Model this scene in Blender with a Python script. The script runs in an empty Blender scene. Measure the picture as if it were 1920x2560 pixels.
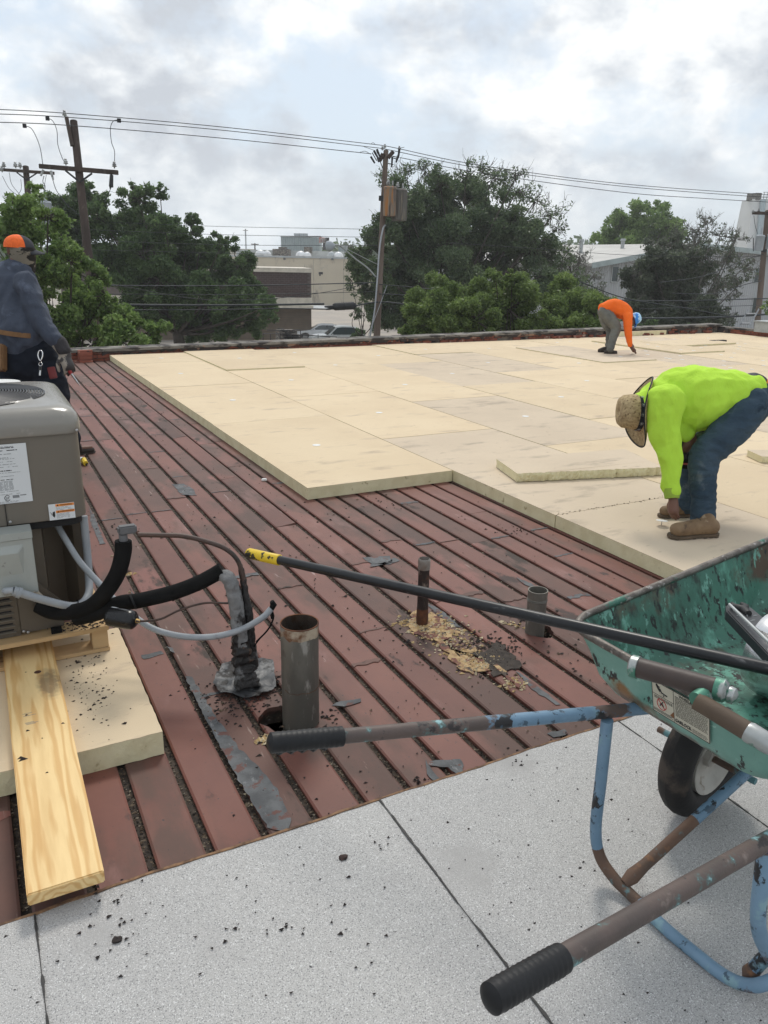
import bpy, bmesh, math, random
import numpy as np
from mathutils import Vector, Matrix, noise as mnoise
random.seed(7); rng = np.random.default_rng(7)
R = math.radians
SC = bpy.context.scene
COL = SC.collection

# ------------------------------------------------------------------ camera
FPX, PITCH, YAW, ROLL, EYE = 1923.0, 0.31366, 0.489657, 0.0205843, 1.646
_d = np.array([math.sin(YAW)*math.cos(PITCH), math.cos(YAW)*math.cos(PITCH), -math.sin(PITCH)])
_r = np.array([math.cos(YAW), -math.sin(YAW), 0.0])
_u = np.cross(_r, _d)
_c, _s = math.cos(ROLL), math.sin(ROLL)
CR, CU = _c*_r + _s*_u, -_s*_r + _c*_u
cam_data = bpy.data.cameras.new('camera')
cam_data.sensor_fit = 'VERTICAL'; cam_data.sensor_height = 36.0
cam_data.lens = 36.0*FPX/2560.0
cam_data.clip_start = 0.05; cam_data.clip_end = 5000
cam = bpy.data.objects.new('camera', cam_data); COL.objects.link(cam)
m = Matrix(((CR[0], CU[0], -_d[0], 0), (CR[1], CU[1], -_d[1], 0), (CR[2], CU[2], -_d[2], EYE), (0, 0, 0, 1)))
cam.matrix_world = m
SC.camera = cam

# ------------------------------------------------------------------ sky and sun
SUN_EL, SUN_AZ = R(52), R(62)          # azimuth counted from +X towards +Y
W = bpy.data.worlds.new('World'); SC.world = W; W.use_nodes = True
nt = W.node_tree; nt.nodes.clear()
def N(t, tree=None, **kw):
    n = (tree or nt).nodes.new(t)
    for k, v in kw.items(): setattr(n, k, v)
    return n
def sky_nodes():
    L = nt.links.new
    out = N('ShaderNodeOutputWorld'); bg = N('ShaderNodeBackground'); L(bg.outputs[0], out.inputs[0])
    bg.inputs['Strength'].default_value = 0.1
    sky = N('ShaderNodeTexSky', sky_type='NISHITA', sun_disc=False)
    sky.sun_elevation = SUN_EL; sky.sun_rotation = R(90)-SUN_AZ
    sky.air_density = 1.0; sky.dust_density = 2.0; sky.ozone_density = 1.5
    tc = N('ShaderNodeTexCoord'); sp = N('ShaderNodeSeparateXYZ'); L(tc.outputs['Generated'], sp.inputs[0])
    def math_(op, a, b=None):
        n = N('ShaderNodeMath', operation=op)
        for i, x in enumerate((a, b)):
            if x is None: continue
            if isinstance(x, (int, float)): n.inputs[i].default_value = x
            else: L(x, n.inputs[i])
        return n.outputs[0]
    z = math_('MAXIMUM', sp.outputs['Z'], 0.0)
    cb = N('ShaderNodeCombineXYZ'); L(sp.outputs['X'], cb.inputs[0]); L(sp.outputs['Y'], cb.inputs[1]); L(math_('MULTIPLY', z, 1.55), cb.inputs[2])
    def noise(sc, det, off, rough=.55, dist=.3):
        mp = N('ShaderNodeMapping'); L(cb.outputs[0], mp.inputs[0]); mp.inputs['Location'].default_value = off
        n = N('ShaderNodeTexNoise'); L(mp.outputs[0], n.inputs['Vector'])
        n.inputs['Scale'].default_value = sc; n.inputs['Detail'].default_value = det
        n.inputs['Roughness'].default_value = rough; n.inputs['Distortion'].default_value = dist
        return n.outputs[0]
    def ramp(v, *st):
        r = N('ShaderNodeValToRGB'); L(v, r.inputs[0]); e = r.color_ramp.elements
        while len(e) < len(st): e.new(.5)
        for el, (p, c) in zip(e, st): el.position = p; el.color = (*c, 1)
        return r.outputs[0]
    cover = ramp(noise(4.0, 9, (3.1, 1.7, 0.4), .60, .1), (.38, (0, 0, 0)), (.52, (1, 1, 1)))
    puff = noise(9.0, 10, (1.3, 5.2, 2.0), .56, .15)
    big = noise(3.2, 5, (7.4, 2.2, 1.0), .5, .1)
    mix0 = math_('ADD', math_('MULTIPLY', puff, .60), math_('MULTIPLY', big, .40))
    cl = ramp(mix0, (.44, (5.0, 5.35, 5.85)), (.49, (6.3, 6.65, 7.05)), (.53, (7.7, 7.95, 8.15)), (.60, (9.7, 9.7, 9.6)))
    thin = ramp(z, (0.0, (1, 1, 1)), (.35, (0, 0, 0)))
    veil = N('ShaderNodeMixRGB'); veil.inputs[0].default_value = .78; L(sky.outputs[0], veil.inputs[1]); veil.inputs[2].default_value = (5.9, 6.8, 7.7, 1)
    mx = N('ShaderNodeMixRGB'); L(cover, mx.inputs[0]); L(veil.outputs[0], mx.inputs[1]); L(cl, mx.inputs[2])
    # towards the horizon the cloud deck melts into an even pale layer
    hz = ramp(z, (0.0, (.7, .7, .7)), (.12, (0, 0, 0)))
    mh = N('ShaderNodeMixRGB'); L(hz, mh.inputs[0]); L(mx.outputs[0], mh.inputs[1]); mh.inputs[2].default_value = (6.9, 7.7, 8.3, 1)
    L(mh.outputs[0], bg.inputs['Color'])
sky_nodes()
sd = bpy.data.lights.new('sun', 'SUN'); sd.energy = 1.5; sd.angle = R(14); sd.color = (1, .95, .87)
sun = bpy.data.objects.new('sun', sd); COL.objects.link(sun)
sv = Vector((math.cos(SUN_EL)*math.cos(SUN_AZ), math.cos(SUN_EL)*math.sin(SUN_AZ), math.sin(SUN_EL)))
sun.rotation_euler = sv.to_track_quat('Z', 'Y').to_euler()
SC.view_settings.view_transform = 'Standard'; SC.view_settings.look = 'None'
SC.view_settings.exposure = 0.33; SC.view_settings.gamma = 1; SC.view_settings.use_curve_mapping = False

# ------------------------------------------------------------------ measuring helpers
def V(*a): return np.array(a if len(a) > 1 else a[0], float)
EYEV = V(0, 0, EYE)
def ray(u, v): return (u-960)*CR - (v-1280)*CU + FPX*_d
def G(u, v, z=0.0):
    q = ray(u, v); return EYEV + q*(z-EYE)/q[2]
def D(u, v, dep): return EYEV + ray(u, v)*dep/FPX
def PY(u, v, y):
    q = ray(u, v); return EYEV + q*y/q[1]
def dep(p): return float((V(p)-EYEV) @ _d)

# ------------------------------------------------------------------ mesh helpers
WL = {}
class MB:
    def __init__(s): s.v = []; s.f = []; s.mi = []; s.n = 0
    def add(s, vs, fs, mi=0):
        vs = np.asarray(vs, float).reshape(-1, 3)
        s.v.append(vs); o = s.n
        s.f += [tuple(i+o for i in f) for f in fs]; s.mi += [mi]*len(fs); s.n += len(vs); return s
    def box(s, a, b, mi=0, rot=None, piv=None):
        (x0, y0, z0), (x1, y1, z1) = a, b
        vs = V([[x0,y0,z0],[x1,y0,z0],[x1,y1,z0],[x0,y1,z0],[x0,y0,z1],[x1,y0,z1],[x1,y1,z1],[x0,y1,z1]])
        if rot is not None:
            p = V(piv) if piv is not None else vs.mean(0); vs = (vs-p) @ np.array(rot).T + p
        return s.add(vs, [(0,3,2,1),(4,5,6,7),(0,1,5,4),(1,2,6,5),(2,3,7,6),(3,0,4,7)], mi)
    def hexa(s, bot, top, mi=0):
        return s.add(np.vstack([bot, top]), [(0,3,2,1),(4,5,6,7),(0,1,5,4),(1,2,6,5),(2,3,7,6),(3,0,4,7)], mi)
    def tube(s, pts, r, seg=10, mi=0, cap=True, flat=1.0, up=None):
        pts = [V(p) for p in pts]; n = len(pts)
        rr = r if hasattr(r, '__len__') else [r]*n
        fr = frames(pts, up); vs = []
        for p, (a, b), q in zip(pts, fr, rr):
            for k in range(seg):
                t = 2*math.pi*k/seg; vs.append(p + a*math.cos(t)*q + b*math.sin(t)*q*flat)
        fs = [(i*seg+k, i*seg+(k+1) % seg, (i+1)*seg+(k+1) % seg, (i+1)*seg+k) for i in range(n-1) for k in range(seg)]
        if cap: fs += [tuple(range(seg))[::-1], tuple((n-1)*seg+k for k in range(seg))]
        return s.add(vs, fs, mi)
    def lathe(s, prof, o=(0,0,0), ax=(0,0,1), seg=24, mi=0, cap=True):
        ax = V(ax)/np.linalg.norm(ax); t = V(1,0,0) if abs(ax[0]) < .9 else V(0,1,0)
        a = np.cross(ax, t); a /= np.linalg.norm(a); b = np.cross(ax, a); o = V(o); vs = []
        for (rd, h) in prof:
            for k in range(seg):
                w = 2*math.pi*k/seg; vs.append(o + ax*h + (a*math.cos(w)+b*math.sin(w))*rd)
        n = len(prof)
        fs = [(i*seg+k, i*seg+(k+1) % seg, (i+1)*seg+(k+1) % seg, (i+1)*seg+k) for i in range(n-1) for k in range(seg)]
        if cap: fs += [tuple(range(seg))[::-1], tuple((n-1)*seg+k for k in range(seg))]
        return s.add(vs, fs, mi)
    def prism(s, poly, vec, mi=0):
        p = V(poly); n = len(p); q = p + V(vec)
        fs = [tuple(range(n))[::-1], tuple(range(n, 2*n))] + [(i, (i+1) % n, n+(i+1) % n, n+i) for i in range(n)]
        return s.add(np.vstack([p, q]), fs, mi)
    def build(s, name, mat, parent=None, smooth=None, bevel=0, local=False, fix=True):
        vs = np.vstack(s.v); 
        if parent is not None and not local: vs = vs - WL.get(parent.name, V(0,0,0))
        me = bpy.data.meshes.new(name); me.from_pydata(vs.tolist(), [], s.f)
        mats = mat if isinstance(mat, (list, tuple)) else [mat]
        for q in mats: me.materials.append(q)
        if len(mats) > 1: me.polygons.foreach_set('material_index', s.mi)
        if fix or bevel:
            bm = bmesh.new(); bm.from_mesh(me)
            if fix: bmesh.ops.recalc_face_normals(bm, faces=bm.faces)
            if bevel:
                ed = [e for e in bm.edges if len(e.link_faces) == 2 and e.calc_face_angle(0) > .6]
                bmesh.ops.bevel(bm, geom=ed, offset=bevel, segments=2, affect='EDGES', clamp_overlap=True)
            bm.to_mesh(me); bm.free()
        if smooth: shade(me, smooth)
        return link(name, me, parent)
def shade(me, ang=40):
    me.polygons.foreach_set('use_smooth', [True]*len(me.polygons))
    me.set_sharp_from_angle(angle=R(ang))
def link(name, me, parent=None, loc=None):
    o = bpy.data.objects.new(name, me); COL.objects.link(o)
    if parent is not None:
        o.parent = parent; WL[o.name] = WL.get(parent.name, V(0,0,0))
    else: WL[o.name] = V(0,0,0)
    if loc is not None:
        o.location = loc; WL[o.name] = WL[o.name] + V(tuple(loc))
    return o
def frames(pts, up=None):
    n = len(pts); out = []; prev = None
    for i in range(n):
        t = pts[min(i+1, n-1)] - pts[max(i-1, 0)]; t = t/(np.linalg.norm(t)+1e-12)
        if prev is None:
            h = V(up) if up is not None else (V(0,0,1) if abs(t[2]) < .9 else V(1,0,0))
            a = h - t*(h@t)
        else: a = prev - t*(prev@t)
        a /= np.linalg.norm(a)+1e-12; prev = a
        out.append((a, np.cross(t, a)))
    return out
def curve(pts, n=8):
    """smooth Catmull-Rom line through the points (any number of columns)"""
    P = [V(p) for p in pts]; P = [2*P[0]-P[1]] + P + [2*P[-1]-P[-2]]; out = []
    for i in range(1, len(P)-2):
        for k in range(n):
            t = k/n; a, b, c, d = P[i-1:i+3]
            out.append(.5*((2*b)+(-a+c)*t+(2*a-5*b+4*c-d)*t*t+(-a+3*b-3*c+d)*t**3))
    out.append(P[-2]); return out
def rotz(a): c, s = math.cos(a), math.sin(a); return [[c,-s,0],[s,c,0],[0,0,1]]
def thing(name, label, cat, loc=(0,0,0), group=None):
    o = bpy.data.objects.new(name, None); COL.objects.link(o); o.empty_display_size = .1
    o.location = tuple(loc); WL[o.name] = V(tuple(loc)); return tag(o, label, cat, group)
def tag(o, label=None, cat=None, group=None, kind=None):
    if label: o['label'] = label
    if cat: o['category'] = cat
    if group: o['group'] = group
    if kind: o['kind'] = kind
    return o
def settle(o):
    """move a single-mesh thing's origin to its base centre"""
    me = o.data; n = len(me.vertices); a = np.empty(n*3); me.vertices.foreach_get('co', a); a = a.reshape(-1, 3)
    c = V((a[:,0].min()+a[:,0].max())/2, (a[:,1].min()+a[:,1].max())/2, a[:,2].min())
    me.vertices.foreach_set('co', (a-c).ravel()); o.location = tuple(c); WL[o.name] = c; return o
def text_mesh(txt, size, mat, o, xd, yd, name='lettering', parent=None, ext=.0006, align='LEFT', wid=None):
    cu = bpy.data.curves.new('t', 'FONT'); cu.body = txt; cu.size = size; cu.extrude = ext; cu.align_x = align; cu.resolution_u = 2
    to = bpy.data.objects.new('t', cu); COL.objects.link(to)
    me = bpy.data.meshes.new_from_object(to.evaluated_get(bpy.context.evaluated_depsgraph_get()))
    bpy.data.objects.remove(to); bpy.data.curves.remove(cu)
    a = np.empty(len(me.vertices)*3); me.vertices.foreach_get('co', a); a = a.reshape(-1, 3)
    xd = V(xd)/np.linalg.norm(xd); yd = V(yd)/np.linalg.norm(yd); zd = np.cross(xd, yd)
    if wid: a[:, 0] *= wid/(a[:, 0].max()-a[:, 0].min())
    w = V(o) + a[:, :1]*xd + a[:, 1:2]*yd + a[:, 2:]*zd - (WL.get(parent.name, V(0,0,0)) if parent else 0)
    me.vertices.foreach_set('co', w.ravel()); me.materials.clear(); me.materials.append(mat)
    return link(name, me, parent)

# ------------------------------------------------------------------ materials
def mat(name, c1, c2=None, scale=6, rough=.7, metal=0, bump=0, bscale=60, layers=(), stretch=(1,1,1), ovar=0, detail=6, rvar=.12, spec=.4, bdist=.004, lo=.35, hi=.65, emit=None, trans=0, spots=()):
    """layers: (colour, noise scale, lo, hi, stretch, roughness or None) stains and wear with shapes of their own"""
    m = bpy.data.materials.new(name); m.use_nodes = True; t = m.node_tree; t.nodes.clear(); L = t.links.new
    out = N('ShaderNodeOutputMaterial', t); b = N('ShaderNodeBsdfPrincipled', t); L(b.outputs[0], out.inputs[0])
    b.inputs['Metallic'].default_value = metal; b.inputs['Roughness'].default_value = rough
    b.inputs['Specular IOR Level'].default_value = spec
    tc = N('ShaderNodeTexCoord', t); oi = N('ShaderNodeObjectInfo', t)
    sh = N('ShaderNodeVectorMath', t, operation='MULTIPLY_ADD'); sh.inputs[1].default_value = (37, 53, 19)
    L(oi.outputs['Random'], sh.inputs[0]); L(tc.outputs['Object'], sh.inputs[2]); co = sh.outputs[0]
    def noi(sc, st=(1,1,1), det=detail, ro=.6):
        mp = N('ShaderNodeMapping', t); mp.inputs['Scale'].default_value = st; L(co, mp.inputs[0])
        n = N('ShaderNodeTexNoise', t); L(mp.outputs[0], n.inputs['Vector']); n.inputs['Scale'].default_value = sc
        n.inputs['Detail'].default_value = det; n.inputs['Roughness'].default_value = ro; return n.outputs[0]
    def rmp(v, a, z):
        r = N('ShaderNodeMapRange', t); L(v, r.inputs[0]); r.inputs[1].default_value = a; r.inputs[2].default_value = z; r.interpolation_type = 'SMOOTHSTEP'; return r.outputs[0]
    def mixc(f, a, bb):
        x = N('ShaderNodeMixRGB', t); L(f, x.inputs[0]) if not isinstance(f, float) else setattr(x.inputs[0], 'default_value', f)
        for i, q in ((1, a), (2, bb)):
            if isinstance(q, tuple): x.inputs[i].default_value = (*q, 1)
            else: L(q, x.inputs[i])
        return x.outputs[0]
    base = noi(scale, stretch)
    colr = mixc(rmp(base, lo, hi), tuple(c1), tuple(c2 or tuple(x*.8 for x in c1)))
    rv = None
    for ly in layers:
        c, sc, a, z = ly[:4]; a, z = .5+(a-.5)*.74, .5+(z-.5)*.74; st = ly[4] if len(ly) > 4 and ly[4] else (1,1,1)
        f = rmp(noi(sc, st, 8, .62), a, z); colr = mixc(f, colr, tuple(c))
        if len(ly) > 5 and ly[5] is not None:
            x = N('ShaderNodeMix', t); L(f, x.inputs[0])
            if rv is None: x.inputs[2].default_value = rough
            else: L(rv, x.inputs[2])
            x.inputs[3].default_value = ly[5]; rv = x.outputs[0]
    for (c, ctr, rad, e0, e1) in spots:      # one stain with a place and outline of its own
        mp = N('ShaderNodeVectorMath', t, operation='SUBTRACT'); L(tc.outputs['Object'], mp.inputs[0]); mp.inputs[1].default_value = tuple(ctr)
        m2 = N('ShaderNodeVectorMath', t, operation='DIVIDE'); L(mp.outputs[0], m2.inputs[0]); m2.inputs[1].default_value = tuple(rad)
        ln = N('ShaderNodeVectorMath', t, operation='LENGTH'); L(m2.outputs[0], ln.inputs[0])
        ad = N('ShaderNodeMath', t, operation='MULTIPLY_ADD'); L(noi(18, (1,1,1), 8, .65), ad.inputs[0]); ad.inputs[1].default_value = 1.6; L(ln.outputs['Value'], ad.inputs[2])
        f = rmp(ad.outputs[0], e1+.8, e0+.8); iv = N('ShaderNodeMath', t, operation='SUBTRACT'); iv.inputs[0].default_value = 1; L(rmp(ad.outputs[0], e0+.8, e1+.8), iv.inputs[1]); colr = mixc(iv.outputs[0], colr, tuple(c))
    if ovar:
        h = N('ShaderNodeHueSaturation', t); L(colr, h.inputs['Color']); L(rmp2(t, oi.outputs['Random'], 1-ovar, 1+ovar), h.inputs['Value']); colr = h.outputs[0]
    L(colr, b.inputs['Base Color'])
    if rv is not None: L(rv, b.inputs['Roughness'])
    elif rvar:
        L(rmp2(t, base, max(0, rough-rvar), min(1, rough+rvar)), b.inputs['Roughness'])
    if bump:
        bn = N('ShaderNodeBump', t); bn.inputs['Strength'].default_value = bump; bn.inputs['Distance'].default_value = bdist
        L(noi(bscale, stretch, 5), bn.inputs['Height']); L(bn.outputs[0], b.inputs['Normal'])
    if emit: b.inputs['Emission Color'].default_value = (*emit, 1); b.inputs['Emission Strength'].default_value = 1
    if trans: b.inputs['Transmission Weight'].default_value = trans
    return m
def rmp2(t, v, a, z):
    r = N('ShaderNodeMapRange', t); t.links.new(v, r.inputs[0]); r.inputs[3].default_value = a; r.inputs[4].default_value = z; return r.outputs[0]
def leaf_mat(name, dark, light, tip=None):
    m = bpy.data.materials.new(name); m.use_nodes = True; t = m.node_tree; t.nodes.clear(); L = t.links.new
    out = N('ShaderNodeOutputMaterial', t); b = N('ShaderNodeBsdfPrincipled', t); tr = N('ShaderNodeBsdfTranslucent', t)
    mx = N('ShaderNodeMixShader', t); mx.inputs[0].default_value = .45; L(b.outputs[0], mx.inputs[1]); L(tr.outputs[0], mx.inputs[2]); L(mx.outputs[0], out.inputs[0])
    at = N('ShaderNodeAttribute', t); at.attribute_name = 'tone'
    rp = N('ShaderNodeValToRGB', t); L(at.outputs['Fac'], rp.inputs[0]); e = rp.color_ramp.elements
    e[0].color = (*dark, 1); e[1].color = (*light, 1); e[0].position = .05; e[1].position = .8
    if tip: x = e.new(1.0); x.color = (*tip, 1)
    L(rp.outputs[0], b.inputs['Base Color']); L(rp.outputs[0], tr.inputs['Color']); b.inputs['Roughness'].default_value = .5
    b.inputs['Specular IOR Level'].default_value = .35
    return m

# ------------------------------------------------------------------ materials used by the roof
M_red = mat('red painted steel', (.172,.068,.050), (.142,.056,.043), 2.2, .55, bump=.25, bscale=9, spec=.3, ovar=.16,
    layers=[((.105,.060,.048), 2.6, .47, .66, (1,.4,1), .65), ((.235,.125,.110), 3.0, .60, .82, (1,.35,1), .6), ((.07,.05,.045), 7, .66, .78, (1,.5,1), .8), ((.30,.20,.18), 26, .72, .80, (1,.12,1), None), ((.05,.04,.04), 60, .70, .76, None, None)])
M_red2 = mat('dirt and shade browned red steel', (.125,.062,.048), (.095,.052,.042), 3.2, .62, bump=.25, bscale=9, spec=.3, ovar=.14,
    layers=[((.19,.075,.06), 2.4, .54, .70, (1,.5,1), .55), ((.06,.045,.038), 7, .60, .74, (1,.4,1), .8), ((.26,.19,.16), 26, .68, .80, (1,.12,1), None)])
M_dirt = mat('groove dirt', (.065,.050,.038), (.028,.022,.018), 25, .95, bump=.8, bscale=90, layers=[((.12,.09,.06), 60, .58, .7)])
M_grit = [mat('light grit', (.42,.36,.27), (.25,.2,.15), 30, .9), mat('dark grit', (.05,.038,.03), (.03,.024,.02), 30, .9), mat('brown grit', (.17,.12,.08), (.1,.07,.045), 30, .9)]
M_tar = mat('tar crumbs', (.018,.014,.013), (.04,.028,.024), 40, .75, bump=.5, bscale=200)
M_seal = mat('grey sealant', (.105,.11,.115), (.065,.068,.072), 14, .66, bump=.6, bscale=40, spec=.3, layers=[((.20,.205,.21), 40, .62, .78, (1,.3,1), None), ((.11,.05,.042), 18, .57, .64)])
M_fac = mat('tan board facer', (.67,.545,.375), (.63,.505,.345), 1.1, .85, bump=.12, bscale=14, ovar=.045, spec=.2,
    layers=[((.50,.40,.29), 2.3, .58, .80, (1,2.5,1), None), ((.44,.34,.24), 9, .69, .80, (1,3,1), None), ((.70,.58,.42), 30, .66, .8, (.3,3,1), None)])
M_facg = mat('grey board facer', (.61,.505,.38), (.57,.47,.355), 1.1, .88, bump=.12, bscale=14, ovar=.04, spec=.2,
    layers=[((.42,.35,.27), 2.3, .55, .80, (1,2.5,1), None), ((.36,.29,.22), 9, .68, .80, (1,3,1), None), ((.55,.47,.37), 30, .62, .8, (.3,3,1), None)])
M_foam = mat('yellow foam core', (.72,.66,.44), (.64,.57,.36), 9, .92, bump=.6, bscale=70, spec=.15, layers=[((.68,.62,.38), 40, .6, .75), ((.38,.31,.17), 14, .66, .8)])
M_memb = mat('silver mineral membrane', (.49,.48,.465), (.45,.44,.43), 1.4, .9, bump=.9, bscale=420, bdist=.003, spec=.3,
    layers=[((.24,.24,.24), 270, .53, .65), ((.76,.76,.75), 340, .57, .68), ((.40,.39,.38), 2.0, .58, .80), ((.05,.05,.055), 75, .74, .80)])
M_asph = mat('black bitumen', (.02,.019,.019), (.045,.043,.042), 30, .6, bump=.6, bscale=120)
M_brown = mat('brown torn felt edge', (.26,.15,.08), (.10,.06,.04), 30, .95, bump=.5)
M_white = mat('white plastic plate', (.80,.80,.78), (.72,.72,.70), 12, .4)
M_brick = mat('red brick', (.29,.095,.06), (.22,.075,.05), 8, .9, bump=.5, bscale=60, ovar=.25, layers=[((.45,.33,.26), 6, .62, .75), ((.04,.03,.03), 3.1, .58, .68)])
M_mort = mat('mortar', (.25,.21,.17), (.10,.08,.07), 10, .95, bump=.5, layers=[((.03,.025,.025), 3, .5, .6)])
M_cope = mat('weathered grey coping', (.24,.22,.19), (.15,.14,.125), 3, .9, bump=.4, bscale=40, layers=[((.04,.035,.033), 3.0, .46, .58, (1,1,3), None), ((.30,.17,.12), 5, .66, .76)])
M_flash = mat('torn black flashing', (.035,.03,.03), (.07,.055,.05), 4, .85, bump=.8, bscale=18, layers=[((.33,.20,.14), 3.0, .60, .68)])
M_conc = mat('lot concrete', (.42,.37,.31), (.36,.32,.28), .12, .95, layers=[((.30,.28,.26), .3, .52, .7, (1,3,1), None)])
M_ground = mat('dry ground', (.16,.15,.10), (.10,.11,.06), .08, .95)

# ------------------------------------------------------------------ ground and the building under the roof
g = MB(); g.add([[-2500,-2500,-5.05],[2500,-2500,-5.05],[2500,2500,-5.05],[-2500,2500,-5.05]], [(0,1,2,3)])
tag(g.build('ground', M_ground), kind='structure')
lot = MB(); a = V(_d[0], _d[1], 0); a /= np.linalg.norm(a); b = V(a[1], -a[0], 0)
def AB(x, y, z=0): return b*x + a*y + V(0, 0, z)      # x metres to the right, y metres ahead of the viewpoint
lot.add([AB(-40,34,-5.04), AB(60,34,-5.04), AB(80,150,-5.04), AB(-60,150,-5.04)], [(0,1,2,3)])
tag(lot.build('parking_lot', M_conc), kind='structure')
bw = MB()
for p, q in (((-8,-6),(17.5,-5.8)), ((-8,14.3),(17.5,14.5)), ((-8,-6),(-7.8,14.5)), ((17.3,-6),(17.5,14.5))):
    bw.box((*p,-5.05), (*q,-.07))
tag(bw.build('roofed_building_walls', M_brick), kind='structure')

# ------------------------------------------------------------------ red ribbed metal roof
HOLES = [(.885, 2.39, .105), (2.212, 2.556, .067), (.80, 2.66, .06)]
def cut(o, hs):
    for k, (hx, hy, hr) in enumerate(hs):
        mb = MB(); rr = [hr*(1+.10*math.sin(3*t+k)+.05*math.sin(7*t)) for t in np.linspace(0, 2*math.pi, 28, endpoint=False)]
        wp = WL[o.name]
        mb.prism([[hx+r*math.cos(t)-wp[0], hy+r*math.sin(t)-wp[1], -.3-wp[2]] for r, t in zip(rr, np.linspace(0, 2*math.pi, 28, endpoint=False))], (0,0,.6))
        c = mb.build('cutter', M_dirt); md = o.modifiers.new('b', 'BOOLEAN'); md.object = c; md.operation = 'DIFFERENCE'; md.solver = 'EXACT'
        bpy.context.view_layer.update()
        me = bpy.data.meshes.new_from_object(o.evaluated_get(bpy.context.evaluated_depsgraph_get()))
        o.modifiers.clear(); o.data = me; bpy.data.objects.remove(c)
rb = MB(); rb.box((-8,-6,-.07), (17.3,14.3,-.016))
roof = rb.build('metal_roof', M_dirt); tag(roof, kind='structure'); cut(roof, HOLES)
PIT, GAP, GX0 = .1645, .0265, .103
def panel(x0, x1, y0, y1, z, tilt=0, sag=0):
    mb = MB(); s = .007; n = max(2, int((y1-y0)/.5)); prof = [(x0+.001,-.030),(x0,-.004),(x0+s,0),(x1-s,0),(x1,-.004),(x1-.001,-.030)]
    vs = []
    for i in range(n+1):
        t = i/n; y = y0+(y1-y0)*t; lift = sag*math.sin(math.pi*t)
        wob = .0012*math.sin(y*5+x0*30)
        for (x, dz) in prof: vs.append((x+wob, y, z+dz+(lift+tilt*(x-x0)/(x1-x0) if dz > -.03 else 0)))
    fs = [(i*6+k, (i+1)*6+k, (i+1)*6+k+1, i*6+k+1) for i in range(n) for k in range(5)]+[(i*6+5, (i+1)*6+5, (i+1)*6, i*6) for i in range(n)]
    fs += [(0,1,2,3,4,5), tuple(n*6+k for k in (5,4,3,2,1,0))]
    return mb.add(vs, fs)
joints = []
for k in range(-9, 20):
    x0 = GX0+PIT*k+GAP/2; x1 = GX0+PIT*(k+1)-GAP/2
    y = 1.70; yend = 13.62 if x0 < 2.1 else (5.25 if x0 < 3.3 else 0)
    if x0 > 3.36: break
    first = True
    while y < yend-.05:
        ln = random.choice([.9, 1.25, 1.6, 2.4]) if not first else random.uniform(.5, 2.2)
        y2 = min(yend, y+ln); 
        if yend-y2 < .4: y2 = yend
        lap = random.random()
        o = panel(x0, x1, y+.001, y2-.001, random.uniform(-.0008, .0012), random.uniform(-.001, .001) + (.012 if k == 9 and 4 < y < 9 else 0), random.uniform(0, .001)).build('metal_panel', M_red if random.random() > (.24 if x0 > .0 else .75) else M_red2, roof, smooth=25)  # leftmost strips mostly browned: shadow painted into the colour along with dirt stains
        hs = [h for h in HOLES if x0-h[2]*1.15 < h[0] < x1+h[2]*1.15 and y-.2 < h[1] < y2+.2]
        if hs: cut(o, hs)
        joints.append((x0, x1, y)); y = y2; first = False
# raised lap strips where one panel runs over the next
for x0, x1, y in joints:
    if y < 1.8 or random.random() < .12: continue
    w = random.uniform(.006, .035)
    mb = MB(); n = 7; pts = []
    for i in range(n+1):
        xx = x0+.002+(x1-x0-.004)*i/n; pts.append((xx, y-w*random.uniform(.3, 1), .0024))
    for i in range(n, -1, -1):
        xx = x0+.002+(x1-x0-.004)*i/n; pts.append((xx, y+w*random.uniform(.2, .7), .0024))
    mb.prism(pts, (0,0,.0008)); mb.build('sealant_patch', M_seal if random.random() < .5 else M_red2, roof)
def patch(pts, z=.0030, th=.0009, parent=roof, m_=None, jag=.006, name='sealant_patch'):
    """irregular outline from a rough polygon given in metres"""
    out = []
    for i in range(len(pts)):
        p, q = V(pts[i]), V(pts[(i+1) % len(pts)]); n = max(2, int(np.linalg.norm(q-p)/.02))
        for k in range(n):
            w = p+(q-p)*k/n; f = jag*mnoise.noise(Vector((w[0]*30, w[1]*30, 3))); g_ = jag*mnoise.noise(Vector((w[0]*30, w[1]*30, 9)))
            out.append((w[0]+f*1.6, w[1]+g_*1.6, z))
    mb = MB(); mb.prism(out, (0,0,th)); return mb.build(name, m_ or M_seal, parent)
patch([(.606,2.86),(.632,2.84),(.640,2.5),(.655,2.3),(.690,2.12),(.700,2.0),(.690,1.86),(.655,1.81),(.612,1.86),(.602,2.1),(.600,2.5)], jag=.006)
def ppatch(px, **kw): patch([G(u, v)[:2] for u, v in px], **kw)
ppatch([(925,1420),(960,1412),(985,1395),(1000,1402),(978,1412),(925,1412)])
ppatch([(905,1395),(975,1390),(980,1405),(930,1412)])
ppatch([(1075,1905),(1150,1900),(1160,1915),(1155,1935),(1140,1938),(1120,1920),(1070,1915)])
ppatch([(1062,1900),(1085,1935),(1130,1985),(1112,1985),(1070,1935)])
ppatch([(830,1765),(850,1755),(900,1750),(905,1757),(860,1768)])
ppatch([(1068,1512),(1080,1512),(1120,1540),(1150,1570),(1135,1568),(1090,1535)])
ppatch([(1290,1680),(1310,1690),(1400,1762),(1390,1765),(1330,1725)])
ppatch([(430,1212),(460,1210),(485,1225),(490,1240),(455,1238)])
ppatch([(1365,1835),(1410,1825),(1420,1835),(1385,1845)])
ppatch([(355,1640),(400,1630),(412,1636),(360,1650)])
ppatch([(420,1618),(434,1622),(436,1634),(424,1628)])
ppatch([(440,2165),(480,2150),(505,2160),(485,2178),(450,2182)])
ppatch([(225,1270),(240,1300),(262,1360),(250,1362),(228,1310)])
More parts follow.
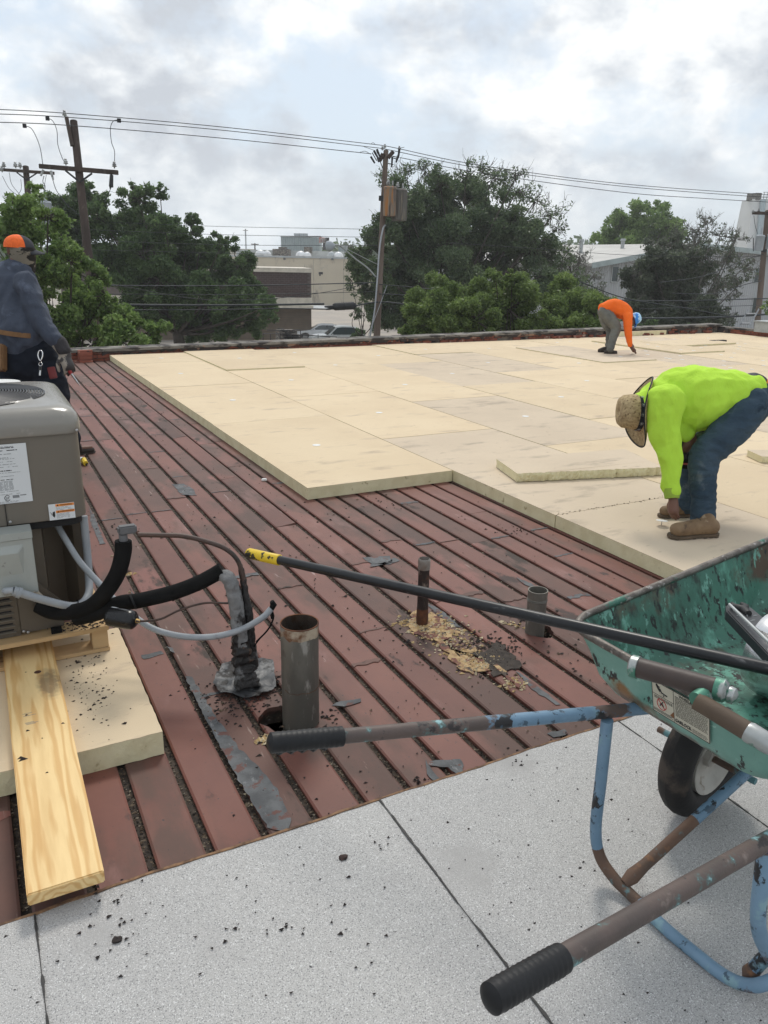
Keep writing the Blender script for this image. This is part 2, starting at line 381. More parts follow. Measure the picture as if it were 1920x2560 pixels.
ppatch([(325,1470),(345,1505),(352,1520),(338,1512)])
ppatch([(1290,1445),(1330,1460),(1345,1475),(1310,1462)])

# dirt, grit and loose crumbs: nobody could count them
def crumbs(name, spots, mats, seed=1, parent=None):
    """spots: rows x, y, z, size; every crumb an irregular four-sided lump"""
    r_ = np.random.default_rng(seed); S = np.asarray(spots, float); n = len(S)
    base = V([[1,0,-.3],[-.5,.87,-.3],[-.5,-.87,-.3],[0,0,.9],[.1,.2,-.5]])
    v = base[None]*(.6+.8*r_.random((n,5,3))); an = r_.random(n)*6.28; c, s_ = np.cos(an), np.sin(an)
    x = v[...,0]*c[:,None]-v[...,1]*s_[:,None]; y = v[...,0]*s_[:,None]+v[...,1]*c[:,None]
    st = 1+.8*r_.random(n)
    v = np.stack([x*st[:,None], y, v[...,2]*.7], -1)*S[:,3][:,None,None] + S[:,:3][:,None]
    f = V([[0,1,3],[1,2,3],[2,0,3]]).astype(int)[None]+5*np.arange(n)[:,None,None]
    me = bpy.data.meshes.new(name); me.from_pydata(v.reshape(-1,3).tolist(), [], f.reshape(-1,3).tolist())
    for q in mats: me.materials.append(q)
    me.polygons.foreach_set('material_index', np.repeat(r_.integers(0, len(mats), n), 3).astype(int).tolist())
    return tag(link(name, me, parent), kind='stuff')
sp = []
for k in range(-9, 21):
    xc = GX0+PIT*k; ye = 13.4 if xc < 2.1 else 5.1
    dens = lambda y: 560/(1+.08*y*y)
    y = 1.72
    while y < ye:
        c_ = .45+.55*math.sin(y*2.3+k*1.7)*math.sin(y*.9+k)
        step = 1/(dens(y)*(.35+.9*max(0, c_)))
        y += step*random.uniform(.3, 1.7)
        sp.append((xc+random.uniform(-.015, .015), y, -.016+random.random()*.005, random.uniform(.0014, .0044)*(1+.05*y)))
crumbs('groove_grit', sp, M_grit+[M_grit[1], M_grit[1], M_grit[2]], 3)
sp = []
for _ in range(1500):
    x, y = random.uniform(-.6, 3.2), 1.8+11*random.random()**1.7
    if x > 2 and y > 5: continue
    if x < .5 and y < 3.9: continue
    sp.append((x, y, .004, random.uniform(.0015, .005)*(1+.06*y)))
def cluster(u, v, n, spread, z=0, lo=.002, hi=.009):
    c = G(u, v, z)
    for _ in range(n): sp.append((c[0]+random.gauss(0, spread), c[1]+random.gauss(0, spread), z+.004, random.uniform(lo, hi)))
for c_ in ((1230,1620,260,.07),(1060,1590,60,.09),(1210,1660,120,.06),(700,1850,40,.06),(800,1800,60,.05),(1045,1660,8,.06),(1045,1960,6,.02),(1040,1975,4,.01),(490,1330,14,.15),(820,1290,20,.15),(960,1260,24,.12),(600,1760,60,.06),(1320,1560,50,.05),(250,1310,25,.12),(920,1480,25,.3),(700,1400,15,.1),(1290,1330,25,.1),(1400,1640,30,.15)):
    cluster(*c_)
crumbs('roof_crumbs', sp, [M_tar, M_tar, M_grit[1], M_grit[2], M_tar], 5)
# pale foam chips
sp = []
for c_ in ((660,1203,2,.005,0,.012,.02),(250,1460,5,.09,0,.006,.014),(330,1440,3,.03,0,.008,.02),(240,1390,6,.1,0,.004,.009),(1045,1560,130,.05,0,.003,.012),(1100,1575,190,.065,0,.003,.012),(1190,1655,220,.045,0,.003,.012),(1130,1610,120,.07,0,.003,.009),(1280,1710,60,.03,0,.003,.009),(1285,1560,12,.02,0,.006,.014),(660,1850,40,.02,0,.004,.012),(620,2000,14,.05,-.02,.005,.011)): cluster(*c_)
crumbs('foam_chips', sp, [mat('torn foam', (.55,.40,.20), (.42,.28,.13), 30, .95), mat('pale foam', (.66,.56,.38), (.5,.4,.25), 30, .95)], 6)
M_res = mat('foam residue', (.44,.31,.16), (.27,.17,.09), 30, .95, bump=1, bscale=60, layers=[((.15,.065,.05), 13, .50, .56), ((.07,.055,.045), 22, .56, .66)])
ppatch([(1020,1545),(1040,1530),(1090,1540),(1130,1570),(1150,1590),(1120,1600),(1080,1605),(1045,1590),(1020,1565)], m_=M_res, th=.002, jag=.035, name='foam_residue')
ppatch([(1140,1632),(1180,1618),(1220,1640),(1245,1665),(1215,1680),(1170,1680),(1150,1665)], m_=M_res, th=.003, jag=.04, name='foam_residue')
ppatch([(1190,1640),(1240,1610),(1290,1640),(1300,1680),(1240,1690)], m_=M_grit[1], z=.004, th=.003, jag=.03, name='grit_patch')
ppatch([(1085,1600),(1100,1600),(1185,1680),(1175,1690),(1130,1650)], m_=M_res, th=.004, jag=.02, name='foam_residue')
ppatch([(1230,1668),(1240,1665),(1305,1720),(1300,1725)], m_=M_res, th=.006, jag=.012, name='foam_residue')

# ------------------------------------------------------------------ silver membrane in the foreground
ED = 1.77
def edge(x): return ED + .004*mnoise.noise(Vector((x*14, 0, 0))) + .012*mnoise.noise(Vector((x*2.0, 5, 0)))
mroot = MB()
def strip(x0, x1, z):
    mb = MB(); n = max(6, int((x1-x0)/.02)) if x0 > -2 and x1 < 5 else 8
    poly = [(x0+(x1-x0)*i/n, edge(x0+(x1-x0)*i/n), -.03) for i in range(n+1)] + [(x1, -6, -.03), (x0, -6, -.03)]
    return mb.prism(poly, (0, 0, .03+z))
root = strip(-8, -2.02, .050).build('roof_membrane', M_memb); tag(root, kind='structure')
xs = [-2.018, -1.03, -.041, .945, 1.938, 2.93, 3.92, 4.91]
for i in range(len(xs)-1): strip(xs[i]+.001, xs[i+1]-.001, .050+.0022*(i % 2)).build('membrane_sheet', M_memb, root)
strip(4.912, 17.3, .0515).build('membrane_sheet', M_memb, root)
for x in xs[1:-1]:
    pts = []; y = ED-.005
    left, right = [], []
    while y > -1:
        w = .0013*(1+2.6*abs(mnoise.noise(Vector((x*9, y*34, 0)))))*(1 if mnoise.noise(Vector((x, y*9, 4))) > -.15 else .25); o_ = .004*mnoise.noise(Vector((x, y*5, 8)))
        left.append((x+o_-w, y, .0525)); right.append((x+o_+w*1.6, y, .0525)); y -= .012
    mb = MB(); mb.prism(left+right[::-1], (0,0,.002)); mb.build('membrane_seam', M_asph, root)
# torn brown felt showing along the cut edge
mb = MB(); top, bot = [], []
x = -2.0
while x < 5: top.append((x, edge(x)+.004+.006*abs(mnoise.noise(Vector((x*40, 2, 0)))), .046)); bot.append((x, edge(x)-.003, .046)); x += .012
mb.prism(top+bot[::-1], (0,0,.0075)); mb.build('torn_felt_edge', M_brown, root)
sp = []
for _ in range(700):
    x, y = random.uniform(-.4, 3.0), random.uniform(.3, 1.74); sp.append((x, y, .054, random.choice([.0012,.0016,.002,.003,.004])*random.uniform(.7, 1.3)))
for u, v, n, s_ in ((290,2360,4,.02),(690,2320,3,.02),(600,2350,4,.03),(860,2150,3,.008),(1290,1905,10,.02),(850,2330,3,.012),(880,2290,3,.03),(320,2400,4,.04),(940,2120,4,.02),(300,2250,14,.08),(760,2290,12,.12),(240,2330,8,.07)): cluster(u, v, n, s_, .05, .002, .0065)
crumbs('membrane_crumbs', sp, [M_tar], 8)
M_lump = mat('rust brown tar lump', (.05,.025,.02), (.025,.018,.016), 60, .7, bump=.8, bscale=200)
def lump(u, v, z, r, label, name='tar_lump', m_=M_tar):
    bm = bmesh.new(); bmesh.ops.create_icosphere(bm, subdivisions=2, radius=r); c = G(u, v, z)
    for w in bm.verts:
        k = 1+.45*mnoise.noise(w.co*(1.6/r)+Vector((u, v, 0))); w.co = Vector((w.co.x*k*1.3, w.co.y*k, max(w.co.z*k*.7, -r*.35)))+Vector(c)+Vector((0,0,r*.35))
    me = bpy.data.meshes.new(name); bm.to_mesh(me); bm.free(); me.materials.append(m_)
    settle(tag(link(name, me), label, 'debris', 'loose lumps on the roof'))
lump(1043,1978,0,.011,'black tar lump on the red panels just before the cut silver membrane edge')
lump(858,2146,.05,.010,'rust brown lump alone on the silver membrane below the ribbed grip', m_=M_lump)
lump(293,2352,.05,.010,'black tar lump on the silver membrane at lower left, by a smaller crumb')

# ------------------------------------------------------------------ insulation boards
BT = .090
ins = tag(bpy.data.objects.new('insulation_layer', None), kind='structure'); COL.objects.link(ins); WL[ins.name] = V(0,0,0)
def slab_mesh(x0, x1, y0, y1, z0, z1, rough=0, seed=0, rough_sides=('front',), step=.03):
    """board with slightly uneven cut edges; rough: depth of the torn bites along the front edge"""
    def side(p, q, amp):
        L_ = math.hypot(q[0]-p[0], q[1]-p[1]); n = max(1, int(L_/step)) if amp else max(1, int(L_/.25)); o = []
        nx, ny = (q[1]-p[1])/L_, -(q[0]-p[0])/L_
        for i in range(n):
            t = i/n; w = (amp if amp else .0012)*mnoise.noise(Vector((t*L_*(22 if amp else 3), seed, 1)))
            o.append((p[0]+(q[0]-p[0])*t+nx*w, p[1]+(q[1]-p[1])*t+ny*w))
        return o
    am = lambda s: rough if s in rough_sides else 0
    ring = side((x0,y0),(x1,y0),am('front'))+side((x1,y0),(x1,y1),am('right'))+side((x1,y1),(x0,y1),am('back'))+side((x0,y1),(x0,y0),am('left'))
    n = len(ring); mb = MB()
    lv = [z0, z0+(z1-z0)*.35, z0+(z1-z0)*.7, z1-.002, z1]; vs = []
    for j, z in enumerate(lv):
        for i, (x, y) in enumerate(ring):
            w = rough*.8*mnoise.noise(Vector((x*40, y*40, z*60+seed))) if rough and 0 < j < 3 else 0
            vs.append((x, y+w, z))
    fs = []; mi = []
    for j in range(4):
        for i in range(n): fs.append((j*n+i, j*n+(i+1) % n, (j+1)*n+(i+1) % n, (j+1)*n+i)); mi.append(1 if j < 3 else 0)
    mb.add(vs, fs); mb.mi = mi; mb.add([vs[4*n+i] for i in range(n)], [tuple(range(n))], 0); mb.add([vs[i] for i in range(n)], [tuple(range(n))[::-1]], 1)
    return mb
CW = 1.2425; X0 = 2.01
starts = [4.95, 1.25, .43, 1.24, 2.20, 1.0, .1, 1.6, .7, 1.9, .3, 1.3, .8]
yends = lambda x: 13.60+.03*(x-2)
GREY = {(2,2),(1,1),(4,3),(3,3),(3,0),(1,0),(6,4),(7,3),(8,2),(9,4),(6,2),(10,3),(5,1),(4,1),(2,0)}
LIFT = {(1,4):.022,(4,4):.012,(5,3):.006,(3,2):.006,(6,4):.02,(8,4):.03,(2,3):.004,(4,2):.006}
boards = []
for c in range(13):
    xa = X0+CW*c; xb = min(xa+CW, 17.28); y = starts[c] if c == 0 else starts[c]; r_ = 0
    while y < yends(xa)-.1:
        y2 = y+2.46
        if yends(xa)-y2 < .35: y2 = yends(xa)
        ya = max(y, 1.80)
        if y2 > ya+.1:
            lf = LIFT.get((c, r_), random.uniform(0, .004)); jx = random.uniform(-.003, .003)
            o = slab_mesh(xa+.004+jx, xb-.004+jx, ya+.003, y2-.003, .001+lf, BT+lf, seed=c*7+r_, rough=0)
            o.build('insulation_board', [M_facg if (c, r_) in GREY else M_fac, M_foam], ins)
            boards.append((xa, xb, y, y2, lf))
        y = y2; r_ += 1
def on_board(x, y):
    for xa, xb, ya, yb, lf in boards:
        if xa <= x <= xb and ya <= y <= yb: return BT+lf
    return BT
disc = MB(); disc.lathe([(.0,.0),(.030,.0),(.036,.0006),(.037,.0022),(.031,.0030),(.026,.0018),(.010,.0016),(.008,.0032),(0,.0034)], seg=18, cap=False)
dm = disc.build('fastener_plate', M_white, ins, smooth=50)
spots = [(5.079,9.005),(3.828,7.342),(6.292,9.734),(7.573,12.683),(6.42,7.418),(5.207,6.563),(7.711,8.399),(8.901,12.497),(9.026,10.062),(7.581,10.654),(11.169,10.159),(12.567,11.964),(6.294,12.137),(2.599,6.177),(2.606,8.68),(2.575,11.041),(2.707,12.885),(3.85,12.348),(3.806,9.918),(5.038,11.186),(5.057,12.987)]
for z in [(725,205),(885,222),(910,225),(940,208),(870,245),(1125,232),(1145,285),(1085,307),(990,302),(985,337),(1000,365),(905,358),(720,300),(735,328),(525,350),(1300,330),(1375,350),(1320,376),(1320,410),(1370,428),(1535,440),(1625,412),(1620,375),(1430,285),(1475,297),(1400,317),(1440,265),(1485,245),(1425,240),(1545,195),(1635,262),(1180,260),(1060,198),(810,275),(190,190),(70,213),(40,235),(140,225),(340,240),(530,270),(990,190),(1200,200)]:
    p = G(1380+z[0]/3.072, 780+z[1]/3.072, .092)
    if p[1] < 13.6: spots.append((p[0], p[1]))
dm.location = (spots[0][0], spots[0][1], on_board(*spots[0])+.0005)
for x, y in spots[1:]:
    c_ = dm.copy(); COL.objects.link(c_); c_.location = (x, y, on_board(x, y)+.0005)
# mineral dust and dark crumbs on the boards
sp = []
for _ in range(500):
    x, y = random.uniform(3.3, 9), 1.9+9*random.random()**1.5; sp.append((x, y, on_board(x, y)+.001, random.uniform(.001,.0035)))
for t in np.linspace(0, 1, 60):
    x = 3.26+1.0*t; sp.append((x+random.gauss(0,.01), 3.71+random.gauss(0,.012), BT+.002, random.uniform(.002,.007)))
crumbs('board_crumbs', sp, [M_tar, M_grit[1], M_grit[2]], 9)

def loose(name, label, x0, x1, y0, y1, z, th=BT, rot=0, rough=0, m_=M_fac, sides=('front',), group=None):
    cx, cy = (x0+x1)/2, (y0+y1)/2
    mb = slab_mesh(x0-cx, x1-cx, y0-cy, y1-cy, 0, th, rough, seed=int(x0*10), rough_sides=sides)
    o = mb.build(name, [m_, M_foam]); o.location = (cx, cy, z); o.rotation_euler = (0, 0, rot); WL[o.name] = V(cx, cy, z)
    return tag(o, label, 'insulation board', group)
LG = 'loose insulation boards'
# cut piece lying on the layer beside the bending worker: four corners in plan
def quad_slab(name, label, P, z, th, rough, m_=M_facg):
    mb = MB(); P = [V(*p) for p in P]; c = sum(P)/4; ring = []
    for i in range(4):
        p, q = P[i]-c, P[(i+1) % 4]-c; L_ = np.linalg.norm(q-p); n = max(2, int(L_/(.012 if i == 0 and rough else .1))); t_ = (q-p)/L_; nn = V(t_[1], -t_[0])
        for k in range(n):
            amp = rough if i == 0 else .003
            ring.append(p+(q-p)*k/n + nn*amp*mnoise.noise(Vector((k*L_/n*26, i*5, 1))))
    n = len(ring); lv = [0, th*.25, th*.5, th*.75, th-.003, th]; vs = []
    for j, zz in enumerate(lv):
        for i, w in enumerate(ring):
            k = rough*.9*mnoise.noise(Vector((w[0]*45, w[1]*45, zz*50))) if 0 < j < 4 else 0
            bz = (.006*mnoise.noise(Vector((w[0]*30, w[1]*30, 7))) if j == 5 and rough else 0)
            vs.append((w[0], w[1]-abs(k), zz+min(0, bz)))
    fs = [(j*n+i, j*n+(i+1) % n, (j+1)*n+(i+1) % n, (j+1)*n+i) for j in range(5) for i in range(n)]
    mb.add(vs, fs, 1); mb.add([vs[5*n+i] for i in range(n)], [tuple(range(n))], 0); mb.add([vs[i] for i in range(n)], [tuple(range(n))[::-1]], 1)
    o = mb.build(name, [m_, M_foam]); o.location = (c[0], c[1], z); WL[o.name] = V(c[0], c[1], z); return tag(o, label, 'insulation board', LG)
ZT = BT+.006
A_, B_, C_ = G(1293,1184,ZT+.065)[:2], G(1660,1168,ZT+.065)[:2], G(1241,1147,ZT+.065)[:2]
quad_slab('insulation_offcut', 'torn edged insulation offcut lying on the boards left of the lime shirted worker', [A_, B_, B_+(C_-A_)*1.35, C_], ZT, .066, .022)
p = G(1902,1157,ZT)[:2]
quad_slab('insulation_offcut', 'small insulation offcut cut by the right picture edge behind the lime shirted worker', [p, p+V(.5,-.25), p+V(.62,.0), p+V(.1,.22)], ZT, .055, .01)
p, q = G(1530,842,ZT)[:2], G(1665,836,ZT)[:2]
quad_slab('insulation_board', 'thick insulation board lying loose by the parapet behind the orange shirted worker', [p, q, q+V(.1,.9), p+V(.1,.9)], ZT, .10, 0, M_fac)
p, q = G(1682,868,ZT)[:2], G(1840,860,ZT)[:2]; w = G(1600,857,ZT)[:2]
quad_slab('insulation_board', 'insulation board with one raised corner right of the orange shirted worker', [p, q, q+(w-p)*1.0, w], ZT, .028, 0, M_fac)
M_blk = mat('matt black rubber', (.02,.02,.021), (.03,.03,.031), 20, .6)
tb = MB(); c = G(1794,854,ZT)
for k in range(4): tb.box((c[0]-.22+.12*k, c[1]-.06, ZT), (c[0]-.13+.12*k, c[1]+.05, ZT+.035))
tb.box((c[0]-.22, c[1]-.02, ZT), (c[0]+.22, c[1]+.03, ZT+.018))
settle(tag(tb.build('roof_drain_cover', M_blk, bevel=.004), 'small black slotted drain cover on the boards near the far right corner', 'drain cover'))

# ------------------------------------------------------------------ brick parapet
par = thing('parapet_wall', 'low red brick parapet with torn black flashing and grey coping across the far roof edge', 'parapet', (8, 14, -.03))
yf = lambda x: 13.66+.028*(x-2); zt = lambda x: .195+.0065*(x-2)
core = MB(); core.hexa([(1.35,yf(1.35)+.02,-.03),(17.3,yf(17.3)+.02,-.03),(17.3,yf(17.3)+.3,-.03),(1.35,yf(1.35)+.3,-.03)], [(1.35,yf(1.35)+.02,zt(1.35)-.045),(17.3,yf(17.3)+.02,zt(17.3)-.045),(17.3,yf(17.3)+.3,zt(17.3)-.045),(1.35,yf(1.35)+.3,zt(1.35)-.045)])
core.box((-8, 13.66, -.03), (1.35, 13.95, .165)); core.build('wall_core', M_mort, par)
bb = MB(); bb.box((-.1,-.012,-.028), (.1,.03,.028)); bmesh_ = bb.build('brick', M_brick, par, bevel=.003, local=True)
bmesh_.location = (1.6-8, yf(1.6)-14, .005+.03); cnt = 0
for row in range(3):
    x = 1.40+(.105 if row % 2 else 0)
    while x < 17.1 and cnt < 215:
        if random.random() < (.93 if x < 10 else .7):
            c_ = bmesh_.copy(); COL.objects.link(c_); c_.parent = par; cnt += 1
            c_.location = (x-8, yf(x)+random.uniform(-.004,.006)-14, .035+.067*row*1.0+(.0045*(x-2) if row else 0)+.0); c_.rotation_euler = (0, random.uniform(-.01,.01), .028+random.uniform(-.02,.02))
        x += .212 if x < 12 else .424
for row in range(3):
    for k in range(14):
        c_ = bmesh_.copy(); COL.objects.link(c_); c_.parent = par; c_.location = (1.28-.212*k-(.1 if row % 2 else 0)-8, 13.655-14, .030+.062*row)
pier = MB(); pier.box((1.52,13.50,-.03), (1.74,13.66,.19)); pier.build('pier', M_brick, par, bevel=.006)
for row in range(3): 
    c_ = bmesh_.copy(); COL.objects.link(c_); c_.parent = par; c_.location = (1.63-8, 13.497-14, .035+.064*row)
cope = MB(); n = 60
def ribbon(mb, x0, x1, prof, n, wob=0, seed=0):
    vs = []
    for i in range(n+1):
        x = x0+(x1-x0)*i/n; w = wob*mnoise.noise(Vector((x*3, seed, 0)))+wob*.6*mnoise.noise(Vector((x*14, seed, 0)))
        for (dy, dz, k) in prof: vs.append((x, yf(x)+dy, zt(x)+dz+w*k))
    m_ = len(prof); fs = [(i*m_+k, (i+1)*m_+k, (i+1)*m_+(k+1) % m_, i*m_+(k+1) % m_) for i in range(n) for k in range(m_)]
    fs += [tuple(range(m_)), tuple(n*m_+k for k in range(m_))[::-1]]; mb.add(vs, fs)
for i, (xa, xb) in enumerate([(1.36,4.3),(4.31,7.6),(7.61,10.9),(10.91,14.2),(14.21,17.32)]):
    c_ = MB(); ribbon(c_, xa, xb, [(-.05,-.045,0),(-.05,-.004,.3),(-.03,.004,.3),(.30,.004,.3),(.30,-.045,0)], 24, .012, i); c_.build('coping_stone', M_cope, par)
fl = MB(); ribbon(fl, 1.9, 17.1, [(-.035,-.045,0),(-.028,-.085,1.6),(-.012,-.085,1.6),(-.002,-.045,0)], 260, .05, 3); fl.build('torn_flashing', M_flash, par)
rub = MB()
for _ in range(46):
    x = random.uniform(11.5, 17.1); s_ = random.uniform(.03,.10); rub.box((x, yf(x)-.10-random.random()*.08, BT+.004), (x+s_*1.4, yf(x)-.05, BT+.004+s_*.6), rot=rotz(random.uniform(-.6,.6)))
rub.build('loose_mortar_rubble', [M_brick], par, bevel=.006)
pr = thing('parapet_wall', 'short stretch of low brick parapet running towards the viewer at the far right corner', 'parapet', (17.45, 8, -.03))
cb = MB(); cb.box((17.32,-6,-.03), (17.55,14.45,.19)); cb.build('wall_core', M_mort, pr)
for k in range(34):
    for row in range(2):
        c_ = bmesh_.copy(); COL.objects.link(c_); c_.parent = pr; c_.rotation_euler = (0,0,-math.pi/2); c_.location = (17.315-17.45, 13.9-.212*k-(.1 if row else 0)-8, .14+.064*row)
cc = MB()
for k in range(10): cc.box((17.27, 14.4-2*(k+1)+.01, .192), (17.62, 14.4-2*k, .236))
cc.build('coping_stone', M_cope, pr, bevel=.004)
kb = MB(); kb.box((17.22,13.75,.0), (17.42,14.16,.20)); kb.build('torn_flashing', M_flash, pr, bevel=.02)

# ladder top, curb box and cable junk beyond the far right corner
M_alu = mat('weathered aluminium', (.35,.36,.37), (.27,.28,.29), 20, .4, metal=.7)
lad = thing('ladder', 'aluminium ladder top leaning over the parapet at the far right corner', 'ladder', (16, 14.6, -5.05))
la0, la1 = D(1848,818,20.4), D(1870,774,20.6); lb0, lb1 = D(1872,818,20.1), D(1897,773,20.3)
for p0, p1 in ((la0, la1), (lb0, lb1)):
    d_ = (p1-p0); mb = MB(); mb.tube([p1-d_*12, p1], .042, 4, flat=.45); mb.build('rail', M_alu, lad)
for k in range(0, 34):
    f = .75-.55*k; mb = MB(); mb.tube([la0+(la1-la0)*f, lb0+(lb1-lb0)*f], .017, 8); mb.build('rung', M_alu, lad)
M_gal = mat('dull galvanised sheet', (.42,.44,.44), (.34,.36,.36), 6, .5, metal=.3, layers=[((.25,.25,.25), 8, .6, .75)])
p = D(1893,826,19.0); cb = MB(); cb.box((p[0], p[1]-.6, .19), (p[0]+1.2, p[1]+.1, .43)); cb.box((p[0]-.03, p[1]-.63, .43), (p[0]+1.23, p[1]+.13, .46))
settle(tag(cb.build('metal_curb_box', M_gal, bevel=.008), 'pale grey sheet metal box on the parapet at the right picture edge', 'metal box'))

# ================================================================== AC corner
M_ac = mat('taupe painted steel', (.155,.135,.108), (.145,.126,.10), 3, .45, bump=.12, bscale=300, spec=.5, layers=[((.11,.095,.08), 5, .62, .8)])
M_acl = mat('taupe lid with painted sky sheen', (.25,.235,.205), (.23,.215,.19), 3, .22, bump=.08, bscale=260, spec=.6, layers=[((.30,.28,.25), 9, .66, .8)])  # base colour lightened to paint in the sky reflected on the lid
M_acd = mat('brown lower cabinet steel', (.115,.095,.072), (.10,.082,.062), 4, .5, layers=[((.07,.055,.04), 7, .6, .8)])  # darker and browner than the cover above
M_wire = mat('dark coated grille wire', (.035,.037,.04), (.05,.05,.055), 20, .4, metal=.3)
M_dark = mat('dark interior', (.012,.012,.013), None, 5, .8)
M_box = mat('grey disconnect paint', (.34,.36,.34), (.31,.33,.31), 6, .45, spec=.5, layers=[((.22,.22,.21), 40, .70, .76)])
M_lab = mat('white label film', (.68,.70,.71), (.64,.66,.67), 8, .35)
M_ink = mat('black print', (.03,.03,.032), None, 5, .6)
M_inkg = mat('grey print', (.24,.25,.26), None, 5, .6)
M_org = mat('orange print', (.85,.30,.05), (.8,.27,.05), 5, .5)
M_cond = mat('grey flexible conduit', (.33,.35,.37), (.28,.30,.32), 12, .5, layers=[((.2,.2,.2), 9, .62, .78)])
M_blkp = mat('black foam insulation', (.008,.008,.008), (.012,.012,.012), 18, .85, bump=.5, bscale=180, spec=.12)
M_steel = mat('galvanised screw', (.5,.5,.5), None, 5, .35, metal=.9)

AY, AX0, AX1, AZ0, AZ1 = 3.08, -.47, .325, .215, 1.105
ac = thing('air_conditioner', 'taupe outdoor air conditioner with round fan grille on top, standing on a pallet', 'air conditioner', ((AX0+AX1)/2, AY+.39, AZ0))
def rrect(x0, x1, y0, y1, r, n=6):
    o = []
    for cx, cy, a0 in ((x1-r,y0+r,-90),(x1-r,y1-r,0),(x0+r,y1-r,90),(x0+r,y0+r,180)):
        for k in range(n+1):
            a = R(a0+90*k/n); o.append((cx+r*math.cos(a), cy+r*math.sin(a)))
    return o
AYB = AY+.78
def rring(mb, levels, x0=AX0, x1=AX1, y0=AY, y1=AYB, mi=0, cap=(True, True)):
    vs = []; n = None
    for (ins_, z, r) in levels:
        rr = rrect(x0+ins_, x1-ins_, y0+ins_, y1-ins_, r); n = len(rr); vs += [(x, y, z) for x, y in rr]
    k = len(levels); fs = [(i*n+j, i*n+(j+1) % n, (i+1)*n+(j+1) % n, (i+1)*n+j) for i in range(k-1) for j in range(n)]
    if cap[0]: fs.append(tuple(range(n))[::-1])
    if cap[1]: fs.append(tuple((k-1)*n+j for j in range(n)))
    mb.add(vs, fs, mi)
# upper cover panel, side and rear louvred shell
mb = MB(); rring(mb, [(.006, .672, .05), (.004, .674, .05), (.004, 1.02, .05)]); mb.build('upper_cover', M_ac, ac, smooth=35)
# lid with rolled shoulder and round opening
lid = MB(); fc = V((AX0+AX1)/2, (AY+AYB)/2); fr = .315
lv = [(-.006, 1.008, .06), (-.008, 1.012, .06), (-.006, 1.052, .06), (.0, 1.074, .06), (.014, 1.092, .065), (.035, 1.103, .07), (.052, 1.107, .08)]
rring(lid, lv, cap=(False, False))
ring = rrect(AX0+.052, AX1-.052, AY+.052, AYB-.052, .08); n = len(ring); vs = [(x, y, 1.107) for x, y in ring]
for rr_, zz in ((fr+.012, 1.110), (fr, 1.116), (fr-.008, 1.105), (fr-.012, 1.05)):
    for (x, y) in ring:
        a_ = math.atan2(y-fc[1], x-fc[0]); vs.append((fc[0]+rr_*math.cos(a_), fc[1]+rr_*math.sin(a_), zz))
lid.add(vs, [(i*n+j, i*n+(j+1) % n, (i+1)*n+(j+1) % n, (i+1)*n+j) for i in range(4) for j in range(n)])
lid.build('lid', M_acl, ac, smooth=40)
gr = MB()
for k in range(26):
    r_ = fr*(.14+.86*(k/25)); cz = 1.112+.018*(1-(r_/fr)**2)
    gr.tube([(fc[0]+r_*math.cos(t), fc[1]+r_*math.sin(t), cz) for t in np.linspace(0, 2*math.pi, 49)], .0028, 5, cap=False)
for k in range(8):
    a_ = k*math.pi/4+.2; gr.tube([(fc[0]+q*math.cos(a_), fc[1]+q*math.sin(a_), 1.107+.018*(1-(q/fr)**2)) for q in np.linspace(.03, fr, 7)], .0032, 5)
gr.lathe([(0,1.128),(.05,1.127),(.055,1.121)], (fc[0],fc[1],0), seg=20, cap=False); gr.build('fan_grille', M_wire, ac, smooth=50)
fb = MB()
for k in range(3):
    a0 = k*2.094; vs = []
    for q in (.06, .18, .28):
        for da, dz in ((0, .0), (.75, .045)): vs.append((fc[0]+q*math.cos(a0+da), fc[1]+q*math.sin(a0+da), .99+dz))
    fb.add(vs, [(0,1,3,2),(2,3,5,4)])
fb.lathe([(0,.98),(.06,.98),(.06,1.03),(0,1.03)], (fc[0],fc[1],0), seg=16); fb.build('fan', M_dark, ac)
mb = MB(); rring(mb, [(.02,.64,.05),(.02,.70,.05),(.02,1.0,.05)], cap=(True, False)); mb.lathe([(0,.93),(.33,.93)], (fc[0],fc[1],0)); mb.build('inner_shroud', M_dark, ac)
# lower part: body stepped back behind the service corner
mb = MB()
f1 = AY+.006
mb.prism([(AX0, AYB,AZ0),(AX0, f1,AZ0),(.03,f1,AZ0),(.03,f1+.02,AZ0),(.085,f1+.03,AZ0),(.15,f1+.05,AZ0),(.16,f1+.16,AZ0),(.23,f1+.20,AZ0),(.27,f1+.12,AZ0),(AX1-.02,f1+.10,AZ0),(AX1-.006,f1+.13,AZ0),(AX1-.006,AYB,AZ0)], (0,0,.672-AZ0))
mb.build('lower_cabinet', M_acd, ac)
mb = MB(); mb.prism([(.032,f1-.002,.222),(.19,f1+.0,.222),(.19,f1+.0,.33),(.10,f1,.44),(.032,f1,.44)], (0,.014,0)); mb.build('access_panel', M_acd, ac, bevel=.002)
lou = MB()
for k in range(9):
    z = .238+.0265*k
    if z > .44: break
    lou.box((AX0+.06, f1-.003, z), (.010-.0, f1+.004, z+.012))
lou.build('louver_slots', M_dark, ac, bevel=.005)
lw = MB()
for k in range(9):
    z = .2335+.0265*k; lw.box((AX0+.055, f1-.007, z-.0015), (.015, f1, z+.0035))
lw.build('louver_fins', M_ac, ac, bevel=.0015)
sm = MB(); sm.box((.0335, AY-.0005, .675), (.036, AY+.004, 1.006)); sm.build('panel_seam', M_dark, ac)
sc_ = MB()
for x, z in ((.045,.688),(.04,.232),(.055,.225),(AX1-.012,1.018)):
    sc_.lathe([(0,0),(.0055,0),(.0055,.003),(.003,.005),(0,.005)], (x, AY-.001, z), (0,-1,0), 10)
tag(sc_.build('screw', M_steel, ac, smooth=40), kind='stuff')
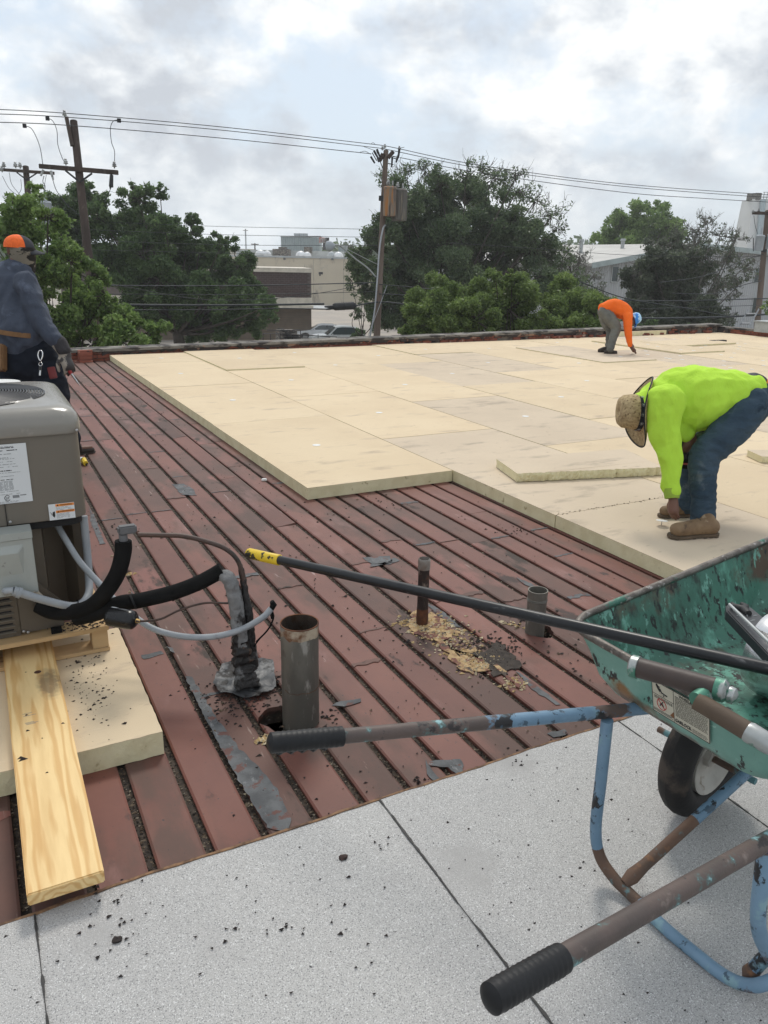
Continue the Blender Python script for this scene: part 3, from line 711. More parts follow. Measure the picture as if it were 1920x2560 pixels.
# rating plate
lb = MB(); lb.prism([(-.03,AY-.0008,.985),(.132,AY-.0008,.985),(.132,AY-.0008,.760),(-.03,AY-.0008,.760)], (0,.0006,0)); plate = lb.build('rating_label', M_lab, ac)
def lines(parent, x0, x1, z0, z1, n, y, m_, h=.0016, gaps=.25, name='printed_lines', seed=1):
    r_ = random.Random(seed); mb = MB()
    for i in range(n):
        z = z1-(z1-z0)*i/max(1, n-1); x = x0
        xe = x0+(x1-x0)*r_.uniform(.7, 1)
        while x < xe:
            w = r_.uniform(.004, .016); mb.box((x, y-.0004, z-h/2), (min(x+w, xe), y, z+h/2)); x += w+r_.uniform(.001, .004 if r_.random() > gaps else .02)
    return mb.build(name, m_, parent)
yl = AY-.0010
lines(plate, -.02, .09, .935, .976, 4, yl, M_inkg, .0022, .5, seed=2); lines(plate, .02, .11, .962, .972, 2, yl, M_ink, .003, .1, seed=3)
lines(plate, -.022, .12, .90, .93, 4, yl, M_inkg, .0015, .2, seed=4); lines(plate, -.022, .085, .886, .886, 1, yl, M_ink, .0035, .05, seed=5)
lines(plate, -.022, .11, .865, .878, 2, yl, M_inkg, .0014, .1, seed=6); lines(plate, -.02, .10, .852, .852, 1, yl, M_ink, .0025, .3, seed=7)
lines(plate, -.02, .12, .796, .806, 2, yl, M_inkg, .0014, .1, seed=8); lines(plate, -.02, .11, .764, .768, 2, yl, M_inkg, .0012, .1, seed=9)
for k in range(5): lines(plate, .022+.0165*k-.03, .034+.0165*k-.03+.004, .812, .846, 11, yl, M_inkg, .0014, 0, seed=20+k)
ci = MB(); ci.tube([(.047+.0095*math.cos(t), yl, .781+.0105*math.sin(t)) for t in np.linspace(.6, 5.7, 16)], .0012, 4); ci.build('certification_mark', M_ink, plate)
text_mesh('SP', .0135, M_ink, (.0405, yl, .776), (1,0,0), (0,0,1), parent=plate)
bx = MB(); bx.box((.065,yl-.0002,.779),(.088,yl,.790)); bx.box((.091,yl-.0002,.786),(.112,yl,.790)); bx.build('logo_blocks', M_inkg, plate)
# warning sticker
lb = MB(); lb.prism([(.182,AY-.0008,.738),(.2755,AY-.0008,.738),(.2755,AY-.0008,.674),(.182,AY-.0008,.674)], (0,.0006,0)); st = lb.build('warning_label', M_lab, ac)
mb = MB(); mb.box((.2075,yl-.0002,.7265),(.2745,yl,.7365)); mb.box((.2075,yl-.0002,.7005),(.2745,yl,.7105)); mb.build('orange_band', M_org, st)
text_mesh('WARNING', .0088, M_ink, (.225, yl-.0004, .7288), (1,0,0), (0,0,1), parent=st, wid=.042)
text_mesh('AVERTISSEMENT', .0088, M_ink, (.220, yl-.0004, .7028), (1,0,0), (0,0,1), parent=st, wid=.052)
lines(st, .209, .273, .7135, .7235, 3, yl, M_inkg, .0013, .1, seed=31); lines(st, .209, .273, .680, .6975, 5, yl, M_inkg, .0013, .1, seed=32)
mb = MB()
for z in (.7315,.7055): mb.prism([(.2115,yl-.0006,z-.003),(.2195,yl-.0006,z-.003),(.2155,yl-.0006,z+.004)], (0,.0004,0))
mb.prism([(.1955,yl-.0006,.706),(.2035,yl-.0006,.709),(.2035,yl-.0006,.692),(.2005,yl-.0006,.684),(.196,yl-.0006,.688),(.1935,yl-.0006,.695)], (0,.0004,0))
mb.tube([(.187,yl,.706),(.192,yl,.700),(.190,yl,.697),(.1945,yl,.694)], .0009, 4); mb.build('hand_symbol', M_ink, st)
# electrical disconnect
dx0, dx1 = -.10, .109; DY = AY-.085
mb = MB(); mb.box((dx0, DY+.012, .428), (dx1-.004, AY+.004, .664)); mb.build('disconnect_box', M_box, ac, bevel=.004)
cv = MB()
cv.box((dx0-.003, DY, .424), (dx1, DY+.014, .642)); cv.box((dx0-.003, DY-.006, .642), (dx1+.002, AY-.001, .672))
cv.hexa([(-.06,DY-.001,.475),(.085,DY-.001,.475),(.085,DY+.003,.475),(-.06,DY+.003,.475)], [(-.03,DY-.001,.605),(.062,DY-.001,.605),(.062,DY+.003,.605),(-.03,DY+.003,.605)])
cv.add([(-.045,DY,.600),(.066,DY,.600),(.078,DY,.622),(-.057,DY,.622),(-.03,DY-.013,.594),(.055,DY-.013,.594),(.066,DY,.500),(-.045,DY,.500)], [(3,2,5,4),(4,5,6,7),(2,6,5),(3,4,7)])
cv.build('disconnect_cover', M_box, ac, bevel=.003)
sc_ = MB(); sc_.lathe([(0,0),(.010,0),(.010,.004),(.004,.004),(.004,.002),(0,.002)], (.03, DY+.008, .4215), (0,-.5,-1), 12); sc_.build('cover_latch', M_steel, ac, smooth=40)
# conduits of the unit
def ppt(u, v, y): return PY(u, v, y)
def cable(pts, r, name, m_, parent, ribs=0, seg=12, n=12):
    c = curve(pts, n)
    if ribs:
        L_ = [0]; 
        for i in range(1, len(c)): L_.append(L_[-1]+np.linalg.norm(c[i]-c[i-1]))
        k = int(L_[-1]/ribs*2); t = np.linspace(0, L_[-1], k); A = np.array(c); c = [V([np.interp(q, L_, A[:, j]) for j in range(3)]) for q in t]
        rr = [r*(1+(.035 if i % 2 else -.035)) for i in range(len(c))]
    else: rr = r
    mb = MB(); mb.tube(c, rr, seg); return mb.build(name, m_, parent, smooth=60)
cable([ppt(209,1290,3.19), ppt(218,1380,3.17), ppt(222,1440,3.13), ppt(222,1482,3.07), ppt(205,1508,3.02), ppt(175,1515,2.99), ppt(110,1500,2.97), ppt(50,1482,2.965)], .0155, 'flexible_conduit', M_cond, ac, ribs=.009)
cable([ppt(34,1476,2.965), ppt(14,1478,2.975), (.005,DY+.045,.42), (.005,DY+.05,.44)], .0135, 'conduit_elbow', M_cond, ac)
mb = MB(); e0, e1 = ppt(52,1483,2.965), ppt(33,1477,2.965); mb.tube([e0, e0+(e1-e0)*.45, e0+(e1-e0)*.5, e1], [.021,.021,.018,.018], 14); mb.build('conduit_fitting', M_cond, ac, smooth=50)
cable([ppt(130,1290,3.22), ppt(165,1350,3.15), ppt(200,1405,3.10), ppt(245,1455,3.05), ppt(275,1488,3.0), ppt(310,1520,2.94), ppt(375,1568,2.84), ppt(450,1590,2.76), ppt(530,1592,2.70), ppt(600,1575,2.66), ppt(655,1545,2.64), ppt(678,1522,2.64)], .0125, 'flexible_conduit', M_cond, ac, ribs=.009, n=8)
ft = MB(); q0, q1, q2, q3 = ppt(678,1524,2.64), ppt(684,1540,2.64), ppt(678,1560,2.64), ppt(665,1580,2.65)
c_ = cable([q0, q1, q2, q3, ppt(640,1605,2.66)], .0035, 'bare_wire', M_blkp, ac); mb = MB(); mb.tube([q0, q0+V(.01,0,.02), q0+V(.004,0,.035)], [.010,.014,.009], 7); mb.tube([q0, q0+V(.004,0,-.04)], [.009,.006], 6); mb.build('taped_cable_end', M_blkp, ac)
tie = MB(); p = ppt(193,1513,3.0)
tie.tube([p+V(.0,.02*math.cos(t)*1.1,.0)+V(.004*math.sin(t),0,.021*math.sin(t)-.0) for t in np.linspace(0, 6.28, 14)], .0022, 5); tie.box(p+V(-.004,-.028,.004), p+V(.004,-.018,.012))
tie.tube([p+V(0,-.022,0), p+V(-.004,-.03,-.07)], .002, 5); tie.build('zip_tie', M_blkp, ac)
sn = MB(); sn.tube([ppt(82,1475,3.0), ppt(100,1490,3.05), ppt(115,1505,3.07)], .010, 10); sn.build('conduit_stub', mat('ivory sheath', (.5,.46,.38), None, 6, .6), ac, smooth=50)
fo = MB(); p = ppt(142,1578,3.05); fo.box(p+V(-.02,-.005,-.01), p+V(.02,.02,.012)); fo.lathe([(0,0),(.008,0),(.008,.004),(0,.004)], p+V(0,-.002,.006), (0,-.3,1), 10); fo.build('foot_clip', M_blkp, ac)

# refrigerant lines: they stand between the unit and the tarred riser
M_cop = mat('tarnished copper brown', (.085,.05,.038), (.06,.04,.034), 10, .55, layers=[((.03,.025,.022), 12, .55, .7)])
M_rubb = mat('grey rubber fitting', (.15,.15,.155), None, 9, .6)
fo1 = thing('insulated_pipe', 'black foam insulated pipe curving up to a grey elbow beside the air conditioner', 'pipe', G(260,1560,.2))
cable([ppt(95,1512,3.06), ppt(130,1528,3.03), ppt(180,1530,2.98), ppt(230,1515,2.93), ppt(268,1475,2.88), ppt(295,1430,2.86), ppt(308,1380,2.86), ppt(308,1352,2.86)], .0315, 'foam_sleeve', M_blkp, fo1, n=10)
mb = MB(); e0 = ppt(309,1352,2.86)
mb.tube([e0+V(0,0,-.005), e0+V(0,0,.032)], .016, 14); mb.prism([e0+V(-.018,-.018,.028), e0+V(.05,-.018,.028), e0+V(.05,-.018,.060), e0+V(-.018,-.018,.060)], (0,.036,0)); mb.build('elbow', M_rubb, fo1, bevel=.006, smooth=40)
cable([ppt(345,1337,2.86), ppt(400,1338,2.84), ppt(455,1340,2.82), ppt(510,1352,2.79), ppt(560,1370,2.76), ppt(592,1398,2.74), ppt(607,1440,2.73), ppt(615,1500,2.72), ppt(622,1570,2.72), ppt(628,1640,2.70)], .0095, 'bare_pipe', M_cop, fo1, n=8)
fo2 = thing('insulated_pipe', 'black foam insulated pipe lying from the air conditioner to the tarred riser', 'pipe', G(300,1640,.1))
P2 = [ppt(190,1545,2.98), ppt(245,1532,2.92), ppt(300,1508,2.88), ppt(345,1502,2.85), ppt(430,1482,2.82), ppt(490,1460,2.79), ppt(530,1440,2.77), ppt(556,1424,2.76)]
cable(P2, .0305, 'foam_sleeve', M_blkp, fo2, n=10)
mb = MB()
for (u, v) in ((332,1504),(425,1484),(492,1458)):
    p = ppt(u, v, 2.83); q = p+V(.004,0,.001); mb.tube([p-V(.003,0,.001), q], .0325, 16)
mb.build('tape_band', M_dark, fo2)
fd = thing('filter_drier', 'small black filter drier canister with white tag, on thin brown tube near the pallet', 'filter drier', ppt(302,1545,2.83))
a0, a1 = ppt(266,1540,2.80), ppt(342,1552,2.72); ax = (a1-a0)/np.linalg.norm(a1-a0); L_ = np.linalg.norm(a1-a0)
mb = MB(); mb.lathe([(0,0),(.022,.002),(.035,.014),(.037,.022),(.037,L_-.03),(.034,L_-.014),(.022,L_-.003),(0,L_)], a0, ax, 22); mb.build('canister', mat('gloss black paint', (.012,.012,.013), None, 6, .25), fd, smooth=50)
mb = MB(); 
vs = []
for t in np.linspace(1.7, 2.9, 7):
    for h in (.018, .040):
        b_ = np.cross(ax, V(0,0,1)); b_ /= np.linalg.norm(b_); c0 = np.cross(b_, ax); vs.append(a0+ax*h+(-b_*math.cos(t)*-1*.0376+c0*math.sin(t)*.0376))
mb.add(vs, [(2*i,2*i+1,2*i+3,2*i+2) for i in range(6)]); mb.build('tag', M_lab, fd)
cable([a1+ax*-.002, a1+ax*.012, ppt(400,1548,2.77), ppt(450,1525,2.75), ppt(510,1508,2.73), ppt(570,1508,2.71)], .0042, 'thin_tube', M_cop, fd, n=8)
mb = MB(); mb.tube([a1-ax*.004, a1+ax*.014], [.010,.006], 10); mb.build('flare_nut', mat('brass', (.4,.27,.1), None, 6, .4, metal=.8), fd)

# tarred riser with flashing plate
M_tarw = mat('tarred tape wrap', (.028,.025,.024), (.012,.011,.011), 9, .5, bump=1, bscale=45, bdist=.01, layers=[((.20,.20,.20), 7, .56, .66, (1,1,.6), .7), ((.10,.06,.04), 12, .64, .74)])
M_tape = mat('cracked grey mastic', (.24,.24,.24), (.17,.17,.17), 8, .75, bump=1, bscale=40, bdist=.008, layers=[((.02,.018,.018), 9, .53, .60, (1,1,.4), .5)])
rs = thing('pipe_riser', 'tar coated pipe riser with cracked grey wrap on a crumpled metal flashing plate', 'riser', G(620,1725,0))
def craggy(pts, rr, seg, name, m_, parent, amp=.18, n=8, seed=0):
    c = curve([list(p)+[r_] for p, r_ in zip(pts, rr)], n); mb = MB()
    P = [q[:3] for q in c]; rad = [q[3] for q in c]; fr_ = frames(P); vs = []
    for i, (p, (a_, b_), r_) in enumerate(zip(P, fr_, rad)):
        for k in range(seg):
            t = 2*math.pi*k/seg; w = 1+amp*mnoise.noise(Vector((p[0]*40+seed, p[2]*55, math.cos(t)*1.3+p[1]*9)))*1.4+amp*.6*mnoise.noise(Vector((math.cos(t)*4, math.sin(t)*4, p[2]*160+seed)))
            vs.append(p+(a_*math.cos(t)+b_*math.sin(t))*r_*w)
    m2 = len(P); fs = [(i*seg+k, i*seg+(k+1) % seg, (i+1)*seg+(k+1) % seg, (i+1)*seg+k) for i in range(m2-1) for k in range(seg)]
    fs += [tuple(range(seg))[::-1], tuple((m2-1)*seg+k for k in range(seg))]
    mb.add(vs, fs); return mb.build(name, m_, parent, smooth=75)
base = G(620,1722,.01)
craggy([base, ppt(612,1680,2.68), ppt(606,1640,2.69), ppt(602,1600,2.70)], [.044,.040,.039,.036], 26, 'tar_collar', M_tarw, rs, .34, 12, 3)
craggy([ppt(603,1625,2.70), ppt(598,1570,2.70), ppt(592,1520,2.71), ppt(583,1475,2.72), ppt(572,1448,2.73), ppt(556,1440,2.75), ppt(545,1442,2.76)], [.034,.031,.029,.029,.027,.024,.016], 22, 'wrapped_pipe', M_tape, rs, .16, 12, 5)
craggy([ppt(632,1665,2.68), ppt(628,1610,2.69), ppt(622,1540,2.70), ppt(614,1490,2.72), ppt(606,1440,2.735), ppt(600,1412,2.74)], [.022,.019,.016,.015,.013,.010], 16, 'tarred_side_pipe', M_tarw, rs, .22, 12, 8)
fp = MB(); nn_ = 26; c = G(612,1700,.0)
outline = [G(532,1715)[:2], G(552,1745)[:2], G(640,1752)[:2], G(668,1742)[:2], G(690,1725)[:2], G(682,1658)[:2], G(600,1650)[:2], G(555,1668)[:2]]
poly = []
for i in range(len(outline)):
    p, q = outline[i], outline[(i+1) % len(outline)]
    for k in range(6): poly.append(p+(q-p)*k/6)
cc_ = sum(poly)/len(poly); vs = []; K = 9
for j in range(K+1):
    for p in poly:
        w = cc_+(p-cc_)*(j/K if j else .02); e_ = (j/K)
        z = .012+.016*mnoise.noise(Vector((w[0]*22, w[1]*22, 2)))+.007*mnoise.noise(Vector((w[0]*60, w[1]*60, 5)))+.010*e_*mnoise.noise(Vector((w[0]*15, w[1]*15, 9)))+.006
        if j > K-2: w = w+.005*V(mnoise.noise(Vector((w[0]*70, w[1]*70, 1))), mnoise.noise(Vector((w[0]*70, w[1]*70, 8))))
        vs.append((w[0], w[1], max(.003, z)))
n = len(poly); fp.add(vs, [(j*n+i, j*n+(i+1) % n, (j+1)*n+(i+1) % n, (j+1)*n+i) for j in range(K) for i in range(n)])
fp.build('flashing_plate', mat('crumpled tarred lead', (.085,.088,.092), (.045,.046,.048), 7, .45, metal=.25, bump=.8, bscale=50, layers=[((.015,.013,.013), 8, .52, .62, None, .6), ((.18,.185,.19), 16, .66, .78)]), rs, smooth=60)
cable([ppt(665,1580,2.65), ppt(650,1596,2.66), ppt(638,1612,2.67), ppt(630,1628,2.68)], .003, 'loose_wire', M_blkp, rs)
sp = []
for _ in range(320):
    a_ = random.uniform(0, 6.28); r_ = abs(random.gauss(0, .10))+.06; sp.append((base[0]+r_*math.cos(a_), base[1]+r_*.9*math.sin(a_), .003, random.uniform(.0015,.007)))
for _ in range(160): 
    p = ppt(random.gauss(225,45), 1600, 3.03); sp.append((p[0], 3.03+random.uniform(0,.1), AZ0, random.uniform(.002,.006)))
crumbs('tar_crumbs', sp, [M_tar], 12)
sp = []; 
for c_ in ((500,.5),(230,1400)): pass
for _ in range(150):
    u, v = random.gauss(228,34), random.gauss(1715,62); p = G(u, v, .096); sp.append((p[0], p[1], .094, random.choice([.0015,.002,.003,.005])*random.uniform(.8,1.3)))
for u, v in ((500,1300),(215,1670),(195,1650),(110,1620)): pass
for u, v, k in ((312,1807,.006),(235,1760,.008),(262,1745,.004),(195,1655,.008),(190,1652,.006),(178,1700,.006)): p = G(u, v, .096); sp.append((p[0], p[1], .095, k))
crumbs('slab_crumbs', sp, [M_tar], 13)

# insulation slab, pallet, plank
sl = slab_mesh(-.75, .67, -.44, .44, 0, .090, .004, 3, ('front','right'), .02)
o = sl.build('insulation_board', [M_fac, M_foam]); o.location = (-.255, 2.81, .002); WL[o.name] = V(-.255,2.81,.002)
tag(o, 'insulation board sprinkled with black crumbs under the pallet and the plank', 'insulation board', LG)
M_pal = mat('rough pallet wood', (.52,.36,.19), (.42,.28,.14), 7, .85, stretch=(.15,1,1), bump=.5, bscale=60, ovar=.12, layers=[((.20,.13,.08), 9, .6, .75, (.2,1,1), None)])
pal = thing('wooden_pallet', 'rough wooden pallet under the air conditioner', 'pallet', (0, 3.4, .093))
for k, y in enumerate((3.03, 3.20, 3.38, 3.56, 3.74, 3.90)):
    mb = MB(); mb.box((-.62, y, .193), (.352, y+.11, .2125)); mb.build('slat', M_pal, pal, bevel=.002)
for y in (3.045, 3.45, 3.87):
    mb = MB(); mb.box((-.61, y, .0935), (.350, y+.10, .109)); mb.build('slat', M_pal, pal, bevel=.002)
    for x in (.285, -.15, -.58):
        mb = MB(); mb.box((x, y+.005, .110), (x+.062, y+.09, .192)); mb.build('block', M_pal, pal, bevel=.002)
M_ply = bpy.data.materials.new('yellow pine'); M_ply.use_nodes = True
def pine():
    t = M_ply.node_tree; t.nodes.clear(); L = t.links.new; out = N('ShaderNodeOutputMaterial', t); b = N('ShaderNodeBsdfPrincipled', t); L(b.outputs[0], out.inputs[0])
    tc = N('ShaderNodeTexCoord', t)
    def mp(s, loc=(0,0,0)):
        m_ = N('ShaderNodeMapping', t); m_.inputs['Scale'].default_value = s; m_.inputs['Location'].default_value = loc; L(tc.outputs['Object'], m_.inputs[0]); return m_.outputs[0]
    wv = N('ShaderNodeTexWave', t, wave_type='RINGS', rings_direction='Y'); L(mp((1,.085,1), (.015,.02,.052)), wv.inputs['Vector'])
    wv.inputs['Scale'].default_value = 17; wv.inputs['Distortion'].default_value = 6.5; wv.inputs['Detail'].default_value = 2.5; wv.inputs['Detail Scale'].default_value = 1.6
    rp = N('ShaderNodeValToRGB', t); L(wv.outputs[0], rp.inputs[0]); e = rp.color_ramp.elements
    e[0].color = (.80,.58,.28,1); e[0].position = .40; e[1].color = (.66,.41,.16,1); e[1].position = .97
    nz = N('ShaderNodeTexNoise', t); L(mp((9,1.1,9)), nz.inputs['Vector']); nz.inputs['Scale'].default_value = 3; nz.inputs['Detail'].default_value = 6
    x = N('ShaderNodeMixRGB', t, blend_type='MULTIPLY'); x.inputs[0].default_value = .55; L(rp.outputs[0], x.inputs[1])
    r2 = N('ShaderNodeValToRGB', t); L(nz.outputs[0], r2.inputs[0]); r2.color_ramp.elements[0].color = (.78,.70,.60,1); r2.color_ramp.elements[0].position = .35; r2.color_ramp.elements[1].color = (1,1,1,1); r2.color_ramp.elements[1].position = .6; L(r2.outputs[0], x.inputs[2])
    # grey footprint stain and fine dirt
    gd = N('ShaderNodeTexGradient', t, gradient_type='SPHERICAL'); L(mp((17,6.5,9), (-.9,-1.35,-.3)), gd.inputs['Vector'])
    nz2 = N('ShaderNodeTexNoise', t); L(mp((1,1,1)), nz2.inputs['Vector']); nz2.inputs['Scale'].default_value = 45; nz2.inputs['Detail'].default_value = 8
    mu = N('ShaderNodeMath', t, operation='MULTIPLY'); L(gd.outputs['Fac'], mu.inputs[0]); L(nz2.outputs[0], mu.inputs[1])
    mr = N('ShaderNodeMapRange', t); L(mu.outputs[0], mr.inputs[0]); mr.inputs[1].default_value = .06; mr.inputs[2].default_value = .28; mr.inputs[4].default_value = .75
    y = N('ShaderNodeMixRGB', t); L(mr.outputs[0], y.inputs[0]); L(x.outputs[0], y.inputs[1]); y.inputs[2].default_value = (.20,.14,.08,1)
    L(y.outputs[0], b.inputs['Base Color']); b.inputs['Roughness'].default_value = .62
    bp = N('ShaderNodeBump', t); bp.inputs['Strength'].default_value = .15; bp.inputs['Distance'].default_value = .002; L(wv.outputs[0], bp.inputs['Height']); L(bp.outputs[0], b.inputs['Normal'])
pine()
pk = MB(); pk.box((-.092,-.85,-.019), (.092,.85,.019)); plank = pk.build('wooden_plank', M_ply, bevel=.0035)
plank.location = (.044, 2.60, .113); plank.rotation_euler = (0, 0, R(-.3)); WL[plank.name] = V(.044,2.60,.113)
tag(plank, 'bright yellow pine plank with a knot, lying across the crumb sprinkled insulation board', 'plank')
kn = MB(); kn.lathe([(0,0),(.011,0),(.013,-.0008)], (0.02,.31,.0198), (0,0,1), 14); kn.build('knot', mat('dark knot', (.12,.055,.03), (.07,.03,.02), 60, .7), plank, local=True)
mb = MB()
for k in range(5): mb.box((-.05+.002*k, .02-.016*k if k < 2 else -.03-.006*k, .0192), (-.02+.002*k+.01*(k % 2), .022-.016*k if k < 2 else -.028-.006*k, .0194))
mb.build('stamp_print', M_inkg, plank, local=True)
sp = []
for u, v, k in ((57,1897,.010),(52,1893,.008),(66,1787,.005),(68,1826,.005),(157,1807,.005),(105,1845,.004),(118,1930,.003),(64,1680,.003)): p = G(u, v, .134); sp.append((p[0], p[1], .1335, k))
crumbs('plank_crumbs', sp, [M_tar], 15)

# ------------------------------------------------------------------ vent pipes
M_vent = mat('weathered galvanised pipe', (.19,.18,.155), (.10,.095,.082), 5, .55, metal=.35, bump=.35, bscale=30, stretch=(1,1,.35),
    layers=[((.075,.045,.028), 7, .62, .74, (1,1,.5), .85), ((.33,.32,.29), 16, .62, .76, (1,1,.3), None)])
M_rust = mat('rust', (.16,.06,.025), (.07,.03,.018), 16, .95, bump=.8, bscale=80)
M_chalk = mat('chalky rust band', (.42,.35,.26), (.15,.07,.035), 22, .9, bump=.6, layers=[((.2,.19,.17), 12, .5, .6)])
def pipe(name, label, c, r, h, z0, m_, lip=0, seg=30, group='bare vent pipes through the red roof'):
    t = thing(name, label, 'vent pipe', (c[0], c[1], 0), group)
    mb = MB(); th = .003; prof = [(r*.99, z0)]
    for k in range(1, 14): prof.append((r*(1+.006*math.sin(k*2.1)), z0+(h-z0)*k/14))
    prof += [(r+lip, h-.006), (r+lip, h), (r-th, h), (r-th, z0)]
    mb.lathe(prof, (c[0], c[1], 0), seg=seg, cap=False); return t, mb.build('pipe_wall', m_, t, smooth=50)
t, _ = pipe('vent_pipe', 'widest vent pipe, grey with rusty open top, behind the far wheelbarrow grip', (.918,2.352), .0685, .408, -.3, M_vent, 0, 40)
mb = MB(); vs = []; n = 48
for j, (rr_, fn) in enumerate(((.0692, 0), (.0692, 1))):
    for k in range(n):
        a_ = 2*math.pi*k/n; z = .4085 if not j else .366-.014*(mnoise.noise(Vector((math.cos(a_)*2, math.sin(a_)*2, 1))))-.006*mnoise.noise(Vector((math.cos(a_)*8, math.sin(a_)*8, 1)))
        vs.append((.918+rr_*math.cos(a_), 2.352+rr_*math.sin(a_), z))
mb.add(vs, [(k, (k+1) % n, n+(k+1) % n, n+k) for k in range(n)]); mb.build('chalky_band', M_chalk, t, smooth=60)
mb = MB(); mb.lathe([(.0655,.30),(.0655,.409),(.0700,.4095),(.0702,.406)], (.918,2.352,0), seg=40, cap=False); mb.build('rusty_lip', M_rust, t, smooth=60)
mb = MB(); mb.tube([(.918+.0692*math.cos(a_), 2.352+.0692*math.sin(a_), .155+.014*mnoise.noise(Vector((a_*3,1,1)))+(.04*(a_+.5) if a_ > -.5 else 0)) for a_ in np.linspace(-2.9, .2, 40)], .0009, 4); mb.build('seam_crack', M_rust, t)
M_thin = mat('tarry rusted iron pipe', (.018,.015,.014), (.03,.022,.02), 8, .45, bump=.8, bscale=40, layers=[((.22,.17,.14), 10, .60, .70, (1,1,.5), .8), ((.15,.06,.03), 6, .60, .75, None, .9)])
t, _ = pipe('vent_pipe', 'thin tarry black vent pipe standing in torn yellow foam residue', (1.744,2.862), .0265, .335, -.02, M_thin, 0, 22)
mb = MB(); mb.lathe([(.0285,.285),(.0290,.288),(.0290,.332),(.0245,.338),(.0225,.33),(.0225,.22)], (1.744,2.862,0), seg=22, cap=False); mb.build('bare_rim', mat('pale bare metal', (.3,.29,.27), (.2,.15,.12), 12, .6, metal=.4), t, smooth=50)
mb = MB(); mb.lathe([(.0275,.0),(.029,.03),(.0275,.085)], (1.744,2.862,0), seg=20, cap=False); mb.build('rust_sleeve', M_rust, t)
t, _ = pipe('vent_pipe', 'short grey vent pipe with beaded collar beside a dark hole, farthest right', (2.184,2.562), .0450, .215, -.3, M_vent, .0015, 32)
mb = MB()
for z in (.165, .172): mb.lathe([(.0452,z-.003),(.0475,z),(.0452,z+.003)], (2.184,2.562,0), seg=30, cap=False)
mb.build('bead', M_vent, t, smooth=60)
# small deck bits: slate chip near boards
mb = MB(); p = G(660,1203); mb.prism([p+V(-.02,-.012,.003), p+V(.02,-.014,.003), p+V(.024,.006,.003), p+V(.0,.018,.003), p+V(-.018,.01,.003)], (0,0,.018))
settle(tag(mb.build('foam_chunk', M_white, bevel=.004), 'small white foam chunk on the red panels near the front left board corner', 'debris'))

# ================================================================== wheelbarrow
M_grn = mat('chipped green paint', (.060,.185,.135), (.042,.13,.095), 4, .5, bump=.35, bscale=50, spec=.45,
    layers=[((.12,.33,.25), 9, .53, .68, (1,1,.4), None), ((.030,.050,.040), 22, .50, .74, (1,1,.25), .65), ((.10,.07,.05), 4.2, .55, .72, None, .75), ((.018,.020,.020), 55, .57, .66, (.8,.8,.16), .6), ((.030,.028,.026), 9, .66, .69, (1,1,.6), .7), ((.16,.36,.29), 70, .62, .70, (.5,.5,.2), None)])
_sp = [((.15,.065,.022), (.140,.115,.530), (.09,.14,.034), .45, 1.15), ((.24,.12,.04), (.140,.150,.555), (.09,.06,.028), .3, .9), ((.07,.035,.025), (.150,-.02,.518), (.09,.26,.018), .5, 1.1), ((.02,.02,.02), (.125,.175,.615), (.05,.010,.026), .3, .8), ((.02,.02,.02), (.13,.045,.585), (.05,.010,.030), .3, .8)]
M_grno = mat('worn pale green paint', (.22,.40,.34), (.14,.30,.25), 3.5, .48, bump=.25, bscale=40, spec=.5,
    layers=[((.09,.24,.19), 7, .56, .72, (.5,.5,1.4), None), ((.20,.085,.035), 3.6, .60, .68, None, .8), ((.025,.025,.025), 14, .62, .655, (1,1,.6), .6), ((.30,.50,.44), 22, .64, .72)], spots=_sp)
M_rim = mat('scraped rim metal', (.20,.18,.16), (.10,.085,.075), 22, .5, metal=.4, bump=.6, bscale=70, layers=[((.06,.16,.12), 14, .60, .68), ((.38,.36,.34), 40, .62, .72, None, .35)])
M_blue = mat('chipped light blue paint', (.16,.265,.37), (.12,.21,.30), 5, .5, bump=.3, bscale=60, spec=.5,
    layers=[((.10,.07,.06), 7.5, .555, .62, None, .8), ((.012,.012,.014), 13, .60, .63, (1,1,.6), .5), ((.20,.33,.38), 9, .60, .7), ((.05,.09,.13), 30, .62, .68)])
M_bare = mat('brown worn tube', (.115,.085,.075), (.085,.068,.062), 7, .55, metal=.15, bump=.35, bscale=50, spec=.45,
    layers=[((.09,.15,.145), 13, .55, .64, None, .6), ((.20,.16,.14), 18, .60, .75), ((.24,.40,.42), 13, .61, .66), ((.035,.03,.03), 22, .60, .68)])
M_rus2 = mat('rusty brown tube', (.13,.075,.05), (.09,.06,.045), 8, .7, bump=.5, bscale=60, layers=[((.10,.22,.24), 7, .58, .68, None, .6), ((.20,.10,.05), 12, .62, .74)])
M_grip = mat('black ribbed rubber', (.010,.0105,.012), (.015,.0155,.017), 14, .5, bump=.2, bscale=90, spec=.3)
M_tyre = mat('worn tyre rubber', (.011,.010,.010), (.018,.016,.015), 9, .7, bump=.4, bscale=60, layers=[((.07,.055,.045), 6, .58, .75, None, .85)])
M_wrim = mat('dirty white wheel rim', (.42,.40,.36), (.30,.28,.25), 8, .5, layers=[((.16,.12,.08), 9, .55, .68)])
wb = thing('wheelbarrow', 'battered green and blue wheelbarrow parked on the silver membrane at right', 'wheelbarrow', (1.2, 1.1, .052))
FZ = .052
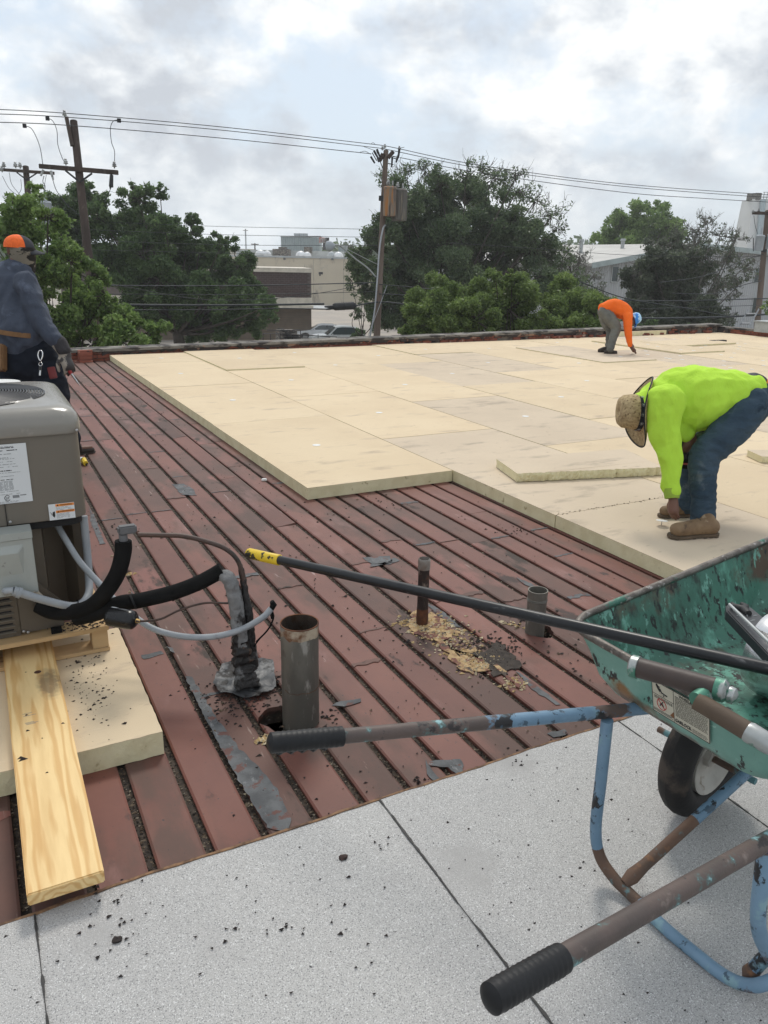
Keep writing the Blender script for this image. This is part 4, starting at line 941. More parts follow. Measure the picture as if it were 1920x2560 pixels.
# handles: grip ends towards the left
F0, N0 = G(668,1858,.70), G(1218,2502,.70)
F1 = G(1530,1778,.575); N1 = G(1925,2098,.575)
def hz(a, b, t): return a+(b-a)*t
for nm, a0, a1 in (('handle', F0, F1), ('handle', N0, N1)):
    d_ = (a1-a0)/np.linalg.norm(a1-a0); ga = a0; gl = .165 if a0 is F0 else .155
    far = a1+d_*.62 if a0 is F0 else a1+d_*.62
    # grip
    mb = MB(); rr_ = []; pts = []; K = 44
    for k in range(K):
        t = k/(K-1); pts.append(ga+d_*gl*t)
        w = .0215 if t > .04 else .0215*math.sqrt(max(.15, t/.04))
        rr_.append(w*(1.0+(.045 if (k % 3 == 0 and .12 < t < .93) else 0)))
    mb.tube(pts, rr_, 20)
    up_ = V(0,0,-1); 
    for k in range(5):
        q = ga+d_*gl*(.15+.15*k)+V(0,0,-.0205); mb.tube([q-d_*.010, q, q+d_*.011], [.0045,.0105,.0045], 8)
    mb.build('grip', M_grip, wb, smooth=45)
    # tube: brown worn part, then blue paint towards the legs
    s0 = ga+d_*(gl-.02); L_ = np.linalg.norm(far-s0)
    if a0 is F0:
        cut_ = np.linalg.norm(a1-s0)*.50
        mb = MB(); mb.tube([s0, s0+d_*cut_], .0165, 18); mb.build('handle', M_bare, wb, smooth=50)
        bend = a1+d_*.0; mb = MB(); mb.tube([s0+d_*cut_, a1, a1+(far-a1)*1.0], .0166, 18); mb.build('handle', M_blue, wb, smooth=50)
    else:
        mb = MB(); mb.tube([s0, far], .0175, 18); mb.build('handle', M_bare, wb, smooth=50)
# legs: one bent tube, down, along the membrane, up again
legr = .0155
def leg_at(u, v, z): return G(u, v, z)
Ltop = G(1518,1800,.56); Lk = G(1488,2085,.185)
La = [Ltop, hz(Ltop, Lk, .5), hz(Ltop, Lk, .95), G(1500,2140,.125), G(1535,2195,.088), G(1580,2240,FZ+.021), G(1660,2318,FZ+legr), G(1740,2385,FZ+legr), G(1800,2432,FZ+.018), G(1850,2458,.085), G(1900,2462,.118), G(1945,2430,.17)]
top2 = hz(N0, N1, .98)+V(0,.0,-.01)
La += [V(top2[0]+.02, top2[1]-.01, .36), top2]
c_ = curve(La, 8); A = len(c_)
sA, sB, sC = int(A*.22), int(A*.42), int(A*.60)
for a_, b_, m_ in ((0, int(A*.20), M_blue), (int(A*.20), int(A*.40), M_rus2), (int(A*.40), A-1, M_blue)):
    mb = MB(); mb.tube(c_[a_:b_+1], legr, 16, cap=(a_ == 0 or b_ == A-1)); mb.build('leg_frame', m_, wb, smooth=60)
# braces
b0, b1 = G(1566,2204,.092), G(1835,1960,.265); d_ = (b1-b0)
mb = MB(); mb.tube([b0-d_*.02, b0+d_*.05, b0+d_*.16], [.013,.020,.0155], 14, flat=1.0); mb.tube([b0+d_*.16, hz(b0,b1,.62)], .0155, 14); mb.build('brace', M_rus2, wb, smooth=60)
mb = MB(); mb.tube([hz(b0,b1,.62), b1, b1+d_*.35], .0156, 14); mb.build('brace', M_blue, wb, smooth=60)
b0, b1 = G(1868,2440,.095), G(1935,2370,.20); d_ = (b1-b0)
mb = MB(); mb.tube([b0-d_*.1, b0+d_*.1, b0+d_*.3], [.006,.019,.0155], 14); mb.build('brace', M_rus2, wb, smooth=60)
mb = MB(); mb.tube([b0+d_*.3, b1+d_*2.4], .0156, 14); mb.build('brace', M_blue, wb, smooth=60)
# tray
ax_ = V(math.cos(R(3)), math.sin(R(3)), 0); sd_ = V(-ax_[1], ax_[0], 0)
T0 = V(1.344, 1.440, 0)
def TP(a_, s_, z): return V(T0[0], T0[1], 0)+ax_*a_+sd_*s_+V(0,0,z)
# plan outlines (along, side, z): rear left corner near T0; side runs to negative s (towards the viewer)
def outline(a0, a1, s0, s1, r, zf, n=7):
    o = []
    for cx, cy, an in ((a0+r, s0-r, 90), (a0+r, s1+r, 180), (a1-r, s1+r, 270), (a1-r, s0-r, 0)):
        for k in range(n+1):
            t = R(an+90*k/n); x, y = cx+r*math.cos(t), cy+r*math.sin(t); o.append((x, y))
    return [(x, y, zf(x, y)) for x, y in o]
rimz = lambda x, y: .716+.100*max(0, min(1, x/.95))
L0 = outline(.0, 1.02, .012, -.70, .085, rimz)
L1 = outline(.014, .93, -.020, -.665, .085, lambda x, y: .665+.05*x)
L2 = outline(.026, .80, -.055, -.63, .08, lambda x, y: .605+.02*x)
L3 = outline(.046, .70, -.095, -.59, .07, lambda x, y: .572+.0*x)
L4 = outline(.11, .64, -.15, -.53, .06, lambda x, y: .560)
def shell(layers, off, mi, mb, flip=False):
    n = len(layers[0]); vs = []
    for ly in layers:
        cx = sum(p[0] for p in ly)/n; cy = sum(p[1] for p in ly)/n
        for (x, y, z) in ly:
            dx, dy = x-cx, y-cy; l_ = math.hypot(dx, dy)+1e-9
            dn = .004*mnoise.noise(Vector((x*6, y*6, z*6)))
            vs.append(TP(x+dx/l_*(off+dn), y+dy/l_*(off+dn), z-abs(off)*.6))
    fs = [(j*n+i, j*n+(i+1) % n, (j+1)*n+(i+1) % n, (j+1)*n+i) for j in range(len(layers)-1) for i in range(n)]
    fs.append(tuple((len(layers)-1)*n+i for i in range(n)))
    mb.add(vs, fs, mi)
def dense(layers, k=3):
    out = []
    for a_, b_ in zip(layers, layers[1:]):
        for q in range(k): out.append([tuple(np.array(p)*(1-q/k)+np.array(w)*q/k) for p, w in zip(a_, b_)])
    return out+[layers[-1]]
LL = dense([L0, L1, L2, L3, L4])
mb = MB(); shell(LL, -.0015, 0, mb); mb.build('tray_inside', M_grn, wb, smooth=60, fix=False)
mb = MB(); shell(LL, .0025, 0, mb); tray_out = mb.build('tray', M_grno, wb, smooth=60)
rim = [TP(x, y, z+.001+.003*mnoise.noise(Vector((x*9, y*9, 1)))) for x, y, z in L0]
mb = MB(); R2 = [];
for i in range(len(rim)):
    p, q = rim[i], rim[(i+1) % len(rim)]; k_ = max(1, int(np.linalg.norm(q-p)/.05))
    for j in range(k_): R2.append(p+(q-p)*j/k_)
mb.tube(R2+[R2[0]], [.0105*(1+.12*mnoise.noise(Vector((i*.7, 0, 0)))) for i in range(len(R2)+1)], 10, cap=False); mb.build('rolled_rim', M_rim, wb, smooth=60)
# warning label on the rear panel, between rim and floor of the tray
def rear(s_, t):  # s_: along side, t: 0 rim .. 1 lower edge
    z = .716-.111*t; a_ = .028*t; return TP(a_-.0065, s_, z)
M_lbw = mat('aged cream label', (.55,.52,.42), (.48,.45,.36), 7, .55, layers=[((.33,.28,.20), 12, .62, .74)])
lf = [rear(-.292,.14), rear(-.292,.97), rear(-.46,.97), rear(-.46,.12)]
un = (lf[2]-lf[1]); un /= np.linalg.norm(un); vn = (lf[0]-lf[1]); vn -= un*(vn@un); vn /= np.linalg.norm(vn); nn = np.cross(un, vn)
lo_ = lf[1]; LWd, LHt = .200, .100
def lp(a_, b_, o_=0): return lo_+un*a_*.82+vn*b_*.97+nn*(.0012+o_)
mb = MB(); mb.prism([lp(0,0), lp(LWd,0), lp(LWd,LHt), lp(0,LHt)], nn*.0008); wl = mb.build('warning_label', M_lbw, wb)
def lrect(mb, a0, b0, a1, b1, o_=.0011): mb.prism([lp(a0,b0,o_), lp(a1,b0,o_), lp(a1,b1,o_), lp(a0,b1,o_)], nn*.0003)
mb = MB()
for q in ((0,0,LWd,.0018),(0,LHt-.0018,LWd,LHt),(0,0,.0018,LHt),(LWd-.0018,0,LWd,LHt),(.078,0,.0795,LHt),(0,.058,.078,.0592)): lrect(mb, *q)
mb.build('printed_frame', M_ink, wl)
mb = MB(); rl = random.Random(5)
for i in range(15):
    b_ = .085-.0042*i; a_ = .084
    if b_ < .024: break
    while a_ < .192: w = rl.uniform(.004,.016); lrect(mb, a_, b_, min(a_+w, .194), b_+.0014); a_ += w+.0018
for i in range(3):
    b_ = .053-.003*i; a_ = .008
    while a_ < .07: w = rl.uniform(.004,.012); lrect(mb, a_, b_, min(a_+w, .074), b_+.0011); a_ += w+.0015
for i in range(3):
    b_ = .012-.003*i; a_ = .004
    while a_ < .07: w = rl.uniform(.004,.012); lrect(mb, a_, b_, min(a_+w, .074), b_+.0011); a_ += w+.0015
for i in range(3):
    b_ = .014-.004*i; a_ = .142
    while a_ < .19: w = rl.uniform(.004,.010); lrect(mb, a_, b_, min(a_+w, .194), b_+.0011); a_ += w+.0015
mb.build('printed_lines', M_ink, wl)
text_mesh('WHEELBARROW', .0105, M_ink, lp(.098,.0885,.0012), un, vn, parent=wl, wid=.070)
text_mesh('GARLOCK', .0135, M_ink, lp(.082,.0070,.0012), un, vn, parent=wl, wid=.046, ext=.0009)
mb = MB(); mb.tube([lp(.034+.0165*math.cos(t), .034+.0165*math.sin(t), .0012) for t in np.linspace(0, 6.283, 28)], .0011, 4, cap=False); mb.tube([lp(.0225,.0455,.0014), lp(.0455,.0225,.0014)], .0011, 4)
mb.build('prohibition_sign', mat('red print', (.5,.05,.05), None, 5, .5), wl)
mb = MB()
mb.tube([lp(.040,.044,.0013), lp(.034,.037,.0013), lp(.028,.028,.0013)], .0016, 4); mb.tube([lp(.028,.034,.0013), lp(.042,.030,.0013)], .0012, 4); mb.tube([lp(.034,.037,.0013), lp(.040,.034,.0013)], .0012, 4)
mb.tube([lp(.018,.092,.0013), lp(.023,.083,.0013), lp(.032,.074,.0013)], .0024, 5); mb.tube([lp(.020,.088,.0013), lp(.030,.086,.0013)], .0014, 4); mb.tube([lp(.024,.082,.0013), lp(.032,.080,.0013), lp(.035,.074,.0013)], .0014, 4)
mb.tube([lp(.034,.072,.0013), lp(.056,.070,.0013)], .0018, 4); mb.tube([lp(.044,.071,.0013), lp(.043,.062,.0013)], .0012, 4); mb.build('figure_symbols', M_ink, wl)
mb = MB(); mb.prism([lp(.064,.016,.0012), lp(.0785,.012,.0012), lp(.0785,.034,.0012)], nn*.0004); mb.build('green_triangle', M_grno, wl)
# wheel
wc = V(1.805, 1.295, FZ+.200); wax = V(-.16, .987, 0); wax /= np.linalg.norm(wax)
mb = MB(); prof = []
for k in range(17):
    t = math.pi*2*k/16; prof.append((.152+.047*math.cos(t), .048*math.sin(t)))
mb.lathe(prof, wc, wax, 44, cap=False); ty = mb.build('tyre', M_tyre, wb, smooth=60)
mb = MB(); mb.lathe([(0,.030),(.028,.030),(.030,.012),(.06,.008),(.085,.016),(.100,.034),(.112,.040),(.112,-.040),(.100,-.034),(.085,-.016),(.06,-.008),(.030,-.012),(.028,-.030),(0,-.030)], wc, wax, 32); mb.build('rim', M_wrim, wb, smooth=35)
mb = MB(); p = wc-wax*.0475+V(-.155,0,.02); mb.lathe([(0,0),(.005,0),(.004,.004),(0,.005)], p, -wax, 8); mb.build('valve_bead', M_steel, wb, smooth=50)
mb = MB(); mb.tube([wc-wax*.16, wc+wax*.16], .010, 12); mb.build('axle', M_rus2, wb)

# ------------------------------------------------------------------ tools in and on the barrow
M_pole = mat('black painted pole', (.008,.009,.011), (.014,.015,.017), 10, .36, spec=.4, layers=[((.12,.12,.12), 30, .68, .8, (.3,.3,1), None)])
M_yel = mat('scuffed yellow sleeve', (.72,.50,.03), (.65,.44,.02), 9, .45, layers=[((.02,.018,.015), 17, .54, .60, (1,1,1), .5)])
t = thing('long_handled_tool', 'long black pole with scuffed yellow end resting across the wheelbarrow rim', 'tool', G(1455,1560,.76))
pc = TP(.0, 0, 0); pa = G(1455,1568,.765); 
# the far end floats out beyond the rim, the near end passes above the tray
pend = G(1960,1680,.80); dd = (pend-pa)/np.linalg.norm(pend-pa)
# tip: on the same straight line, seen at (618,1400)
best = min(np.linspace(.6, 2.4, 400), key=lambda L_: abs(((lambda q: 960+FPX*((q-EYEV)@CR)/((q-EYEV)@_d))(pa-dd*L_))-620))
tip = pa-dd*best
_v = (tip-EYEV); 
mb = MB(); mb.tube([tip+dd*.12, pend+dd*.35], .0155, 18); mb.build('pole', M_pole, t, smooth=50)
mb = MB(); mb.tube([tip, tip+dd*.004, tip+dd*.006, tip+dd*.15, tip+dd*.152], [.014,.0175,.0188,.0188,.0165], 20); mb.build('yellow_sleeve', M_yel, t, smooth=50)
TIPPX = (960+FPX*(_v@CR)/(_v@_d), 1280-FPX*(_v@CU)/(_v@_d)); print('pole tip px', TIPPX)
M_wood = mat('dark brown wooden grip', (.060,.042,.036), (.045,.033,.029), 7, .5, bump=.2, bscale=40, layers=[((.16,.12,.09), 10, .66, .76)])
M_ofer = mat('worn green aluminium cap', (.45,.46,.46), (.33,.35,.34), 9, .35, metal=.5, layers=[((.08,.22,.16), 10, .48, .56, None, .5)])
t = thing('d_handle_shovel', 'tool with brown T grip and green metal caps lying over the near wheelbarrow rim', 'tool', G(1700,1720,.77))
g0, g1 = G(1592,1668,.775), G(1792,1722,.785); d_ = (g1-g0)/np.linalg.norm(g1-g0)
mb = MB(); mb.tube([g0, g1], .0235, 20); mb.build('grip', M_wood, t, smooth=50)
mb = MB(); mb.tube([g0-d_*.016, g0-d_*.012, g0+d_*.004, g0+d_*.005], [.020,.0262,.0262,.0240], 20); mb.build('end_cap', M_ofer, t, smooth=40)
mb = MB(); mb.tube([g1-d_*.004, g1-d_*.003, g1+d_*.016, g1+d_*.022], [.0240,.0262,.0262,.018], 20); mb.lathe([(0,0),(.016,.001),(.019,.008),(.017,.018),(.008,.024),(0,.025)], g1+d_*.012+V(.006,-.004,-.006), d_+V(.15,-.5,-.1), 14)
mb.build('end_cap', M_ofer, t, smooth=40)
h0, h1 = G(1742,1752,.765), G(1872,1830,.745); e_ = (h1-h0)/np.linalg.norm(h1-h0)
mb = MB(); mb.tube([g0+d_*.16+V(.01,0,-.008), h0], .020, 14); mb.build('socket', M_ofer, t, smooth=40)
mb = MB(); mb.tube([h0, h1], [.020,.0205], 18); mb.build('shaft', mat('weathered wooden shaft', (.13,.09,.055), (.09,.062,.042), 8, .6, stretch=(1,1,1), bump=.3), t, smooth=50)
mb = MB(); mb.tube([h1-e_*.004, h1+e_*.002, h1+e_*.045, h1+e_*.07], [.0205,.0225,.0215,.012], 18); mb.build('ferrule', M_ofer, t, smooth=40)
M_alum = mat('brushed aluminium sheet', (.72,.72,.72), (.60,.60,.61), 4, .24, metal=.9, stretch=(1,6,1), bump=.08, bscale=30, layers=[((.35,.33,.3), 8, .68, .8)])
t = thing('aluminium_canister', 'shiny bare aluminium cylinder lying inside the wheelbarrow tray', 'canister', TP(.55,-.35,.56))
cA, cB = G(1812,1580,.66), G(1980,1860,.655); d_ = (cB-cA)/np.linalg.norm(cB-cA)
cA = G(1893,1618,.685); cB = cA+V(.07,-.40,.0); d_ = (cB-cA)/np.linalg.norm(cB-cA)
mb = MB(); rr_ = [(0,0),(.060,.0),(.104,.012),(.112,.03),(.115,.05)]
for k in range(1, 8): h = .05+.05*k; rr_ += [(.115,h-.006),(.1175,h-.003),(.1175,h+.003),(.115,h+.006)] if k in (2,4,) else [(.115,h)]
rr_ += [(.112,.44),(0,.45)]; mb.lathe(rr_, cA, d_, 40); mb.build('shell', M_alum, t, smooth=35)
mb = MB(); mb.tube([cA+d_*.08+V(.0,0,.1155), cA+d_*.20+V(0.01,0,.1155)], .0012, 4); mb.build('scratch', M_dark, t)
t = thing('foot_pedal_bar', 'black tread plate bar with a hooked claw end leaning in the wheelbarrow tray', 'tool', TP(.70,-.15,.60))
k0, k1 = G(1848,1528,.755), G(1990,1655,.765); d_ = (k1-k0); d_ /= np.linalg.norm(d_); w_ = np.cross(d_, V(0,0,1)); w_ /= np.linalg.norm(w_)
M_plt = mat('black tread plate', (.035,.037,.042), (.045,.047,.052), 9, .45, metal=.2, spec=.5, bump=.2)
mb = MB(); P_ = [k0-w_*.035, k0-w_*.03+d_*-.02, k0+w_*.03+d_*-.02, k0+w_*.045+d_*.02, k1+w_*.06, k1-w_*.04]; mb.prism([p+V(0,0,-.02) for p in P_], (0,0,.03)); mb.build('plate', M_plt, t, bevel=.003)
mb = MB()
for i in range(7):
    for j in (-1, 0, 1):
        p = k0+d_*(.02+.032*i)+w_*(.022*j+.004)+V(0,0,.0105); q = (d_ if (i+j) % 2 else w_)*.008+(w_ if (i+j) % 2 else d_)*.003; mb.tube([p-q, p, p+q], [.0005,.0018,.0005], 5)
mb.build('tread_bumps', M_gal, t)
mb = MB(); q = k0+V(0,0,.014); cl = [q+w_*.006*0+d_*.05, q+d_*.02, q+d_*.0-w_*.016, q-d_*.022-w_*.014]; mb.tube(cl, [.010,.012,.009,.005], 8); cl = [q+d_*.02, q+d_*.0+w_*.018, q-d_*.024+w_*.012]; mb.tube(cl, [.012,.009,.004], 8); mb.build('claw', M_blk, t, smooth=50)
mb = MB(); mb.tube([k0+w_*.03+V(0,0,.02), k1+w_*.05+V(0,0,.03)], .004, 8); mb.build('rod', M_gal, t)

# ================================================================== people
def chain_mesh(mb, pts, rad, flat=None, up=None, seg=16, n=5):
    """tapered limb with round ends; flat: depth/width ratio of the section, per point"""
    flat = flat or [1]*len(pts)
    c = curve([list(p)+[r_, f] for p, r_, f in zip(pts, rad, flat)], n)
    P = [q[:3] for q in c]; rr_ = [max(.002, q[3]) for q in c]; ff = [q[4] for q in c]
    t0 = P[0]-P[1]; t0 /= np.linalg.norm(t0); t1 = P[-1]-P[-2]; t1 /= np.linalg.norm(t1)
    pre, pr, pf = [], [], []; post, qr, qf = [], [], []
    for k in (1.45, 1.1, .75, .4):
        a_ = k; pre.append(P[0]+t0*rr_[0]*math.sin(a_)*.9); pr.append(rr_[0]*max(.12, math.cos(a_))); pf.append(ff[0])
    for k in (.4, .75, 1.1, 1.45):
        post.append(P[-1]+t1*rr_[-1]*math.sin(k)*.9); qr.append(rr_[-1]*max(.12, math.cos(k))); qf.append(ff[-1])
    P = pre+P+post; rr_ = pr+rr_+qr; ff = pf+ff+qf
    fr_ = frames(P, up); vs = []
    for p, (a_, b_), r_, f in zip(P, fr_, rr_, ff):
        for k in range(seg):
            t = 2*math.pi*k/seg; vs.append(p+a_*math.cos(t)*r_+b_*math.sin(t)*r_*f)
    m_ = len(P); fs = [(i*seg+k, i*seg+(k+1) % seg, (i+1)*seg+(k+1) % seg, (i+1)*seg+k) for i in range(m_-1) for k in range(seg)]
    fs += [tuple(range(seg))[::-1], tuple((m_-1)*seg+k for k in range(seg))]
    mb.add(vs, fs)
def fuse(mb, name, m_, parent, voxel, smooth=6, wr=0, wsc=9, wst=(1,1,1), sharp=0, extra=None):
    """one continuous skin over the overlapping limbs"""
    vs = np.vstack(mb.v); me = bpy.data.meshes.new('tmp'); me.from_pydata(vs.tolist(), [], mb.f)
    bm = bmesh.new(); bm.from_mesh(me); bmesh.ops.recalc_face_normals(bm, faces=bm.faces); bm.to_mesh(me); bm.free()
    o = bpy.data.objects.new('tmp', me); COL.objects.link(o)
    md = o.modifiers.new('r', 'REMESH'); md.mode = 'VOXEL'; md.voxel_size = voxel
    if smooth: s_ = o.modifiers.new('s', 'SMOOTH'); s_.factor = .5; s_.iterations = smooth
    bpy.context.view_layer.update()
    out = bpy.data.meshes.new_from_object(o.evaluated_get(bpy.context.evaluated_depsgraph_get()))
    bpy.data.objects.remove(o)
    n = len(out.vertices); co = np.empty(n*3); out.vertices.foreach_get('co', co); co = co.reshape(-1, 3)
    if wr:
        no = np.empty(n*3); out.vertices.foreach_get('normal', no); no = no.reshape(-1, 3)
        for i in range(n):
            p = co[i]; q = Vector((p[0]*wsc*wst[0], p[1]*wsc*wst[1], p[2]*wsc*wst[2]))
            w = 1-2*abs(mnoise.noise(q)) ; w2 = mnoise.noise(q*2.3)
            co[i] += no[i]*wr*(w*.7+w2*.5)
    if extra: co = extra(co)
    co = co - WL.get(parent.name, V(0,0,0))
    out.vertices.foreach_set('co', co.ravel()); out.name = name
    out.materials.clear(); [out.materials.append(q) for q in (m_ if isinstance(m_, (list, tuple)) else [m_])]
    out.polygons.foreach_set('use_smooth', [True]*len(out.polygons)); out.polygons.foreach_set('material_index', [0]*len(out.polygons))
    return link(name, out, parent)
M_skin = mat('brown skin', (.16,.08,.055), (.13,.065,.045), 9, .55, bump=.2, bscale=60, spec=.35)
def hand(mb, wrist, dirv, palmn, size, curl=.5, spread=.25, fold=(0,0,0,0)):
    """palm, four unequal bent fingers and a thumb from the side of the palm"""
    d_ = V(dirv)/np.linalg.norm(dirv); nn = V(palmn)-d_*(V(palmn)@d_); nn /= np.linalg.norm(nn); s_ = np.cross(d_, nn); k = size/.185
    chain_mesh(mb, [wrist-d_*.03*k, wrist+d_*.02*k, wrist+d_*.085*k], [.026*k, .033*k, .038*k], [1,1,1], up=s_, n=3)
    # flatten the palm by using two slim bars beside each other
    for i, (off, ln, rd) in enumerate(((-.030, .068, .0082), (-.010, .078, .0088), (.010, .073, .0085), (.029, .058, .0076))):
        b0 = wrist+d_*.075*k+s_*off*k; a_ = curl+fold[i]; dv = d_+s_*off*spread*8*k
        dv /= np.linalg.norm(dv); p1 = b0+dv*ln*.5*k+nn*math.sin(a_*.5)*ln*.28*k
        dv2 = dv*math.cos(a_)+nn*math.sin(a_); p2 = p1+dv2*ln*.33*k; dv3 = dv*math.cos(a_*1.7)+nn*math.sin(a_*1.7); p3 = p2+dv3*ln*.30*k
        chain_mesh(mb, [b0-dv*.02*k, p1, p2, p3], [rd*1.15*k, rd*k, rd*.92*k, rd*.8*k], n=3, seg=10)
    t0 = wrist+d_*.02*k-s_*.024*k; t1 = t0+(d_*.7-s_*.75+nn*.2)*.040*k; t2 = t1+(d_*.95-s_*.2+nn*.4)*.030*k; t3 = t2+(d_+nn*.4)*.022*k
    chain_mesh(mb, [t0, t1, t2, t3], [.015*k, .0115*k, .0105*k, .009*k], n=3, seg=10)
def head(mb, c, fwd, up_, s=1.0):
    """skull, jaw, nose, ears; s scales a 0.23 m head"""
    f = V(fwd)/np.linalg.norm(fwd); u = V(up_)-f*(V(up_)@f); u /= np.linalg.norm(u); r_ = np.cross(f, u); c = V(c)
    def ell(o_, rx, ry, rz, seg=18, rings=12):
        vs = []
        for i in range(rings+1):
            ph = math.pi*i/rings
            for k in range(seg):
                t = 2*math.pi*k/seg; vs.append(c+o_+f*ry*math.sin(ph)*math.cos(t)+r_*rx*math.sin(ph)*math.sin(t)+u*rz*math.cos(ph))
        fs = [(i*seg+k, i*seg+(k+1) % seg, (i+1)*seg+(k+1) % seg, (i+1)*seg+k) for i in range(rings) for k in range(seg)]
        mb.add(vs, fs)
    ell(u*.02*s, .076*s, .096*s, .092*s); ell(f*.025*s-u*.055*s, .056*s, .062*s, .062*s); ell(f*.094*s-u*.012*s, .012*s, .018*s, .022*s)
    ell(f*.075*s-u*.052*s, .026*s, .020*s, .008*s); ell(f*.085*s+u*.018*s, .045*s, .012*s, .010*s)
    for q in (-1, 1): ell(r_*q*.078*s-u*.008*s-f*.005*s, .010*s, .020*s, .030*s)
def boot(t, heel, toe, ankle, m_, msole, h=.05, w=.048, seed=0):
    heel, toe, ankle = V(heel), V(toe), V(ankle); d_ = toe-heel; L_ = np.linalg.norm(d_); d_ /= L_; u = V(0,0,1); s_ = np.cross(d_, u); s_ /= np.linalg.norm(s_); k = L_/.30
    mb = MB()
    chain_mesh(mb, [heel+d_*.035*k+u*.055*k, heel+d_*.12*k+u*.058*k, heel+d_*.20*k+u*.048*k, toe-d_*.045*k+u*.046*k], [.048*k,.048*k,.044*k,.040*k], [1,.95,1.05,1.2], up=u)
    chain_mesh(mb, [heel+d_*.05*k+u*.06*k, hz(heel+d_*.06*k+u*.10*k, ankle, .4), ankle], [.046*k,.047*k,.050*k], [1,1,1], up=d_)
    up_ = fuse(mb, 'boot', m_, t, .006, 3, wr=.0016, wsc=26)
    mb = MB(); o = []
    for (a_, w_) in ((-.008,.0),(-.004,.026),(.02,.038),(.08,.036),(.13,.034),(.19,.042),(.25,.044),(.285,.034),(.302,.018),(.307,0)): o.append((a_*k, w_*k))
    poly = [heel+d_*a_+s_*w_*1.08 for a_, w_ in o]+[heel+d_*a_-s_*w_*1.08 for a_, w_ in o[::-1][1:-1]]
    mb.prism([p+u*.002 for p in poly], u*.020*k)
    for i in range(8):
        if 3 <= i <= 3: continue
        q = heel+d_*(.01+.036*i)*k; mb.prism([q+s_*.044*k, q+d_*.02*k+s_*.044*k, q+d_*.02*k-s_*.044*k, q-s_*.044*k], u*.006)
    mb.build('sole', msole, up_, bevel=.002)
    mb = MB()
    for i in range(5):
        q = heel+d_*(.125+.020*i)*k+u*(.104-.006*i-.0)*k; mb.tube([q-s_*.020*k, q+u*.004, q+s_*.020*k], .0022, 5)
    mb.build('laces', M_lace, up_); return up_
M_lace = mat('boot laces', (.09,.07,.05), None, 6, .8)
M_btan = mat('tan work boot leather', (.22,.145,.08), (.14,.085,.045), 7, .75, bump=.3, bscale=40, layers=[((.09,.055,.03), 9, .58, .7), ((.30,.22,.14), 14, .64, .8)])
M_bsol = mat('dusty boot sole', (.12,.085,.055), (.08,.06,.04), 9, .85)
M_bdk = mat('dark boot leather', (.045,.036,.030), (.035,.028,.024), 7, .7, bump=.3, bscale=40)
M_lime = mat('lime hi vis cotton', (.49,.78,.07), (.44,.70,.06), 2.2, .85, bump=.55, bscale=11, bdist=.03, stretch=(1,1,.6), spec=.2, layers=[((.40,.66,.06), 5, .64, .8)])
M_limd = mat('lime rib cuff', (.30,.44,.05), (.26,.38,.05), 9, .9)
M_jean = mat('dark blue denim', (.052,.082,.112), (.034,.056,.080), 3, .9, bump=.7, bscale=14, bdist=.03, stretch=(1,1,1.7), spec=.15, layers=[((.15,.18,.19), 4.2, .54, .74), ((.085,.08,.06), 6, .66, .8), ((.02,.035,.055), 5, .60, .72)])
M_straw = mat('woven straw', (.50,.38,.21), (.34,.25,.13), 42, .85, bump=1, bscale=70, stretch=(1,1,1.6), layers=[((.18,.12,.06), 55, .58, .66, (1,1.6,1), None)])
M_band = mat('navy band cloth', (.012,.014,.025), None, 6, .7)
M_star = mat('grey star print', (.40,.42,.45), None, 6, .6)
rgt, upv, fwd = V(CR), V(CU), V(_d)

# ---- worker in the lime shirt
gz = BT+.004
fa, fb = G(1789,1338,gz), G(1672,1345,gz)       # near boot heel, toe
ga_, gb_ = G(1738,1290,gz), G(1646,1292,gz)      # far boot
DN = dep(fa)
w1 = thing('person', 'worker in lime hi vis shirt, jeans and straw hat bending down to the boards', 'person', (*((fa+ga_)/2)[:2], gz))
px = lambda r_, de: r_*de/FPX
d0 = DN+.16
def LP(lst, de): return [D(u, v, de if len(q) == 1 else q[0]) for (u, v, *_), q in ((x, x[3:] or (de,)) for x in lst)], [px(x[2], (x[3] if len(x) > 3 else de)) for x in lst]
up_l = fwd
# body: a continuous figure under the clothes
mb = MB()
tor = [(1866,1000,34),(1826,990,42),(1775,992,50),(1725,998,52),(1680,1006,46),(1645,1012,34)]
P_, r_ = LP(tor, d0); chain_mesh(mb, P_, [q*.8 for q in r_], [1.1]*6, up=upv)
hc = D(1597,1036,d0)
chain_mesh(mb, [D(1650,1014,d0), D(1622,1028,d0), hc], [px(26,d0), px(22,d0), px(24,d0)], n=4)
hup = -rgt*1.0+upv*.04; hfw = -upv*1.0-rgt*.10
head(mb, hc, hfw, hup, .98)
for leg, de, R0 in (([(1862,1016,38),(1830,1062,38),(1795,1102,35),(1762,1142,30),(1757,1190,25),(1758,1240,18),(1762,1300,15)], DN+.03, 0), ([(1850,1020,36),(1790,1090,34),(1738,1140,30),(1728,1190,21),(1722,1235,18),(1722,1268,15)], DN+.32, 0)):
    P_, r_ = LP(leg, de); chain_mesh(mb, P_, [q*.74 for q in r_])
for heel, toe in ((fa, fb), (ga_, gb_)):
    d_ = (toe-heel); chain_mesh(mb, [heel+d_*.2+V(0,0,.05), heel+d_*.5+V(0,0,.05), heel+d_*.8+V(0,0,.04)], [.03,.032,.028])
na = [(1664,1008,30),(1660,1080,24),(1672,1130,20),(1677,1180,17),(1682,1238,14)]
P_, r_ = LP(na, d0-.18); chain_mesh(mb, P_, [q*.72 for q in r_[:-1]]+[r_[-1]*.95])
hand(mb, D(1683,1246,d0-.18), -upv+rgt*.02, rgt*.8+fwd*.4, .165, curl=.55)
fa_ = [(1668,1020,30,d0+.20),(1700,1072,25,d0+.18),(1722,1098,19,d0+.12),(1712,1118,15,d0+.08)]
P_, r_ = LP(fa_, d0); chain_mesh(mb, P_, r_)
